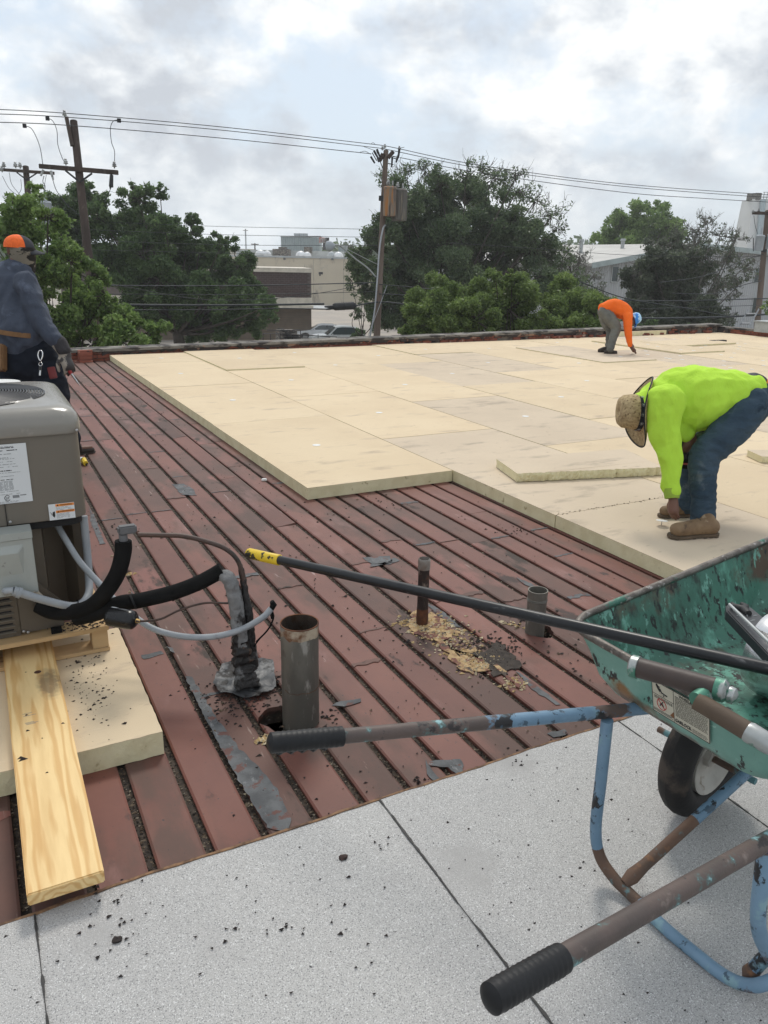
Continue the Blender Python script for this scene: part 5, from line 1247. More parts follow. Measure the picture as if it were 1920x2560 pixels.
hand(mb, D(1712,1116,d0+.07), -upv*.9-rgt*.35, fwd*-.3+rgt*.8, .17, curl=1.1)
fuse(mb, 'body', M_skin, w1, .0065, 3)
# shirt
mb = MB()
P_, r_ = LP([(1876,975,35),(1838,983,54),(1790,993,69),(1740,998,80),(1690,996,75),(1652,1003,54)], d0); chain_mesh(mb, P_, r_, [1.6,1.38,1.18,1.08,1.1,1.25], up=upv)
P_, r_ = LP([(1664,1004,46),(1660,1072,37),(1671,1126,30),(1677,1178,24),(1680,1226,20.5)], d0-.18); chain_mesh(mb, P_, r_, up=rgt)
P_, r_ = LP([(1664,1012,44,d0+.18),(1696,1066,34,d0+.17),(1712,1084,24,d0+.14)], d0); chain_mesh(mb, P_, r_)
P_, r_ = LP([(1660,1000,50),(1632,1010,46),(1612,1016,40)], d0); chain_mesh(mb, P_, r_, [1.2,1.0,.95], up=upv)
fuse(mb, 'shirt', M_lime, w1, .009, 7, wr=.016, wsc=9, wst=(1,1,.65))
mb = MB(); mb.tube([D(1679,1222,d0-.18), D(1680,1246,d0-.185)], [px(20,d0), px(17,d0)], 18); mb.build('shirt_cuff', M_limd, w1, smooth=60)
# jeans
mb = MB()
P_, r_ = LP([(1884,998,32),(1872,1020,42),(1838,1062,45),(1798,1102,42),(1763,1142,38),(1757,1190,32),(1758,1245,29),(1757,1300,28)], DN+.03); chain_mesh(mb, P_, r_)
P_, r_ = LP([(1870,1002,36),(1856,1024,42),(1800,1082,40),(1742,1138,36),(1730,1190,27),(1723,1232,25),(1718,1262,25)], DN+.32); chain_mesh(mb, P_, r_)
P_, r_ = LP([(1882,986,28,d0-.12),(1886,1005,36,d0-.02),(1884,1008,36,d0+.08),(1876,988,30,d0+.14)], d0); chain_mesh(mb, P_, r_)
P_, r_ = LP([(1886,975,30),(1872,1015,45),(1850,1050,40)], d0); chain_mesh(mb, P_, r_, [1.7,1.6,1.3], up=rgt)
fuse(mb, 'jeans', M_jean, w1, .009, 5, wr=.010, wsc=10, wst=(1,1,1.8))
mb = MB(); P_, r_ = LP([(1878,960,27),(1896,975,30)], d0); chain_mesh(mb, P_, r_, [1.7,1.6], up=upv, n=2); fuse(mb, 'orange_undershirt', mat('orange cotton', (.75,.22,.03), None, 6, .9), w1, .012, 2)
mb = MB(); P_, r_ = LP([(1875,962,31),(1884,968,33)], d0); chain_mesh(mb, P_, r_, [1.6,1.5], up=upv, n=2); fuse(mb, 'waistband', M_band, w1, .012, 2)
mb = MB(); mb.tube([D(1862,1012,d0-.20), D(1858,1036,d0-.21)], .007, 5); mb.tube([D(1908,1012,d0-.06), D(1916,1030,d0-.06)], .014, 8); mb.tube([D(1898,1040,d0-.14), D(1906,1052,d0-.14)], .013, 8); mb.build('belt_clips', M_blk, w1, bevel=.002)
boot(w1, fa, fb, D(1760,1306,DN+.02), M_btan, M_bsol); boot(w1, ga_, gb_, D(1722,1266,DN+.3), M_btan, M_bsol)
# straw hat: crown points along hup (towards the left), brim around the head
ha = hup/np.linalg.norm(hup); hf = hfw-ha*(hfw@ha); hf /= np.linalg.norm(hf); hs = np.cross(ha, hf)
hat_c = D(1603,1030,d0)
hat = MB(); vs = []; seg = 56
tiltv = -.18
def hatpt(rad, h, t, ov=1.0):
    return hat_c + hf*rad*ov*math.cos(t) + hs*rad*math.sin(t) + ha*h
K1, K2 = [], []
prof = [(.0,.148),(.040,.150),(.075,.142),(.092,.118),(.098,.07),(.100,.02),(.102,.0),(.118,-.006),(.145,-.010),(.175,-.006),(.198,.004)]
for (rd, h) in prof:
    for k in range(seg):
        t = 2*math.pi*k/seg; br = max(0, (rd-.102)/.11)
        hh = h + br*(-.045*math.cos(2*t)+.02*math.cos(t)) + (.0 if br else -.012*math.exp(-((rd)/.04)**2))
        vs.append(hatpt(rd, hh, t, 1.12 if rd > .03 else 1))
n = len(prof); hat.add(vs, [(i*seg+k, i*seg+(k+1) % seg, (i+1)*seg+(k+1) % seg, (i+1)*seg+k) for i in range(n-1) for k in range(seg)])
ho = hat.build('straw_hat', M_straw, w1, smooth=60); so = ho.modifiers.new('t', 'SOLIDIFY'); so.thickness = .004
mb = MB(); edge_ = [V(*vs[(n-1)*seg+k]) for k in range(seg)]; mb.tube(edge_+[edge_[0]], .0045, 6, cap=False); mb.build('brim_binding', M_band, ho)
mb = MB(); v2 = []
for rd, h in ((.1035,.003),(.1025,.018),(.1015,.034)):
    for k in range(seg): v2.append(hatpt(rd, h, 2*math.pi*k/seg, 1.13))
mb.add(v2, [(i*seg+k, i*seg+(k+1) % seg, (i+1)*seg+(k+1) % seg, (i+1)*seg+k) for i in range(2) for k in range(seg)]); mb.build('hat_band', M_band, ho, smooth=60)
for k in range(12):
    mb = MB(); t = 2*math.pi*k/12+.26; c = hatpt(.1055, .0185, t, 1.13); rn = hf*math.cos(t)+hs*math.sin(t); tn = -hf*math.sin(t)+hs*math.cos(t)
    pts = []
    for j in range(10):
        a_ = j*math.pi/5; q = .0085 if j % 2 == 0 else .0036; pts.append(c+tn*q*math.sin(a_)+ha*q*math.cos(a_))
    mb.prism(pts, rn*.001); mb.tube([c+tn*.0115*math.sin(a_)+ha*.0115*math.cos(a_) for a_ in np.linspace(0, 6.283, 15)], .0007, 4, cap=False); mb.build('star_print', M_star, ho)
# cordless drill in the far hand
dr = thing('cordless_drill', 'black cordless drill held low by the worker in the lime shirt', 'drill', D(1712,1150,d0+.05))
mb = MB(); a_, b_ = D(1712,1122,d0+.02), D(1706,1150,d0+.02); mb.tube([a_, b_], [.022,.024], 10); mb.build('handle', M_blk, dr, bevel=.002)
mb = MB(); q = D(1709,1160,d0+.02); ez = (b_-a_)/np.linalg.norm(b_-a_); ex = rgt*.86+fwd*.5; ey = np.cross(ez, ex)
def obox(mb, c, ex, ey, ez, hx, hy, hz_): mb.hexa([c-ex*hx-ey*hy-ez*hz_, c+ex*hx-ey*hy-ez*hz_, c+ex*hx+ey*hy-ez*hz_, c-ex*hx+ey*hy-ez*hz_], [c-ex*hx-ey*hy+ez*hz_, c+ex*hx-ey*hy+ez*hz_, c+ex*hx+ey*hy+ez*hz_, c-ex*hx+ey*hy+ez*hz_])
obox(mb, q, ex, ey, ez, .055, .038, .030); mb.build('battery', M_blkp, dr, bevel=.008)
mb = MB(); obox(mb, q+ez*.002-fwd*.04, ex, ey, ez, .035, .004, .006); mb.build('red_trim', mat('red plastic', (.5,.03,.02), None, 5, .4), dr)
mb = MB(); q = D(1716,1106,d0+.03); obox(mb, q, ex, ey, ez, .075, .03, .032); mb.tube([q-ex*.07, q-ex*.13], [.026,.018], 14); mb.build('motor_housing', M_blk, dr, bevel=.006)
# plate being set under the hand
mb = MB(); c = G(1655,1302,gz+.03); mb.lathe([(0,0),(.036,0),(.037,.002),(.010,.003),(0,.003)], c, (.12,.1,1), 20, cap=False); settle(tag(mb.build('fastener_plate', M_white, smooth=50), 'white fastener plate tilted on its screw under the lime shirted worker\'s hand', 'fastener plate'))
sc2 = MB(); sc2.tube([c+V(0,0,.003), c-V(.0,.0,.03)], .0025, 6); settle(tag(sc2.build('screw', M_steel), 'thin steel screw through the plate under the lime shirted worker\'s hand', 'screw'))

# ---- worker in the orange shirt, far away by the parapet
M_ora = mat('orange hi vis cotton', (.92,.17,.022), (.84,.145,.02), 3, .85, bump=.7, bscale=9, bdist=.04, spec=.2)
M_gry = mat('grey work trousers', (.16,.16,.14), (.11,.11,.10), 5, .9, bump=.3, bscale=60, layers=[((.07,.07,.065), 6, .60, .74)])
z4 = lambda a_, b_: (1440+a_/6.913, 720+b_/6.913)
oz = BT+.004; oh, ot = G(*z4(486,1148), oz), G(*z4(715,1150), oz)
o0 = dep(oh)
w2 = thing('person', 'worker in orange shirt and blue cap bending over the boards near the far parapet', 'person', (oh[0]+.1, oh[1], oz))
def LZ(lst, de): return [D(*z4(x[0], x[1]), de+(x[3] if len(x) > 3 else 0)) for x in lst], [x[2]/6.913*de/FPX for x in lst]
mb = MB()
P_, r_ = LZ([(450,370,60),(530,350,85),(650,340,95),(770,380,95),(860,440,80),(900,480,60)], o0); chain_mesh(mb, P_, [q*.8 for q in r_], up=upv)
hc2 = D(*z4(1005,535), o0); chain_mesh(mb, [D(*z4(890,480), o0), D(*z4(950,515), o0), hc2], [.07,.06,.065])
head(mb, hc2, -upv*.95+rgt*.5, rgt*.95+upv*.3, 1.0)
for lst, de in (([(450,420,60),(560,500,80),(700,690,60),(640,880,45),(590,1060,36)], o0-.05), ([(440,430,55),(530,640,60),(590,770,45),(570,900,40),(560,1050,34)], o0+.2)):
    P_, r_ = LZ(lst, de); chain_mesh(mb, P_, [q*.8 for q in r_])
P_, r_ = LZ([(890,480,52),(900,650,44),(905,800,36),(945,1000,24)], o0-.1); chain_mesh(mb, P_, r_)
hand(mb, D(*z4(955,1020), o0-.1), rgt*.62-upv*.78, -rgt*.7-upv*.6, .185, curl=.12)
P_, r_ = LZ([(880,480,50),(885,640,42),(895,760,34),(925,930,24)], o0+.25); chain_mesh(mb, P_, r_)
hand(mb, D(*z4(935,950), o0+.25), rgt*.5-upv*.86, -rgt*.7-upv*.6, .185, curl=.3)
fuse(mb, 'body', M_skin, w2, .011, 2)
mb = MB()
P_, r_ = LZ([(452,335,68),(530,340,112),(640,335,138),(750,365,140),(850,430,125),(905,500,80)], o0); chain_mesh(mb, P_, r_, [1.5,1.25,1.15,1.15,1.25,1.3], up=upv)
P_, r_ = LZ([(890,490,76),(900,650,66),(905,800,56),(938,990,36)], o0-.14); chain_mesh(mb, P_, r_)
P_, r_ = LZ([(880,490,70),(885,640,60),(895,760,50),(925,920,34)], o0+.25); chain_mesh(mb, P_, r_)
fuse(mb, 'shirt', M_ora, w2, .016, 5, wr=.012, wsc=7)
mb = MB()
P_, r_ = LZ([(452,400,72),(560,500,104),(690,680,84),(670,780,72),(630,900,66),(588,1062,58)], o0-.05); chain_mesh(mb, P_, r_)
P_, r_ = LZ([(440,420,66),(520,600,84),(590,750,66),(575,900,60),(560,1050,54)], o0+.2); chain_mesh(mb, P_, r_)
P_, r_ = LZ([(445,380,66),(500,440,80)], o0+.08); chain_mesh(mb, P_, r_, [1.6,1.6], up=rgt, n=3)
fuse(mb, 'trousers', M_gry, w2, .016, 4, wr=.014, wsc=9, wst=(1,1,1.7))
boot(w2, oh, ot, D(*z4(600,1075), o0-.02), M_bdk, M_bdk); boot(w2, oh+V(.05,.22,0), ot+V(.05,.22,0), D(*z4(580,1060), o0+.2), M_bdk, M_bdk)
mb = MB(); ca = V(rgt*.92+upv*.38); ca /= np.linalg.norm(ca); cb_ = np.cross(ca, fwd)
mb.lathe([(.104,-.045),(.108,.0),(.104,.05),(.080,.092),(.04,.110),(0,.114)], hc2+ca*.015, ca, 24, cap=False)
pk_ = [hc2-upv*(.09)+ca*.03+fwd*.06, hc2-upv*.17+ca*.01+fwd*.05, hc2-upv*.17+ca*.01-fwd*.05, hc2-upv*.09+ca*.03-fwd*.06]; mb.prism(pk_, ca*.012)
mb.build('blue_cap', mat('blue camouflage cloth', (.04,.26,.75), (.035,.20,.62), 6, .8, layers=[((.45,.68,.88), 7, .52, .57), ((.015,.06,.25), 8, .60, .65)]), w2, smooth=60)
mb = MB(); q = G(*z4(985,1140), oz); mb.lathe([(0,0),(.036,0),(.037,.003),(0,.004)], q, (.1,.1,1), 18, cap=False); settle(tag(mb.build('fastener_plate', M_white), 'white fastener plate under the fingers of the worker in orange', 'fastener plate'))

# ---- standing worker at the left edge, seen from behind
M_navy = mat('grey blue work shirt', (.075,.088,.118), (.058,.069,.095), 3, .85, bump=.75, bscale=11, bdist=.03, stretch=(1,1,.6), spec=.2, layers=[((.12,.14,.19), 5, .60, .78)])
M_dkp = mat('black navy trousers', (.014,.018,.028), (.010,.013,.021), 4, .85, bump=.3, bscale=90, spec=.2)
z9 = lambda a_, b_: (a_/2.99, 560+b_/2.99)
s0 = 6.02
bt, bh = G(238,1130,.004), G(192,1137,.004)
w3 = thing('person', 'standing worker in grey blue shirt and orange backed cap, seen from behind at left edge', 'person', (.45, 6.4, 0))
def L9(lst, de): return [D(*z9(x[0], x[1]), de+(x[3] if len(x) > 3 else 0)) for x in lst], [x[2]/2.99*de/FPX for x in lst]
legR = [D(98,880,s0), D(128,960,s0+.1), D(146,1010,s0+.2), D(160,1060,s0+.3), D(184,1108,6.5)]
hfL = G(60,1150,.004)
legL = [D(30,880,s0+.05), D(38,980,s0+.05), D(52,1080,s0+.1), hfL+V(0,0,.10)]
mb = MB()
P_, r_ = L9([(150,900,110),(130,780,120),(120,650,125),(110,520,120),(105,420,105)], s0); chain_mesh(mb, P_, r_, [1.1,1,1,1,.9], up=rgt)
hc3 = D(*z9(148,215), s0); chain_mesh(mb, [D(*z9(110,370), s0), D(*z9(125,310), s0), hc3], [.075,.062,.065])
f3 = V(rgt*.80+fwd*.58); f3[2] = -.05; head(mb, hc3, f3, V(0,0,1), 1.0)
chain_mesh(mb, legR, [.085,.075,.058,.05,.04]); chain_mesh(mb, legL, [.085,.075,.058,.045])
chain_mesh(mb, [bh+V(0,0,.05), hz(bh,bt,.8)+V(0,0,.045)], [.025,.02], n=2); chain_mesh(mb, [hfL+V(0,0,.05), hfL+V(.12,.1,.04)], [.035,.03], n=2)
P_, r_ = L9([(190,430,62),(240,580,52),(300,740,44),(380,850,34),(460,950,26)], s0-.16); chain_mesh(mb, P_, r_)
hand(mb, D(*z9(470,965), s0-.12), -upv*.9+rgt*.4, -rgt*.4+fwd*.6, .18, curl=.9)
P_, r_ = L9([(10,430,60),(-60,600,50),(-70,760,44),(-40,900,30)], s0+.2); chain_mesh(mb, P_, r_)
hand(mb, D(*z9(-40,910), s0+.2), -upv, fwd, .18, curl=.6)
fuse(mb, 'body', M_skin, w3, .009, 3)
mb = MB()
P_, r_ = L9([(165,925,160),(185,850,205),(178,750,200),(150,630,175),(105,500,158),(70,410,140)], s0); chain_mesh(mb, P_, r_, [1.0,1.0,.95,.92,.9,.75], up=rgt)
P_, r_ = L9([(-60,420,70),(60,385,92),(120,375,96),(190,425,78)], s0); chain_mesh(mb, P_, r_)
P_, r_ = L9([(195,440,84),(235,560,74),(285,690,68),(355,800,60),(432,885,44)], s0-.16); chain_mesh(mb, P_, r_)
P_, r_ = L9([(-20,430,80),(-70,600,66),(-80,740,56),(-50,890,40)], s0+.2); chain_mesh(mb, P_, r_)
P_, r_ = L9([(110,345,76),(140,318,62)], s0); chain_mesh(mb, P_, r_, n=2)
fuse(mb, 'work_shirt', M_navy, w3, .011, 6, wr=.019, wsc=9, wst=(1,1,.8))
mb = MB()
P_, r_ = L9([(150,935,160),(165,1010,165),(170,1060,160)], s0+.02); chain_mesh(mb, P_, r_, [.95,.95,.95], up=rgt, n=4)
chain_mesh(mb, [legR[0]]+legR[1:4]+[legR[4]+V(-.01,-.02,.04)], [.135,.120,.095,.080,.070])
chain_mesh(mb, legL, [.13,.115,.095,.085])
fuse(mb, 'work_trousers', M_dkp, w3, .012, 5, wr=.013, wsc=9, wst=(1,1,1.6))
boot(w3, bh, bt, D(188,1106,6.55), M_bdk, M_bdk); boot(w3, hfL, hfL+V(.2,.2,0), hfL+V(0,.02,.13), M_bdk, M_bdk)
# tool belt strap, gloves, cap, gaiter
M_lea = mat('tan leather strap', (.26,.14,.06), (.18,.095,.04), 8, .7)
mb = MB(); bc = D(*z9(172,835), s0); rx = 222/2.99*s0/FPX
vs = []; K = 40
for k in range(K):
    t = 2*math.pi*k/K; p = bc+V(rgt[0],rgt[1],0)*rx*math.cos(t)*.985+V(fwd[0],fwd[1],0)*rx*1.0*math.sin(t)+V(0,0,.035-.03*math.cos(t)); vs += [p-V(0,0,.018), p+V(0,0,.018)]
mb.add(vs, [(2*k, (2*k+2) % (2*K), (2*k+3) % (2*K), 2*k+1) for k in range(K)])
mb.build('tool_belt', M_lea, w3, smooth=60)
mb = MB(); p = D(*z9(-10,1000), s0-.2); obox(mb, p, rgt, fwd, upv, .05, .04, .10); mb.build('belt_pouch', M_lea, w3, bevel=.01)
mb = MB(); chain_mesh(mb, [D(*z9(425,880), s0-.15), D(*z9(465,940), s0-.14), D(*z9(490,985), s0-.13)], [.055,.046,.045]); hand(mb, D(*z9(476,968), s0-.13), -upv*.9+rgt*.35, -rgt*.4+fwd*.6, .22, curl=.9)
fuse(mb, 'work_glove', mat('grey and cream work glove', (.33,.29,.24), (.06,.055,.055), 9, .85, lo=.47, hi=.53), w3, .007, 2)
mb = MB(); chain_mesh(mb, [D(*z9(445,885), s0-.155), D(*z9(478,945), s0-.145)], [.056,.052]); fuse(mb, 'glove_cuff', mat('dark ribbed cuff', (.045,.042,.045), None, 9, .9, bump=1, bscale=60), w3, .008, 2)
u3 = V(0,0,1); ff3 = f3/np.linalg.norm(f3); rr3 = np.cross(ff3, u3)
def capm(t0, t1, mname, m_, base=.0):
    mb = MB(); vs = []; A = 12; B = 22
    for i in range(A+1):
        ph = i/A*math.pi/2
        for k in range(B+1):
            t = t0+(t1-t0)*k/B; rd = math.cos(ph); vs.append(hc3+u3*(.035+base+.100*math.sin(ph)**.85)+ff3*.112*rd*math.cos(t)+rr3*.094*rd*math.sin(t))
    mb.add(vs, [(i*(B+1)+k, i*(B+1)+k+1, (i+1)*(B+1)+k+1, (i+1)*(B+1)+k) for i in range(A) for k in range(B)]); return mb.build(mname, m_, w3, smooth=60)
M_neo = mat('neon orange mesh cloth', (.95,.17,.03), (.85,.14,.025), 60, .75, bump=.6, bscale=240); M_char = mat('charcoal cap cloth', (.045,.048,.058), (.035,.038,.046), 9, .85)
cap = capm(math.pi*.42, math.pi*1.58, 'orange_cap_back', M_neo); capm(-math.pi*.42, math.pi*.42, 'charcoal_cap_front', M_char)
mb = MB(); vs = []
for j in range(5):
    for k in range(13):
        t = -1.15+2.3*k/12; rd = 1+j*.17*math.cos(t*.8); vs.append(hc3+u3*(.034-.006*j)+ff3*.112*rd*math.cos(t)+rr3*.092*(1+.04*j)*math.sin(t)-u3*.02*abs(math.sin(t))*j/4)
mb.add(vs, [(j*13+k, j*13+k+1, (j+1)*13+k+1, (j+1)*13+k) for j in range(4) for k in range(12)]); v_ = mb.build('cap_visor', M_char, w3, smooth=60); so = v_.modifiers.new('t', 'SOLIDIFY'); so.thickness = .005
mb = MB(); mb.lathe([(.075,-.150),(.086,-.12),(.092,-.07),(.100,-.02),(.103,.03),(.098,.042)], hc3+ff3*.016, u3, 28, cap=False)
mb.build('neck_gaiter', mat('camouflage gaiter', (.014,.013,.012), (.022,.02,.018), 5, .9, layers=[((.20,.175,.135), 9, .55, .57, (.5,.5,1.6), None), ((.06,.065,.035), 8, .58, .60, (.5,.5,1.6), None)]), w3, smooth=60)
mb = MB(); mb.lathe([(.112,-.02),(.108,.03),(.094,.05),(.090,.03)], D(*z9(128,318), s0)+V(0,0,-.03), (.15,.1,1), 24, cap=False); mb.build('shirt_collar', M_navy, w3, smooth=60)
# carabiner and keys at the hip, knife in the hand, red tool in the pocket
M_chr = mat('bright steel', (.7,.7,.7), None, 5, .25, metal=.95)
kc = thing('carabiner', 'steel carabiner with key ring hanging from the back pocket of the standing worker', 'carabiner', D(*z9(300,1000), s0-.38))
q = lambda a_, b_, e=.385: D(*z9(a_, b_), s0-e)
mb = MB(); lp_ = [q(288,955), q(300,945), q(316,955), q(318,985), q(306,1018), q(296,1018), q(284,985), q(288,955)]; mb.tube(curve(lp_, 4), .0042, 8, cap=False); mb.build('hook', M_chr, kc, smooth=60)
mb = MB(); c = q(303,1048); mb.tube([c+rgt*.013*math.cos(t)+upv*.013*math.sin(t) for t in np.linspace(0, 6.283, 18)], .0028, 6, cap=False); mb.build('ring', M_chr, kc, smooth=60)
mb = MB(); mb.tube([q(301,1092), q(297,1132)], .006, 6, flat=.4); mb.build('key', M_chr, kc)
mb = MB(); mb.tube([q(303,1064), q(301,1094)], .010, 8); mb.build('fob', M_blk, kc)
kn_ = thing('utility_knife', 'long bladed knife with red collar pointing down from the gloved hand at the left', 'knife', D(*z9(560,1140), s0-.1))
a_, b_, c_ = D(*z9(510,1080), s0-.13), D(*z9(532,1120), s0-.12), D(*z9(600,1215), s0-.08)
mb = MB(); mb.tube([a_, b_], [.017,.013], 10); mb.build('collar', mat('red plastic collar', (.35,.02,.02), None, 5, .4), kn_, smooth=50)
mb = MB(); mb.tube([b_, hz(b_,c_,.6), c_], [.0095,.007,.001], 8, flat=.35); mb.build('blade', M_chr, kn_, smooth=50)
mb = MB(); mb.tube([D(*z9(480,1040), s0-.14), a_], .014, 10); mb.build('handle', M_blk, kn_, smooth=50)
mb = MB(); mb.tube([D(*z9(380,1070), s0-.34), D(*z9(402,1155), s0-.33)], .030, 8, flat=.5); settle(tag(mb.build('folded_red_tool', mat('dark red plastic', (.16,.015,.015), None, 5, .5), bevel=.004), 'dark red tool in the hip pocket of the standing worker', 'tool'))
# small things near that worker
bo = thing('plastic_bottle', 'small white and yellow bottle on the red panels beside the air conditioner corner', 'bottle', G(212,1165,0))
a_ = G(198,1150,.03); b_ = G(208,1150,.03); c_ = G(217,1162,.02); mb = MB(); mb.tube([a_, b_], .026, 14); mb.build('bottle_body', M_white, bo, smooth=40)
mb = MB(); mb.tube([b_, b_+(c_-b_)*.7], [.026,.020], 14); mb.build('yellow_tip', M_yel, bo, smooth=40)
mb = MB(); p = D(2,955,4.9); mb.lathe([(.10,-.35),(.125,0),(.135,0),(.135,.03),(0,.032)], p-V(.02,0,.03), (0,0,1), 28); settle(tag(mb.build('plastic_bucket', M_white, smooth=40), 'white plastic bucket standing behind the air conditioner at the left edge', 'bucket'))

# ================================================================== background
M_wood2 = mat('dark weathered pole wood', (.075,.052,.042), (.05,.036,.03), 2, .9, stretch=(1,1,.1), bump=.6, bscale=20, layers=[((.11,.085,.07), 3, .55, .75, (3,3,.15), None)])
M_wood3 = mat('grey brown pole wood', (.16,.12,.095), (.11,.08,.062), 2, .9, stretch=(1,1,.1), bump=.5, bscale=20)
M_iron = mat('black line hardware', (.02,.02,.022), None, 5, .6)
M_wireb = mat('dark overhead wire', (.035,.04,.045), None, 5, .7)
M_porc = mat('grey porcelain', (.50,.51,.50), (.2,.2,.2), 9, .35)
M_can = mat('grey transformer paint', (.42,.45,.48), (.36,.39,.42), 4, .5)
M_canr = mat('rust streaked transformer', (.30,.22,.15), (.20,.16,.13), 2, .7, stretch=(2,2,.3), layers=[((.40,.17,.05), 2.4, .50, .62, (3,3,.3), None), ((.09,.075,.07), 3, .54, .66, (3,3,.2), None)])
M_canr2 = mat('ribbed grey brown transformer', (.17,.155,.14), (.11,.10,.09), 3, .7, stretch=(2,2,.3), layers=[((.24,.20,.15), 3, .55, .7, (3,3,.3), None)])
def bar(mb, p, q, w, h, mi=0):
    p, q = V(p), V(q); d_ = (q-p)/np.linalg.norm(q-p); a_ = V(0,0,1)-d_*d_[2]; a_ /= np.linalg.norm(a_); b_ = np.cross(d_, a_)
    mb.hexa([p-a_*h-b_*w, p+a_*h-b_*w, p+a_*h+b_*w, p-a_*h+b_*w], [q-a_*h-b_*w, q+a_*h-b_*w, q+a_*h+b_*w, q-a_*h+b_*w], mi)
def insulator(mb, p, ax=(0,0,1), s=1.0):
    mb.lathe([(.02*s,0),(.02*s,.04*s),(.065*s,.05*s),(.075*s,.07*s),(.04*s,.09*s),(.06*s,.10*s),(.062*s,.12*s),(.03*s,.15*s),(.045*s,.17*s),(.03*s,.19*s),(0,.19*s)], p, ax, 10)
def pole(name, label, top, bot, r0, r1, m_, group='utility poles'):
    top, bot = V(top), V(bot); d_ = (bot-top)/abs((bot-top)[2]); base = top+d_*(top[2]+5.05)
    t = thing(name, label, 'utility pole', base, group); mb = MB()
    mb.tube([hz(base, top, k/8) for k in range(9)], [hz(r1, r0, k/8) for k in range(9)], 14); mb.build('shaft', m_, t, smooth=60); return t
z1 = lambda a_, b_: (a_/1.728, 240+b_/1.728)
# left pole
PD = 27.0
t = pole('utility_pole', 'leaning dark utility pole with a wooden crossarm, nearest at left behind the standing worker', D(184,303,PD), D(227,700,PD), .125, .19, M_wood2)
mb = MB(); bar(mb, D(*z1(170,303), PD-.2), D(*z1(510,331), PD-.2), .055, .075); mb.build('crossarm', M_wood2, t, bevel=.01)
for a_ in ((283,322),(398,334)):
    mb = MB(); bar(mb, D(*z1(*a_), PD-.25), D(*z1(345,372), PD-.25), .012, .03); mb.build('brace', M_iron, t)
mb = MB(); bar(mb, D(*z1(287,92), PD-.15), D(*z1(312,215), PD-.15), .05, .06); mb.build('top_bracket', M_wood2, t)
for a_ in ((280,92),(285,300),(495,313)):
    mb = MB(); insulator(mb, D(*z1(*a_), PD-.2), s=1.15); mb.build('insulator', M_porc, t, smooth=60)
mb = MB(); mb.tube([D(*z1(482,342), PD-.25), D(*z1(480,392), PD-.25)], [.06,.075], 8); mb.tube([D(*z1(478,392), PD-.25), D(*z1(476,400), PD-.25)], .03, 6); mb.build('fuse_cutout', M_iron, t)
mb = MB(); mb.tube([D(*z1(188,320), PD-.25), D(*z1(176,345), PD-.25)], [.05,.03], 8); mb.tube([D(*z1(220,325), PD-.25), D(*z1(230,362), PD-.25)], [.05,.03], 8); mb.build('hanging_insulators', M_porc, t)
for j in ([(512,105),(490,108),(477,140),(482,200),(495,240),(494,295)], [(205,95),(228,108),(246,150),(250,210),(270,270),(284,288)], [(105,128),(135,140),(158,180),(175,230),(185,295)], [(228,362),(245,410),(290,470),(345,515)], [(478,400),(465,430),(450,460)], [(190,345),(185,370),(195,390),(188,440)]):
    mb = MB(); mb.tube(curve([D(*z1(*q_), PD-.2) for q_ in j], 4), .012, 5); mb.build('jumper_wire', M_wireb, t)
mb = MB()
for a_ in ((205,97),(514,106),(106,129)): p = D(*z1(*a_), PD-.2); mb.box(p-.06, p+.06)
mb.build('line_clamps', M_iron, t)
# far left pole
PL = 38.0
t = pole('utility_pole', 'dark utility pole with crossarm and pale transformer rising out of the left tree', D(*z1(111,305), PL), D(*z1(122,440), PL), .14, .18, M_wood2)
mb = MB(); bar(mb, D(*z1(-10,317), PL-.2), D(*z1(234,334), PL-.2), .05, .07); mb.build('crossarm', M_wood2, t)
for a_ in ((72,330),(158,334)): mb = MB(); bar(mb, D(*z1(*a_), PL-.25), D(*z1(115,362), PL-.25), .012, .03); mb.build('brace', M_iron, t)
for a_ in ((18,312),(68,312),(88,314),(10,330)): mb = MB(); insulator(mb, D(*z1(*a_), PL-.2), s=1.5); mb.build('insulator', M_porc, t, smooth=60)
for j in ([(10,345),(40,400),(78,430)], [(40,330),(50,380),(85,425)], [(90,360),(92,400),(80,425)], [(200,340),(190,400),(188,450)], [(222,505),(240,520),(270,500),(285,480)]):
    mb = MB(); mb.tube(curve([D(*z1(*q_), PL-.2) for q_ in j], 4), .012, 5); mb.build('jumper_wire', M_wireb, t)
p = D(*z1(206,548), PL-.3); mb = MB(); mb.lathe([(0,0),(.26,.0),(.27,.05),(.27,.98),(.285,1.0),(.24,1.08),(0,1.12)], p-V(0,0,.1), (0,0,1), 20); mb.tube([p+V(0,0,1.0), p+V(0,0,1.5)], [.06,.03], 8); mb.build('transformer', M_can, t, smooth=40)
mb = MB(); bar(mb, p+V(0,0,.6), D(*z1(127,520), PL), .04, .04); mb.build('bracket', M_iron, t)
# centre pole
PC = 32.0
z6 = lambda a_, b_: (900+a_/8.85, 350+b_/8.85)
t = pole('utility_pole', 'utility pole with rusty transformers and a street lamp arm, at the middle of the picture', D(965,377,PC), D(942,843,PC), .105, .16, M_wood3)
for a_, b_ in (((740,250),(620,400)), ((510,300),(440,455))):
    mb = MB(); bar(mb, D(*z6(*a_), PC-.2), D(*z6(*b_), PC-.1), .05, .075); mb.build('arm', M_wood2, t)
mb = MB(); bar(mb, D(*z6(540,320), PC-.1), D(*z6(430,460), PC-.2), .04, .06); mb.build('arm', M_wood2, t)
for a_, b_, r_ in (((870,205),(855,330),.055),((855,330),(800,490),.05),((715,380),(700,600),.045),((310,240),(400,400),.05),((375,210),(440,370),.05),((240,370),(325,510),.045),((400,400),(420,480),.06)):
    mb = MB(); mb.tube([D(*z6(*a_), PC-.25), D(*z6(*b_), PC-.25)], [r_, r_*.8], 8); mb.build('fuse_cutout', M_iron, t)
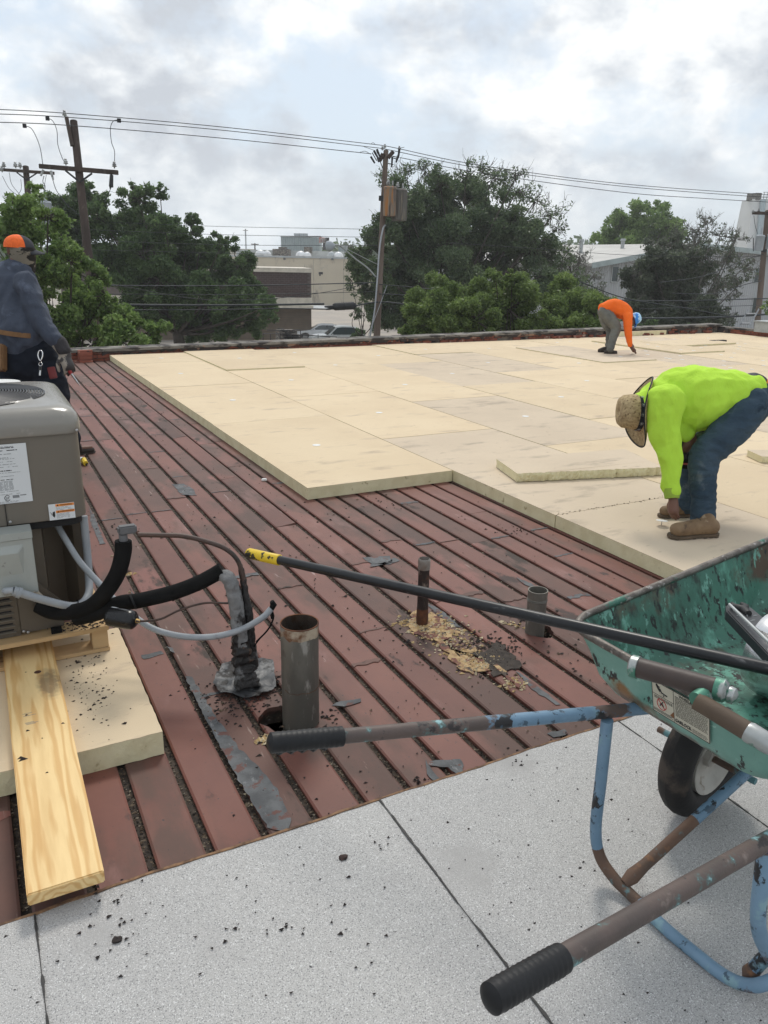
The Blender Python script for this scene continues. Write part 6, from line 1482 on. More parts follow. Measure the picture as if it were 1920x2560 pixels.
mb = MB()
for j in (((270,280),(370,460)),((450,480),(510,640)),((620,520),(740,545)),((720,360),(870,390)),((370,250),(390,300)),((740,400),(820,420))):
    mb.tube([D(*z6(*q_), PC-.25) for q_ in j], .02, 5)
mb.build('hardware', M_iron, t)
for a_ in ((550,190),(495,235),(870,230)): mb = MB(); insulator(mb, D(*z6(*a_), PC-.2), s=.9); mb.build('insulator', M_porc, t, smooth=60)
for j in ([(340,100),(290,60),(240,90)], [(90,150),(180,180),(320,230)], [(980,160),(920,170),(880,200)], [(0,270),(120,250),(240,320)]):
    mb = MB(); mb.tube(curve([D(*z6(*q_), PC-.2) for q_ in j], 4), .010, 5); mb.build('jumper_wire', M_wireb, t)
k = PC/FPX/8.85
def can(x0, x1, y0, y1, m_, ribs, dz):
    c = D(*z6((x0+x1)/2, y1), PC-dz); r_ = (x1-x0)/2*k; h = (y1-y0)*k; mb = MB(); n = 40; pr = []
    mb.lathe([(0,0),(r_*.9,0),(r_*.93,.05),(r_*.93,h*.06)], c, (0,0,1), 28)
    vs = []
    for zz in (h*.05, h*.93):
        for q_ in range(n*2): a_ = math.pi*q_/n; rr = r_*(.93+(.07 if (q_ % 4 < 2 and ribs) else 0)); vs.append(c+V(rr*math.cos(a_), rr*math.sin(a_), zz))
    mb.add(vs, [(q_, (q_+1) % (2*n), 2*n+(q_+1) % (2*n), 2*n+q_) for q_ in range(2*n)])
    mb.lathe([(r_*.98,h*.90),(r_*.98,h*.96),(r_*.8,h),(0,h*1.01)], c, (0,0,1), 28)
    o = mb.build('transformer', m_, t, smooth=35)
    mb = MB(); insulator(mb, c+V(-r_*.3,0,h), s=1.3); mb.tube([c+V(r_*.4,0,h), c+V(r_*.45,0,h+.22)], .035, 8); mb.build('bushing', M_porc, o, smooth=60)
can(500, 800, 1085, 1685, M_canr, False, .45); can(690, 1035, 1135, 1790, M_canr2, True, .05)
mb = MB(); bar(mb, D(*z6(430,1290), PC-.05), D(*z6(560,1290), PC-.2), .05, .10); mb.build('bracket', M_iron, t)
z5 = lambda a_, b_: (640+a_/5.925, 540+b_/5.925)
mb = MB(); mb.tube(curve([D(*z5(1155,437), PC-1.2), D(*z5(1240,440), PC-1.1), D(*z5(1480,640), PC-.6), D(*z5(1660,775), PC-.25), D(940,693,PC-.1)], 5), [.03]*21, 8); mb.tube([D(*z5(1250,440), PC-1.1), D(*z5(1660,650), PC-.4), D(946,662,PC-.1)], .012, 5); mb.build('lamp_arm', M_gal, t, smooth=60)
mb = MB(); a_, b_ = D(*z5(1025,440), PC-1.25), D(*z5(1170,440), PC-1.2); mb.tube([a_, hz(a_,b_,.15), hz(a_,b_,.5), hz(a_,b_,.8), b_], [.03,.17,.2,.13,.06], 14, flat=.8); c = D(*z5(1090,455), PC-1.25); mb.lathe([(.16,.0),(.15,-.10),(.09,-.17),(0,-.19)], c, (0,0,1), 16, cap=False); mb.tube([D(*z5(1130,410), PC-1.2), D(*z5(1130,425), PC-1.2)], .04, 8); mb.build('street_lamp_head', M_can, t, smooth=60)
mb = MB(); mb.tube(curve([D(*z6(560,1880), PC-.25), D(*z6(505,1980), PC-.3), D(949,620,PC-.3), D(943,700,PC-.3), D(936,780,PC-.3), D(924,846,PC-.35)], 4), .035, 8); mb.build('conduit', M_alu, t, smooth=60)
mb = MB(); mb.tube([D(968,712,PC-.3), D(947,770,PC-.35), D(917,848,PC-.4)], .015, 6); mb.build('guy_wire', M_alu, t)
# right pole
PR = 38.0; zr = lambda a_, b_: (1760+a_/5.53, 460+b_/5.53)
t = pole('utility_pole', 'brown utility pole with pale transformers at the right picture edge', D(*zr(882,372), PR), D(*zr(742,1890), PR), .12, .155, M_wood3)
mb = MB(); bar(mb, D(*zr(670,400), PR-.2), D(*zr(1100,412), PR-.2), .05, .07); mb.build('crossarm', M_wood2, t)
for a_ in ((675,410),(755,395)): mb = MB(); insulator(mb, D(*zr(*a_), PR-.2), s=1.0); mb.build('insulator', M_porc, t, smooth=60)
for (xa, xb, ya, yb) in ((695,808,720,920),(850,960,700,900)):
    c = D(*zr((xa+xb)/2, yb), PR-.5); r_ = (xb-xa)/2/5.53*PR/FPX; h = (yb-ya)/5.53*PR/FPX; mb = MB(); mb.lathe([(0,0),(r_*.95,0),(r_,.04),(r_,h*.9),(r_*1.05,h*.92),(r_*.8,h),(0,h*1.03)], c, (0,0,1), 20); mb.tube([c+V(0,0,h), c+V(0,0,h+.35)], [.05,.03], 8); mb.build('transformer', M_can, t, smooth=40)
mb = MB(); bar(mb, D(*zr(800,770), PR-.3), D(*zr(860,750), PR-.1), .04, .08); bar(mb, D(*zr(800,920), PR-.3), D(*zr(860,920), PR-.1), .04, .06); mb.tube([D(*zr(682,745), PR-.6), D(*zr(682,930), PR-.6)], .02, 5); mb.build('bracket', M_iron, t)
mb = MB(); mb.tube(curve([D(*zr(690,435), PR-.2), D(*zr(705,560), PR-.3), D(*zr(740,690), PR-.4)], 5), .012, 5); mb.build('jumper_wire', M_wireb, t)

# overhead lines: each span a thing of its own
def line(label, pts, r=.013, sag=0, m_=None, name='power_line', extra=None):
    P_ = [D(u, v, de) for u, v, de in pts]
    if len(P_) == 2: P_ = [hz(P_[0], P_[1], k/16)-V(0,0,4*sag*(k/16)*(1-k/16)) for k in range(17)]
    else: P_ = curve(P_, 8)
    mb = MB(); mb.tube(P_, r, 5); o = mb.build(name, m_ or M_wireb, None, smooth=80); return settle(tag(o, label, 'overhead line', 'overhead lines'))
line('topmost of the three overhead lines between the leaning left pole and the centre pole', [(-60,271,25),(162,283,PD-.2),(560,318,29.2),(961,364,PC-.2)], .014)
line('middle of the three overhead lines between the leaning left pole and the centre pole', [(-60,283,25.5),(165,293,PD+.3),(560,326,29.6),(955,371,PC+.1)], .014)
line('lowest of the three overhead lines between the leaning left pole and the centre pole', [(-60,304,24.6),(165,313,PD-.9),(560,346,28.6),(928,384.5,PC-.5)], .014)
line('topmost of the three overhead lines from the centre pole to the right edge', [(961,364,PC-.2),(1200,413,33.6),(1550,459,36),(1908,486,PR),(1990,489,38.5)], .014)
line('middle of the three overhead lines from the centre pole to the right edge', [(955,371,PC+.1),(1200,420,34),(1550,465,36.4),(1887,491.5,PR+.3),(1990,497,39)], .014)
line('lowest of the three overhead lines from the centre pole to the right edge', [(1000,394,PC-.3),(1200,432,33.4),(1550,480,36),(1760,496,PR-1),(1990,509,PR-.3)], .014)
line('highest thin wire crossing the sky just above the low warehouse roofs', [(190,552,PL+2),(529,565.5,37),(945,573.5,PC+1)], .010)
line('second thin wire above the warehouse, running just over the grey corrugated penthouse', [(127,570,PL),(529,586,35),(945,593.5,PC)], .010)
line('thin wire crossing the red roof band below the corrugated penthouse', [(162,599,PL-.5),(560,612,34),(945,613.5,PC)], .010)
line('faint thin wire in front of the cream wall below the skylights', [(120,622,PL-.5),(400,629,35),(700,636,34)], .009)
line('black cable in front of the brown brick building at mid height', [(240,713,26),(283,714,26.5),(560,714.5,29),(760,711,30.5),(945,706.5,PC-.2)], .022)
line('thin cable below the black one across the brown brick building', [(240,735,26),(560,736.5,29),(760,733.5,30.5),(945,729,PC-.2)], .012)
line('drop cable sagging across the left trees and rising to the centre pole', [(250,705,26),(320,718,27),(490,747,28.5),(640,749,29.5),(760,738,30.5),(860,722,31.2),(930,705,31.8)], .012)
line('heavy telephone cable below the pale eave running into the splice case', [(240,761,26),(400,763,27.5),(600,763,29),(810,760,30.8)], .042)
line('lower telephone cable just beneath the heavy one', [(250,775,26),(560,774,29),(700,771,30),(826,774,30.9)], .02)
line('telephone cable from the splice case to the centre pole', [(888,764,31.2),(915,759,31.6),(945,755,PC-.2)], .03)
t = thing('splice_case', 'black cable splice case hanging in front of the parking lot left of the centre pole', 'splice case', D(860,766,31))
a_, b_ = D(832,767,30.9), D(888,764,31.3); d_ = (b_-a_)/np.linalg.norm(b_-a_)
mb = MB(); mb.lathe([(0,0),(.10,.01),(.13,.05),(.15,.12),(.15,.45),(.155,.46),(.155,.50),(.15,.51),(.15,np.linalg.norm(b_-a_)-.08),(.10,np.linalg.norm(b_-a_)),(0,np.linalg.norm(b_-a_))], a_, d_, 18); mb.build('case', M_blk, t, smooth=50)
mb = MB(); mb.tube([a_-d_*.35+V(0,0,.02), a_], [.03,.07], 8); mb.tube([a_-d_*.30-V(0,0,.09), a_-V(0,0,.06)], [.025,.05], 8); mb.build('cable_ends', M_iron, t)
line('insulated wire from the centre pole down to the pale green bushes', [(948,711,PC-.2),(1010,716,31),(1060,721,30),(1120,727,28.5)], .018)
line('twisted wire from the centre pole into the bushes, below the upper one', [(948,735,PC-.2),(1000,737,31),(1090,744,29)], .022)
line('lowest cable from the centre pole into the bushes', [(948,756,PC-.2),(975,756,31.6),(1040,765,30),(1080,772,29)], .03)
line('diagonal wire falling from behind the centre tree across the metal building', [(1440,700,31),(1560,745,32),(1700,768,33),(1830,792,34)], .022)
line('straight wire over the orange worker towards the right edge', [(1500,749.5,31),(1700,752,34),(1990,744,38)], .024)
line('thin wire below the straight one in front of the grey tree', [(1600,772,33),(1750,768,35),(1990,760,38)], .012)
line('thick black cable just above the parapet at right', [(1590,796,32),(1700,795,33.5),(1840,791,36),(1990,780,38)], .045)
line('thin wire crossing the upper wall of the metal building', [(1120,607,34),(1350,622,35),(1600,639,36.5),(1900,641,PR),(1990,640,38)], .010)
line('service wire sagging from the right pole across the grey tree', [(1908,636,PR-.3),(1860,650,37),(1800,676,36),(1740,694,35),(1650,706,34)], .018)
line('lower service wire sagging from the right pole to the left', [(1905,702,PR-.3),(1860,712,37),(1810,729,36),(1760,735,35),(1680,733,34)], .018)

# ------------------------------------------------------------------ buildings
M_cream = mat('weathered cream wall', (.56,.50,.39), (.52,.46,.36), .25, .9, layers=[((.34,.30,.25), .55, .57, .70, (1,1,.35), None), ((.40,.36,.30), .2, .6, .8)])
M_capw = mat('pale metal coping', (.46,.49,.50), None, 1, .5)
M_rdm = mat('brick red roof band', (.20,.065,.045), None, 1, .8)
M_bbr = mat('brown face brick', (.085,.055,.050), (.065,.042,.040), 3, .9)
M_mrt2 = mat('brown mortar', (.14,.115,.105), None, 2, .95)
M_tanb = mat('tan brick', (.20,.155,.115), (.16,.125,.09), 1, .9)
M_eave = mat('cream eave board', (.62,.57,.48), None, 2, .7)
M_dome = mat('white skylight dome', (.82,.83,.84), None, 2, .35)
M_glass = mat('dark window glass', (.03,.045,.05), None, 2, .12, spec=.8)
M_cor = mat('grey corrugated cladding', (.36,.42,.44), (.32,.38,.40), 1, .55, metal=.1)
M_ribw = mat('pale ribbed wall cladding', (.40,.41,.42), (.36,.37,.38), .3, .6)
M_frm = mat('pale frame', (.42,.44,.44), None, 1, .5)
def face_box(mb, u0, u1, vt, z0, d0_, d1_, depth=10, mi=0):
    """box whose near face runs between two sight lines, top at image height vt of the left end"""
    A_, B_ = D(u0, vt, d0_), D(u1, vt, d1_); zt_ = A_[2]; A_[2] = B_[2] = 0; n_ = V(B_[1]-A_[1], A_[0]-B_[0], 0); n_ /= np.linalg.norm(n_); n_ = n_ if n_@_d > 0 else -n_
    bot = [A_+V(0,0,z0), B_+V(0,0,z0), B_+n_*depth+V(0,0,z0), A_+n_*depth+V(0,0,z0)]; top = [p+V(0,0,zt_-z0) for p in bot]; mb.hexa(bot, top, mi); return A_, B_, n_, zt_
wh = thing('warehouse', 'long cream warehouse with stained wall, skylight domes and red roof band, beyond the parking lot', 'building', (*D(760,700,122)[:2], -5.05))
mb = MB(); A_, B_, n_, zt_ = face_box(mb, 560, 1260, 641, -5.05, 122, 122, 60); mb.build('wall', M_cream, wh)
e_ = (B_-A_)/np.linalg.norm(B_-A_)
mb = MB(); mb.hexa([A_-n_*.15+V(0,0,zt_), B_-n_*.15+V(0,0,zt_), B_+n_*.5+V(0,0,zt_), A_+n_*.5+V(0,0,zt_)], [A_-n_*.15+V(0,0,zt_+.28), B_-n_*.15+V(0,0,zt_+.28), B_+n_*.5+V(0,0,zt_+.28), A_+n_*.5+V(0,0,zt_+.28)]); mb.build('coping', M_capw, wh)
mb = MB(); 
for u in (784, 859): 
    q = D(u, 700, 121.9); mb.box((q[0]-.04, q[1]-.04, -5), (q[0]+.04, q[1]+.04, zt_-.1))
mb.build('joint_strip', mat('darker wall joint', (.40,.36,.29), None, 1, .9), wh)  # joint strips a tone darker than the cream wall
for u, v, r_ in ((651,632,.85),(668,634,.7),(752,635,.85),(768,637,.7),(828,636,.6),(846,637,.8)):
    c = D(u, v, 124); mb = MB(); mb.lathe([(1.0*r_,0),(.95*r_,.25),(.7*r_,.55),(.35*r_,.72),(0,.78)], c-V(0,0,.3), (0,0,1), 18, cap=False); mb.build('skylight', M_dome if u != 828 else M_capw, wh, smooth=60)
mb = MB(); face_box(mb, 590, 880, 625, 2, 140, 140, 6); mb.build('red_roof_band', M_rdm, wh)
mb = MB(); face_box(mb, 590, 880, 623.4, 2, 139.9, 139.9, 6.3); mb.build('roof_band_cap', M_capw, wh)
mb = MB(); face_box(mb, 681, 722, 622, 2, 136, 136, 3); face_box(mb, 696, 714, 617, 2, 137, 137, 2); face_box(mb, 760, 779, 617, 3, 139, 139, 2); mb.build('rooftop_unit', M_cope, wh)
mb = MB(); q = D(802,683,121.8); mb.box(q-V(.28,.2,.18), q+V(.28,.2,.18)); q = D(800,688,121.8); mb.box(q-V(.08,.1,.12), q+V(.08,.1,.12)); mb.build('wall_light', M_iron, wh)
mb = MB()
for u, v in ((711,647),(831,648)): q = D(u, v, 121.8); mb.box(q-V(.16,.1,.16), q+V(.16,.1,.16))
mb.build('scupper', M_bare, wh)
def corrug(u0, u1, vt, zb, de, n, name, label, m_=M_cor):
    A_, B_ = D(u0, vt, de), D(u1, vt, de); zt_ = A_[2]; mb = MB(); e_ = (B_-A_); L_ = np.linalg.norm(e_[:2]); e_ = V(e_[0], e_[1], 0)/L_; n_ = V(-e_[1], e_[0], 0); n_ = n_ if n_@_d > 0 else -n_; poly = []
    for i in range(n):
        for (f, dd_) in ((0,0),(.35,0),(.5,.22),(.85,.22)): p = A_+e_*L_*(i+f)/n+n_*dd_; poly.append((p[0], p[1], zb))
    poly += [(B_[0]+n_[0]*4, B_[1]+n_[1]*4, zb), (A_[0]+n_[0]*4, A_[1]+n_[1]*4, zb)]
    mb.prism(poly, (0,0,zt_-zb)); t_ = thing(name, label, 'building', (*hz(A_,B_,.5)[:2], zb)); mb.build('corrugated_wall', m_, t_)
    mb = MB(); mb.hexa([A_-n_*.1-e_*.1, B_-n_*.1+e_*.1, B_+n_*4, A_+n_*4], [p+V(0,0,.18) for p in (A_-n_*.1-e_*.1, B_-n_*.1+e_*.1, B_+n_*4, A_+n_*4)]); mb.build('trim', M_capw, t_); return t_
t = corrug(702, 801, 592, 1.5, 160, 22, 'rooftop_penthouse', 'grey corrugated penthouse standing on the roof behind the warehouse')
mb = MB()
for u, w_ in ((746,.9),(756,.7),(764,.4)): q = D(u, 590, 161); mb.box(q-V(w_,.3,.2), q+V(w_,.3,.5))
mb.build('rooftop_fans', M_capw, t)
corrug(846, 868, 616, 1.5, 150, 6, 'rooftop_unit_box', 'small grey ribbed box on the warehouse roof left of the centre tree')
mb = MB(); A2, B2, n2, z2_ = face_box(mb, 868, 880, 615, 2, 152, 152, 3); settle(tag(mb.build('rooftop_box', M_cope), 'small tan box on the warehouse roof beside the grey ribbed one', 'roof box'))
sg = thing('roof_sign', 'red sign box with black end standing above the warehouse roof, right of the penthouse', 'sign', D(812,612,150))
mb = MB(); q0, q1 = D(800,607,150), D(815,594,150); mb.box((q0[0], q0[1]-.3, q0[2]), (q1[0], q0[1]+.4, q1[2])); mb.build('red_panel', mat('faded red sign', (.42,.10,.08), (.45,.2,.17), 1.2, .6), sg)
mb = MB(); q0, q1 = D(815.5,607,149.6), D(821,594,149.6); mb.box((q0[0], q0[1]-.3, q0[2]), (q1[0], q0[1]+.5, q1[2])); mb.build('black_end', M_iron, sg)
mb = MB(); mb.tube([D(811,624,150), D(811,607,150)], .35, 8); mb.build('post', M_iron, sg)
mb = MB()
for k_, u in enumerate((803,808,812.5)): 
    q = D(u, 602, 149.5); mb.tube([q+V(.22*math.cos(a_), 0, .42*math.sin(a_)) for a_ in np.linspace(0, 6.28, 9)], .09, 4)
mb.build('pale_marks', M_porc, sg)
# brown brick building with pale eave
bb2 = thing('brick_building', 'low brown brick building with pale eave and tan lower wall behind the live oak', 'building', (*D(700,760,66)[:2], -5.05))
Au, Bu = D(400,672,64), D(778,672,66); zt_ = Bu[2]-.32; e_ = V((Bu-Au)[0], (Bu-Au)[1], 0); L_ = np.linalg.norm(e_); e_ /= L_; n_ = V(-e_[1], e_[0], 0); n_ = n_ if n_@_d > 0 else -n_
zm = D(778,747,66)[2]; zl = D(778,772,66)[2]
def bx3(mb, s0_, s1_, n0, n1, za, zb_, mi=0):
    o_ = V(Au[0], Au[1], 0); P4 = [o_+e_*s0_+n_*n0, o_+e_*s1_+n_*n0, o_+e_*s1_+n_*n1, o_+e_*s0_+n_*n1]; mb.hexa([p+V(0,0,za) for p in P4], [p+V(0,0,zb_) for p in P4], mi)
mb = MB(); bx3(mb, -8, L_, .06, 12, zm, zt_); mb.build('upper_wall', M_mrt2, bb2)
mb = MB(); bh_ = .16
for r_ in range(int((zt_-zm)/bh_)):
    s_ = L_-13.5-(.2 if r_ % 2 else 0)
    while s_ < L_-.38: bx3(mb, s_, s_+.36, .03, .10, zm+bh_*r_+.02, zm+bh_*(r_+1)-.01); s_ += .40
tag(mb.build('brick_courses', M_bbr, bb2, fix=False), kind='stuff')
mb = MB(); bx3(mb, -8, L_+.05, -.1, 12.1, zt_, zt_+.35); mb.build('coping', M_eave, bb2)
mb = MB(); bx3(mb, -8, L_+.02, -.35, .2, zm-.55, zm+.05); bx3(mb, -8, L_+.06, -1.2, .1, zm-.75, zm-.552); mb.build('eave', M_eave, bb2)
mb = MB(); bx3(mb, -8, L_+4, -.9, 3, zm-.80, zm-.752); mb.build('canopy', M_capw, bb2)
mb = MB(); bx3(mb, -8, L_, .25, 12, -5.05, zm-.80); mb.build('lower_wall', M_tanb, bb2)
mb = MB()
for r_ in range(12): bx3(mb, L_-14, L_-.02, .23, .26, -4.9+.2*r_, -4.9+.2*r_+.02)
mb.build('brick_joints', M_mrt2, bb2)
# railings and stair by that building
rl_ = thing('metal_railing', 'dark metal railing with a stair handrail in front of the brown brick building', 'railing', (*D(700,840,58)[:2], -5.05))
def rail(pts, r=.03): mb = MB(); mb.tube([D(*z5(a_, b_), 58) for a_, b_ in pts], r, 6); mb.build('rail', M_iron, rl_)
for pts in ([(160,1690),(350,1695),(660,1685)], [(100,1740),(350,1745),(700,1765),(1200,1790)], [(350,1760),(660,1800),(940,1830)], [(320,1665),(400,1670),(480,1745),(640,1790)], [(660,1750),(1100,1795)], [(380,1680),(520,1790),(650,1800)]): rail(pts)
for a_ in (105, 215, 355, 460, 540, 658, 770, 920):
    mb = MB(); p = D(*z5(a_, 1690 if a_ in (355,658) else 1750), 58); mb.tube([p, (p[0], p[1], -5.05)], .03, 6); mb.build('post', M_iron, rl_)
mb = MB(); q = D(*z5(520,1760), 58.4)
for k_ in range(5): mb.box((q[0]+.28*k_-.8, q[1], -5.05), (q[0]+.28*k_+.5, q[1]+1.2, -3.4-.32*k_))
settle(tag(mb.build('concrete_steps', M_cope), 'short flight of steps behind the dark railing by the tan wall', 'steps'))
# metal building on the right
mbg = thing('metal_building', 'pale ribbed metal building with low gable roof behind the trees at right', 'building', (*D(1640,760,62)[:2], -5.05))
C0 = D(1477,664,60); C1 = D(1712,619,66.0); C2 = D(2050,664,75)
e_ = V((C2-C0)[0], (C2-C0)[1], 0); L_ = np.linalg.norm(e_); e_ /= L_; n_ = V(-e_[1], e_[0], 0); n_ = n_ if n_@_d > 0 else -n_
ze = C0[2]; s1 = (V(C1[0]-C0[0], C1[1]-C0[1], 0))@e_; zr_ = C1[2]; o_ = V(C0[0], C0[1], 0)
mb = MB(); rib = .30; k_ = int(L_/rib); top_z = lambda s_: ze+(zr_-ze)*(s_/s1) if s_ < s1 else zr_+(D(2050,650,75)[2]-zr_)*((s_-s1)/(L_-s1))
vs = []; 
for i in range(k_*4+1):
    s_ = i/(k_*4)*L_; dd_ = (0, -.05, -.05, 0)[i % 4]; p = o_+e_*s_+n_*dd_; vs += [p+V(0,0,-5.05), p+V(0,0,top_z(s_))]
mb.add(vs, [(2*i, 2*i+2, 2*i+3, 2*i+1) for i in range(k_*4)]); mb.build('ribbed_wall', M_ribw, mbg)
mb = MB(); mb.hexa([o_+V(0,0,-5.05), o_+n_*30+V(0,0,-5.05), o_+n_*30+e_*.3+V(0,0,-5.05), o_+e_*.3+V(0,0,-5.05)], [o_+V(0,0,ze), o_+n_*30+V(0,0,ze), o_+n_*30+e_*.3+V(0,0,ze), o_+e_*.3+V(0,0,ze)]); mb.build('side_wall', M_ribw, mbg)
roofm = mat('pale sheet roof', (.46,.45,.42), (.38,.37,.35), .5, .5)
mb = MB(); r0 = o_-e_*.5-n_*.6+V(0,0,ze-.05); r1 = o_+e_*s1-n_*.6+V(0,0,zr_+.1); r2 = o_+e_*L_-n_*.6+V(0,0,top_z(L_)+.05)
for a_, b_ in ((r0, r1), (r1, r2)): mb.hexa([a_, b_, b_+n_*32, a_+n_*32], [a_+V(0,0,.22), b_+V(0,0,.22), b_+n_*32+V(0,0,.22), a_+n_*32+V(0,0,.22)])
mb.build('roof', roofm, mbg)
mb = MB()
for a_, b_ in ((r0, r1), (r1, r2)): mb.hexa([a_-n_*.06-V(0,0,.15), b_-n_*.06-V(0,0,.15), b_-n_*.005-V(0,0,.15), a_-n_*.005-V(0,0,.15)], [a_-n_*.06+V(0,0,.26), b_-n_*.06+V(0,0,.26), b_-n_*.005+V(0,0,.26), a_-n_*.005+V(0,0,.26)])
mb.build('gable_trim', mat('grey green trim', (.36,.42,.42), None, 1, .5), mbg)
mb = MB(); q = o_-n_*.12+e_*.1; mb.tube([q+V(0,0,ze-.1), q+V(0,0,-5.05)], .09, 6); mb.build('downspout', M_frm, mbg)
for u, v in ((1453,614),(1556,612)):
    mb = MB(); q = D(u, v+4, 68); mb.tube([q-V(0,0,1.2), q+V(0,0,.45)], .16, 8); mb.tube([q+V(0,0,.45), q+V(0,0,.65)], [.24,.2], 8); mb.build('roof_vent', M_gal, mbg)
def window(ua, ub, va, vb):
    def on(u, v):
        q = ray(u, v); t_ = ((o_-EYEV)@n_)/(q@n_); return EYEV+q*t_
    p00, p10, p11, p01 = on(ua, vb), on(ub, vb), on(ub, va), on(ua, va); w_ = -n_*.10
    sv_ = (p00-o_)@e_, (p10-o_)@e_; zz0, zz1 = (p00[2]+p10[2])/2, (p01[2]+p11[2])/2
    c = lambda s_, z_, d_: o_+e_*s_+n_*d_+V(0,0,z_)
    f = MB()
    for (sa, sb, za, zb_) in ((sv_[0], sv_[0]+.08, zz0, zz1), (sv_[1]-.08, sv_[1], zz0, zz1), (sv_[0]+.08, sv_[1]-.08, zz0, zz0+.08), (sv_[0]+.08, sv_[1]-.08, zz1-.08, zz1)):
        f.hexa([c(sa,za,-.12), c(sb,za,-.12), c(sb,za,.0), c(sa,za,.0)], [c(sa,zb_,-.12), c(sb,zb_,-.12), c(sb,zb_,.0), c(sa,zb_,.0)])
    wf = f.build('window', M_frm, mbg); g_ = MB(); g_.hexa([c(sv_[0]+.08,zz0+.08,-.085), c(sv_[1]-.08,zz0+.08,-.085), c(sv_[1]-.08,zz0+.08,-.055), c(sv_[0]+.08,zz0+.08,-.055)], [c(sv_[0]+.08,zz1-.08,-.085), c(sv_[1]-.08,zz1-.08,-.085), c(sv_[1]-.08,zz1-.08,-.055), c(sv_[0]+.08,zz1-.08,-.055)]); g_.build('pane', M_glass, wf)
for w_ in ((1524,1542,664,706),(1822,1838,685,708),(1880,1896,668,708),(1874,1888,742,785)): window(*w_)
# tower far right
M_tow = mat('white tower concrete', (.66,.66,.65), (.60,.60,.59), .2, .8)
tw = thing('tapered_tower', 'white tapering concrete tower beyond the metal building at the right edge', 'tower', (*D(1930,660,150)[:2], -5.05))
tl, tr_ = D(1884,497,150), D(1955,497,150); bl, br_ = D(1864,640,150), D(1990,640,150); dn = lambda p, q: p+(q-p)*((p[2]+5.05)/(p[2]-q[2]))
bl, br_ = dn(tl, bl), dn(tr_, br_); nn = V(_d[0], _d[1], 0)*9
mb = MB(); mb.hexa([bl, br_, br_+nn, bl+nn], [tl, tr_, tr_+nn*.6, tl+nn*.6]); mb.build('shaft', M_tow, tw)
mb = MB(); a_, b_ = D(1908,500,149.6), D(1893,640,149.2); mb.tube([a_, dn(a_, b_)], .55, 8); mb.build('pipe_chase', M_cor, tw)
mb = MB(); q0, q1 = D(1888,497,150), D(1902,483,150); mb.box((q0[0], q0[1]-.5, q0[2]-.2), (q1[0], q0[1]+2, q1[2])); mb.build('roof_housing', M_cope, tw)
mb = MB()
for u in (1908,1916,1924,1932): q = D(u, 500, 149.8); mb.tube([q, q+V(0,0,1.4)], .07, 5)
for zz in (.7, 1.4): mb.tube([D(1905,500,149.8)+V(0,0,zz), D(1950,500,149.8)+V(0,0,zz)], .06, 5)
mb.build('guard_rail', M_gal, tw)
mb = MB(); p = D(613.5,572,300); mb.tube([p, (p[0], p[1], -5.05)], .25, 6); p2 = D(613.5,576,300); mb.tube([p2-V(1,0,0), p2+V(1,0,0)], .2, 5); settle(tag(mb.build('antenna_mast', M_alu), 'thin antenna mast far beyond the live oak on the skyline', 'mast'))
mb = MB(); p = D(637,608,220); mb.tube([p, (p[0], p[1], -5.05)], .2, 6); mb.tube([p-V(1.1,0,.3), p+V(1.1,0,-.3)], .14, 5); settle(tag(mb.build('utility_pole', M_wood2), 'tiny far utility pole on the skyline left of the penthouse', 'utility pole'))
# hazy blocks of town along the skyline
for i, (u0, u1, vt, de) in enumerate(((380,470,628,300),(470,560,622,330),(560,640,621,260),(860,960,622,300),(1180,1330,612,280),(1330,1450,622,320),(1700,1860,640,300))):
    mb = MB(); face_box(mb, u0, u1, vt, -5.05, de, de+4, 20); settle(tag(mb.build('distant_building', M_cope if i % 2 else M_cream), ['flat roofed pale block far off behind the live oak crown','low beige block on the skyline right of the live oak','tan block on the skyline left of the antenna mast','pale block on the skyline behind the centre tree','flat block on the skyline between the centre tree and the metal building','low block behind the left end of the metal building roof','flat block on the skyline behind the grey tree at right'][i], 'building'))

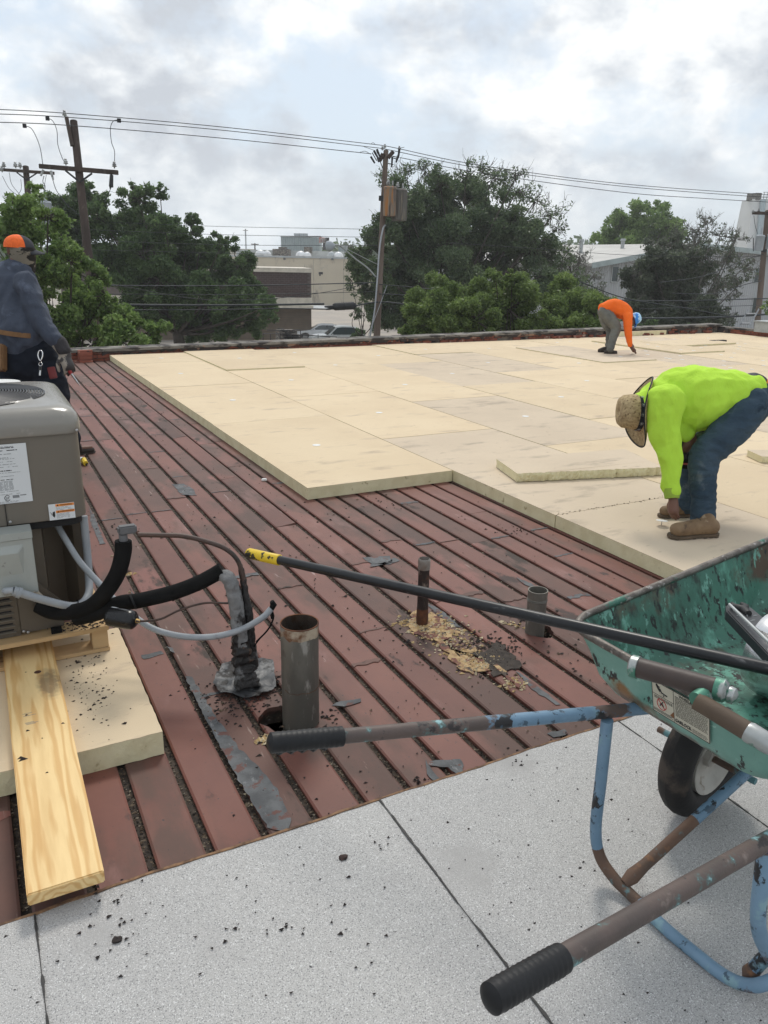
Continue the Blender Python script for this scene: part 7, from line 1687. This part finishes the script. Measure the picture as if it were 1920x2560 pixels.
# ------------------------------------------------------------------ cars
M_carw = mat('white car paint', (.74,.76,.78), None, 2, .18, spec=.6); M_cars = mat('silver white car paint', (.55,.58,.58), None, 2, .2, spec=.6)
M_cgl = mat('car glass', (.03,.045,.05), None, 2, .08, spec=.8); M_trim = mat('black car trim', (.02,.02,.02), None, 2, .5); M_lens = mat('headlamp lens', (.5,.55,.55), None, 2, .1)
def car(label, base, yaw, m_, suv):
    t = thing('parked_car', label, 'car', base, 'cars in the parking lot'); t.rotation_euler = (0,0,yaw)
    L_, Wd = (4.75, .92) if suv else (4.7, .90); H1, H2 = (.98, 1.68) if suv else (.92, 1.43)
    low = [(-2.35,.30),(-2.38,.62),(-2.25,.80 if not suv else .88),(-1.55,H1-.06 if not suv else H1),(-1.0,H1),(1.4,H1+.02),(2.05,H1 if suv else H1+.02),(2.33,.85),(2.36,.45),(2.3,.28),(1.85,.26),(1.78,.50),(1.6,.66),(1.38,.70),(1.14,.66),(.97,.50),(.90,.24),(-.98,.24),(-1.05,.50),(-1.22,.66),(-1.45,.70),(-1.68,.66),(-1.86,.50),(-1.93,.26)]
    mb = MB(); vs = []; n = len(low)
    for (w_, k_) in ((-Wd,.0),(-Wd*.985,.02),(Wd*.985,.02),(Wd,.0)):
        for x, z in low: vs.append((x, w_*(1 if z > .3 else .97), z))
    mb.prism([(x, -Wd, z) for x, z in low], (0, 2*Wd, 0)); mb.build('body', m_, t, bevel=.05, smooth=50, local=True)
    rf = [(-1.05,H1-.02),(-.30,H2-.08),(.1,H2),(1.0,H2-.02),(1.55,H2-.14 if suv else H2-.20),(2.15 if suv else 2.0,H1)]
    mb = MB(); a_ = [(x, -Wd*.93 if z < H1+.05 else -Wd*.74, z) for x, z in rf]; b_ = [(x, -y, z) for x, y, z in a_]; n = len(rf)
    mb.add(a_+b_, [tuple(range(n))[::-1], tuple(range(n, 2*n))]+[(i, (i+1) % n, n+(i+1) % n, n+i) for i in range(n)]); mb.build('cabin', m_, t, bevel=.03, smooth=50, local=True)
    def shrink(side):
        g_ = MB(); inn = [(-.80,H1+.05),(-.26,H2-.14),(.1,H2-.09),(.98,H2-.10),(1.42,H2-.20),(1.75,H1+.06)]
        yy = lambda z: (Wd*.93+(Wd*.74-Wd*.93)*min(1, (z-H1)/(H2-H1)))*1.0+.012
        k_ = [(x, side*yy(z), z) for x, z in inn]; g_.add(k_, [tuple(range(6))]); g_.build('side_window', M_cgl, t, local=True, fix=False)
        p_ = MB(); p_.box((.42, side*yy((H1+H2)/2)-.02, H1+.02), (.50, side*yy((H1+H2)/2)+.03, H2-.08)); p_.build('door_pillar', M_trim, t, local=True)
    shrink(-1); shrink(1)
    g_ = MB(); g_.add([(-1.035,-Wd*.84,H1+.03),(-1.035,Wd*.84,H1+.03),(-.335,Wd*.66,H2-.10),(-.335,-Wd*.66,H2-.10)], [(0,1,2,3)]); g_.build('windscreen', M_cgl, t, local=True, fix=False)
    for s_ in (-1, 1):
        mb = MB(); mb.box((-.72, s_*(Wd+.02)-.06, H1), (-.60, s_*(Wd+.06)+.04, H1+.14)); mb.build('wing_mirror', m_, t, bevel=.02, local=True)
        mb = MB(); mb.box((-2.34, s_*.55-.17, .62), (-2.18, s_*.55+.25, .76)); mb.build('headlight', M_lens, t, bevel=.03, local=True)
        for x in (-1.45, 1.38):
            mb = MB(); mb.lathe([(0,0),(.33,0),(.34,.05),(.34,.17),(.33,.21),(0,.21)], (x, s_*(Wd-.02), .34), (0,-s_,0), 22); wo = mb.build('wheel', M_tyre, t, local=True, smooth=40)
            mb = MB(); mb.lathe([(0,-.01),(.22,-.012),(.23,.01)], (x, s_*(Wd-.02), .34), (0,-s_,0), 18, cap=False); mb.build('hubcap', M_alu, wo, local=True)
    mb = MB(); mb.box((-2.41,-.5,.42),(-2.34,.5,.58)); mb.build('grille', M_trim, t, local=True)
def lotpt(u, de, z=-5.04): p = D(u, 800, de); p[2] = z; return p
cy = math.atan2(CR[1], CR[0])
car('white sedan partly hidden by the corner of the brown brick building', lotpt(803, 68), cy+R(8), M_carw, False)
car('silver white car with green tinted windscreen beside the white sedan, behind the round bush', lotpt(846, 63), cy+R(14), M_cars, True)

# ------------------------------------------------------------------ trees
M_bark = mat('dark bark', (.075,.062,.052), (.05,.042,.036), 4, .95, bump=.8, bscale=14)
M_barkg = mat('grey twig bark', (.17,.16,.14), (.12,.115,.10), 5, .95)
L_bright = leaf_mat('fresh green leaves', (.08,.145,.04), (.26,.37,.11), (.45,.54,.25))
L_oak = leaf_mat('dark oak leaves', (.050,.095,.036), (.14,.215,.078), (.23,.31,.13))
L_mid = leaf_mat('olive green leaves', (.055,.095,.046), (.165,.225,.105), (.27,.32,.17))
L_shrub = leaf_mat('yellow green leaves', (.08,.13,.036), (.25,.34,.10), (.38,.46,.17))
L_grey = leaf_mat('dull grey green leaves', (.060,.082,.055), (.15,.18,.115), (.24,.26,.18))
def tree(name, label, cat, base, clumps, de, leafm, barkm, n_leaf, lsize, trunk_r=.25, twigs=2, sub=14, flatten=.85, fine=0, seed=1, depth_k=.9, dj=2.0, group=None, sparse=(), trunk=True, z0=-5.05):
    """clumps: (u, v, radius_px[, density]) seen positions of the leafy masses; each gets its own distance"""
    r_ = np.random.default_rng(seed); t = thing(name, label, cat, (base[0], base[1], z0), group)
    C = []
    for c in clumps:
        dd_ = de+r_.uniform(-1, 1)*dj; C.append((D(c[0], c[1], dd_), c[2]*dd_/FPX, (c[3] if c[3] > .5 else c[3]*.55) if len(c) > 3 else 1.0))
    LVv, LVt = [], []; wood = MB(); b0 = V(base[0], base[1], z0)
    mean = sum(c[0]*c[1] for c in C)/sum(c[1] for c in C)
    fork = V(hz(b0[0], mean[0], .35), hz(b0[1], mean[1], .35), z0+(mean[2]-z0)*.42)
    if trunk: wood.tube(curve([b0, hz(b0, fork, .5)+V(.1,0,0), fork], 4), [trunk_r*(1.25-.5*k/8) for k in range(9)], 9)
    for (c, rad, den) in C:
        if trunk:
            mid = hz(fork, c, .5)+V(r_.normal()*.25, r_.normal()*.25, -rad*.15); pts = curve([fork, mid, c], 5); m_ = len(pts)
            wood.tube(pts, [trunk_r*.32*(1-k/m_)**1.1*min(1, rad/1.2)+.016 for k in range(m_)], 6)
        ns = max(4, int(sub*(.6+rad*.35))); 
        for _ in range(ns):
            v = r_.normal(size=3); v /= np.linalg.norm(v); s_ = c+v*rad*(r_.random()**.45)*V(1,depth_k,flatten)
            sr = rad*r_.uniform(.20,.42); tone0 = r_.uniform(-.16,.16)
            for _k in range(twigs):
                e_ = s_+r_.normal(size=3)*sr*.7; wood.tube([hz(c, s_, .15), hz(c, s_, .6)+r_.normal(size=3)*rad*.06, e_], [.012+rad*.012, .010+rad*.006, .006], 3, cap=False)
                for _f in range(fine):
                    q = e_+V(r_.normal()*.5, r_.normal()*.5, abs(r_.normal())*.6)*sr*1.2; wood.tube([hz(s_, e_, .5), hz(e_, q, .4)+r_.normal(size=3)*.04, q], [.012, .009, .005], 3, cap=False)
            nl = int(n_leaf*den*(sr**2)/(lsize**2)*24*r_.uniform(.7,1.3)); nl = max(6, nl)
            dv = r_.normal(size=(nl,3)); dv /= np.linalg.norm(dv, axis=1)[:,None]; rr = sr*r_.random(nl)**.42
            P_ = s_+dv*rr[:,None]*V(1,1,.8)+r_.normal(size=(nl,3))*sr*.12
            LVv.append(P_); LVt.append(np.clip(.42+tone0+r_.normal(size=nl)*.17, 0, 1))
    P_ = np.vstack(LVv); T = np.hstack(LVt); n = len(P_)
    a_ = r_.normal(size=(n,3)); a_ /= np.linalg.norm(a_, axis=1)[:,None]; b_ = np.cross(a_, r_.normal(size=(n,3))); b_ /= np.linalg.norm(b_, axis=1)[:,None]
    sz = (lsize*r_.uniform(.6,1.4,n))[:,None]
    q = np.stack([P_-a_*sz*.9, P_+b_*sz*.42, P_+a_*sz*.9, P_-b_*sz*.42], 1).reshape(-1,3)-V(*WL[t.name])
    me = bpy.data.meshes.new('crown'); me.vertices.add(4*n); me.vertices.foreach_set('co', q.ravel()); me.loops.add(4*n); me.polygons.add(n)
    me.loops.foreach_set('vertex_index', np.arange(4*n)); me.polygons.foreach_set('loop_start', np.arange(0, 4*n, 4)); me.update(calc_edges=True)
    at = me.attributes.new('tone', 'FLOAT', 'FACE'); at.data.foreach_set('value', T); me.materials.append(leafm)
    link('crown', me, t)
    if wood.n: wood.build('trunk', barkm, t, smooth=60, fix=False)
    global NLEAF; NLEAF += n; return t
NLEAF = 0
def GB(u, de): p = D(u, 700, de); return (p[0], p[1])
tree('leafy_tree', 'bright green broadleaf tree, nearest on the left behind the standing worker', 'tree', GB(60, 21), [(40,530,60),(75,495,38),(15,560,55),(120,540,45),(60,610,70),(130,610,60),(180,650,50),(90,700,75),(170,720,65),(225,700,45),(265,735,48),(215,780,70),(290,790,60),(130,800,80),(300,850,60),(370,830,45),(400,815,28),(345,870,40),(230,860,70),(150,880,60),(20,660,70),(10,760,80),(85,468,22),(150,560,35)], 21, L_bright, M_bark, .85, .066, .22, sub=16, dj=1.6, seed=11)
tree('live_oak', 'big dark live oak with a forked trunk left of the brown brick building', 'tree', GB(440, 42), [(180,520,59),(225,500,49),(150,570,65),(270,560,59),(215,600,70),(215,475,30),(320,560,54),(345,500,45),(335,478,24),(370,570,59),(410,560,43),(430,620,59),(360,640,70),(290,660,70),(470,590,41),(480,560,28),(500,620,49),(540,640,45),(560,600,27),(400,700,81),(480,700,76),(550,690,65),(600,705,54),(640,735,49),(660,770,38),(520,760,76),(590,770,65),(630,810,43),(440,770,65),(350,760,65),(500,810,54),(560,820,43),(670,790,24),(400,480,22),(300,700,60),(600,660,45),(250,540,50),(380,640,60),(540,720,60)], 42, L_oak, M_bark, .85, .10, .38, sub=15, dj=3.2, seed=12)
tree('tall_tree', 'tall grey green tree with bare twiggy top right of the centre pole', 'tree', GB(1120, 46), [(985,450,44,.25),(1010,430,32,.12),(1060,430,36,.3),(1100,460,52,.55),(1165,440,42,.3),(1200,425,36,.2),(1230,450,47,.4),(1290,440,36,.15),(1290,480,52,.3),(1340,500,52,.12),(1380,540,47,.12),(1395,570,32,.1),(1010,500,63,.8),(1080,530,79),(1160,520,79),(1230,540,79),(1300,570,63,.8),(960,560,58),(930,620,52),(1020,600,79),(1110,620,89),(1200,620,89),(1280,640,79),(1350,640,52,.6),(1400,650,47,.35),(1430,690,52,.3),(950,680,52),(900,680,40),(1030,690,84),(1130,700,89),(890,640,29,.7),(980,750,63),(905,730,34,.7),(1010,800,52),(960,800,42),(1340,700,52,.5),(1440,730,42,.25),(1330,610,60),(1380,720,55,.7),(1260,580,60),(980,690,60)], 46, L_mid, M_bark, .70, .10, .40, sub=15, twigs=2, fine=2, dj=3.0, seed=13)
tree('slender_tree', 'slender young tree just left of the centre pole by the parked cars', 'tree', GB(910, 50), [(905,745,26,.7),(890,775,24,.8),(915,790,26,.7),(880,700,20,.6),(900,660,24,.7),(925,760,22)], 50, L_mid, M_bark, .5, .10, .09, sub=9, dj=.8, seed=14)
tree('shrub_row', 'yellow green bushy shrub mass behind the parapet, middle right', 'shrub', GB(1260, 26), [(1060,765,53),(1100,735,53),(1040,810,53),(1120,790,71),(1170,745,59),(1190,800,77),(1240,725,50),(1280,700,31),(1270,770,77),(1320,740,59),(1340,800,77),(1400,740,57),(1420,790,71),(1470,755,50),(1490,800,59),(1530,770,38),(1300,690,21),(1240,700,24),(1110,830,59),(1250,840,71),(1400,840,59),(1500,835,41),(1025,835,30),(1220,800,60),(1150,845,50),(1300,835,55),(1370,800,55),(1090,790,50),(1450,830,45)], 27, L_shrub, M_bark, .95, .062, .10, sub=17, dj=1.5, seed=15)
tree('round_tree', 'round leafy tree rising behind the metal building roof', 'tree', GB(1600, 82), [(1510,585,36),(1550,560,46),(1500,605,26),(1600,545,46),(1640,535,41),(1660,560,46),(1600,590,48),(1680,590,38),(1560,600,42),(1640,605,42),(1690,560,26),(1620,525,24),(1540,545,24),(1575,575,40),(1625,575,45),(1530,605,35)], 82, L_bright, M_bark, .50, .17, .35, sub=12, dj=1.5, seed=16)
tree('twiggy_tree', 'grey half bare tree in front of the metal building, right of the orange worker', 'tree', GB(1720, 44), [(1660,620,47,.55),(1630,650,47,.7),(1700,620,42,.4),(1600,690,47,.7),(1680,680,68,.75),(1740,580,32,.06),(1770,560,36,.05),(1800,590,40,.06),(1740,610,36,.1),(1840,600,32,.06),(1760,640,52,.3),(1820,650,47,.18),(1860,670,40,.15),(1740,700,68,.6),(1800,710,52,.3),(1840,720,37,.2),(1610,740,58,.75),(1690,760,68,.8),(1770,770,58,.7),(1590,790,47,.7),(1660,810,58,.8),(1750,810,58,.8),(1815,790,37,.5),(1570,760,32,.6),(1640,700,60,.9),(1600,760,55,.9),(1720,730,60,.9),(1700,670,55,.7)], 44, L_grey, M_barkg, 1.0, .095, .30, sub=13, twigs=3, fine=3, dj=2.2, seed=17)
tree('thin_tree', 'thin half bare tree between the shrub mass and the metal building', 'tree', GB(1450, 52), [(1450,640,45,.14),(1430,680,45,.22),(1480,690,45,.14),(1470,730,45,.3),(1510,740,38,.3),(1420,630,35,.12)], 52, L_grey, M_barkg, .46, .10, .14, sub=10, twigs=3, fine=3, dj=1.5, seed=18)
tree('clipped_bush', 'dark round bush in front of the silver white car', 'shrub', GB(896, 57), [(896,838,16,1.6),(886,845,12,1.6),(906,846,12,1.6),(894,826,7,1)], 57, L_oak, M_bark, .8, .10, .05, sub=14, dj=.2, seed=19)
tree('leafy_tree', 'sprig of bright leaves poking in at the right edge above the metal box', 'tree', GB(1950, 30), [(1925,770,26),(1930,800,22),(1955,760,40),(1960,800,40)], 30, L_bright, M_bark, .5, .10, .12, sub=12, dj=.6, seed=20)
tree('low_shrub', 'low dark shrub in front of the ribbed wall behind the worker in orange', 'shrub', GB(1600, 40), [(1590,820,30),(1640,825,30),(1700,828,28),(1565,800,22)], 40, L_oak, M_bark, .5, .13, .06, sub=12, dj=.6, seed=21)
# far-off woods that read as one mass
r_ = np.random.default_rng(5); P_ = []
for u0, u1, vv, de in ((-200,520,640,230),(820,1500,632,240),(1450,2200,640,230)):
    for _ in range(70):
        u = r_.uniform(u0, u1); c = D(u, vv+r_.uniform(-3,14), de+r_.uniform(-8,8)); k_ = 150
        dv = r_.normal(size=(k_,3)); P_.append(c+dv*V(2.6,2.6,1.5)*r_.uniform(.6,1.2)*de/230)
P_ = np.vstack(P_); n = len(P_); a_ = r_.normal(size=(n,3)); b_ = np.cross(a_, r_.normal(size=(n,3))); q = np.stack([P_-a_*.4, P_+b_*.3, P_+a_*.4, P_-b_*.3], 1).reshape(-1,3)
me = bpy.data.meshes.new('distant_woods'); me.from_pydata(q.tolist(), [], np.arange(4*n).reshape(-1,4).tolist())
at = me.attributes.new('tone', 'FLOAT', 'FACE'); at.data.foreach_set('value', r_.uniform(.2,.7,n)); me.materials.append(L_mid); tag(link('distant_woods', me), kind='stuff')
print('leaves', NLEAF)

# ------------------------------------------------------------------ pale air between the roof and the far things
hm = bpy.data.materials.new('haze'); hm.use_nodes = True; t_ = hm.node_tree; t_.nodes.clear(); o_ = N('ShaderNodeOutputMaterial', t_); pv = N('ShaderNodeVolumePrincipled', t_)
pv.inputs['Color'].default_value = (.97,.985,1,1); pv.inputs['Density'].default_value = .0008; pv.inputs['Anisotropy'].default_value = .2; t_.links.new(pv.outputs[0], o_.inputs['Volume'])
hb = MB(); hb.box((-420,-60,-6.2), (520,480,34)); hz_ = hb.build('haze', hm); tag(hz_, kind='stuff')
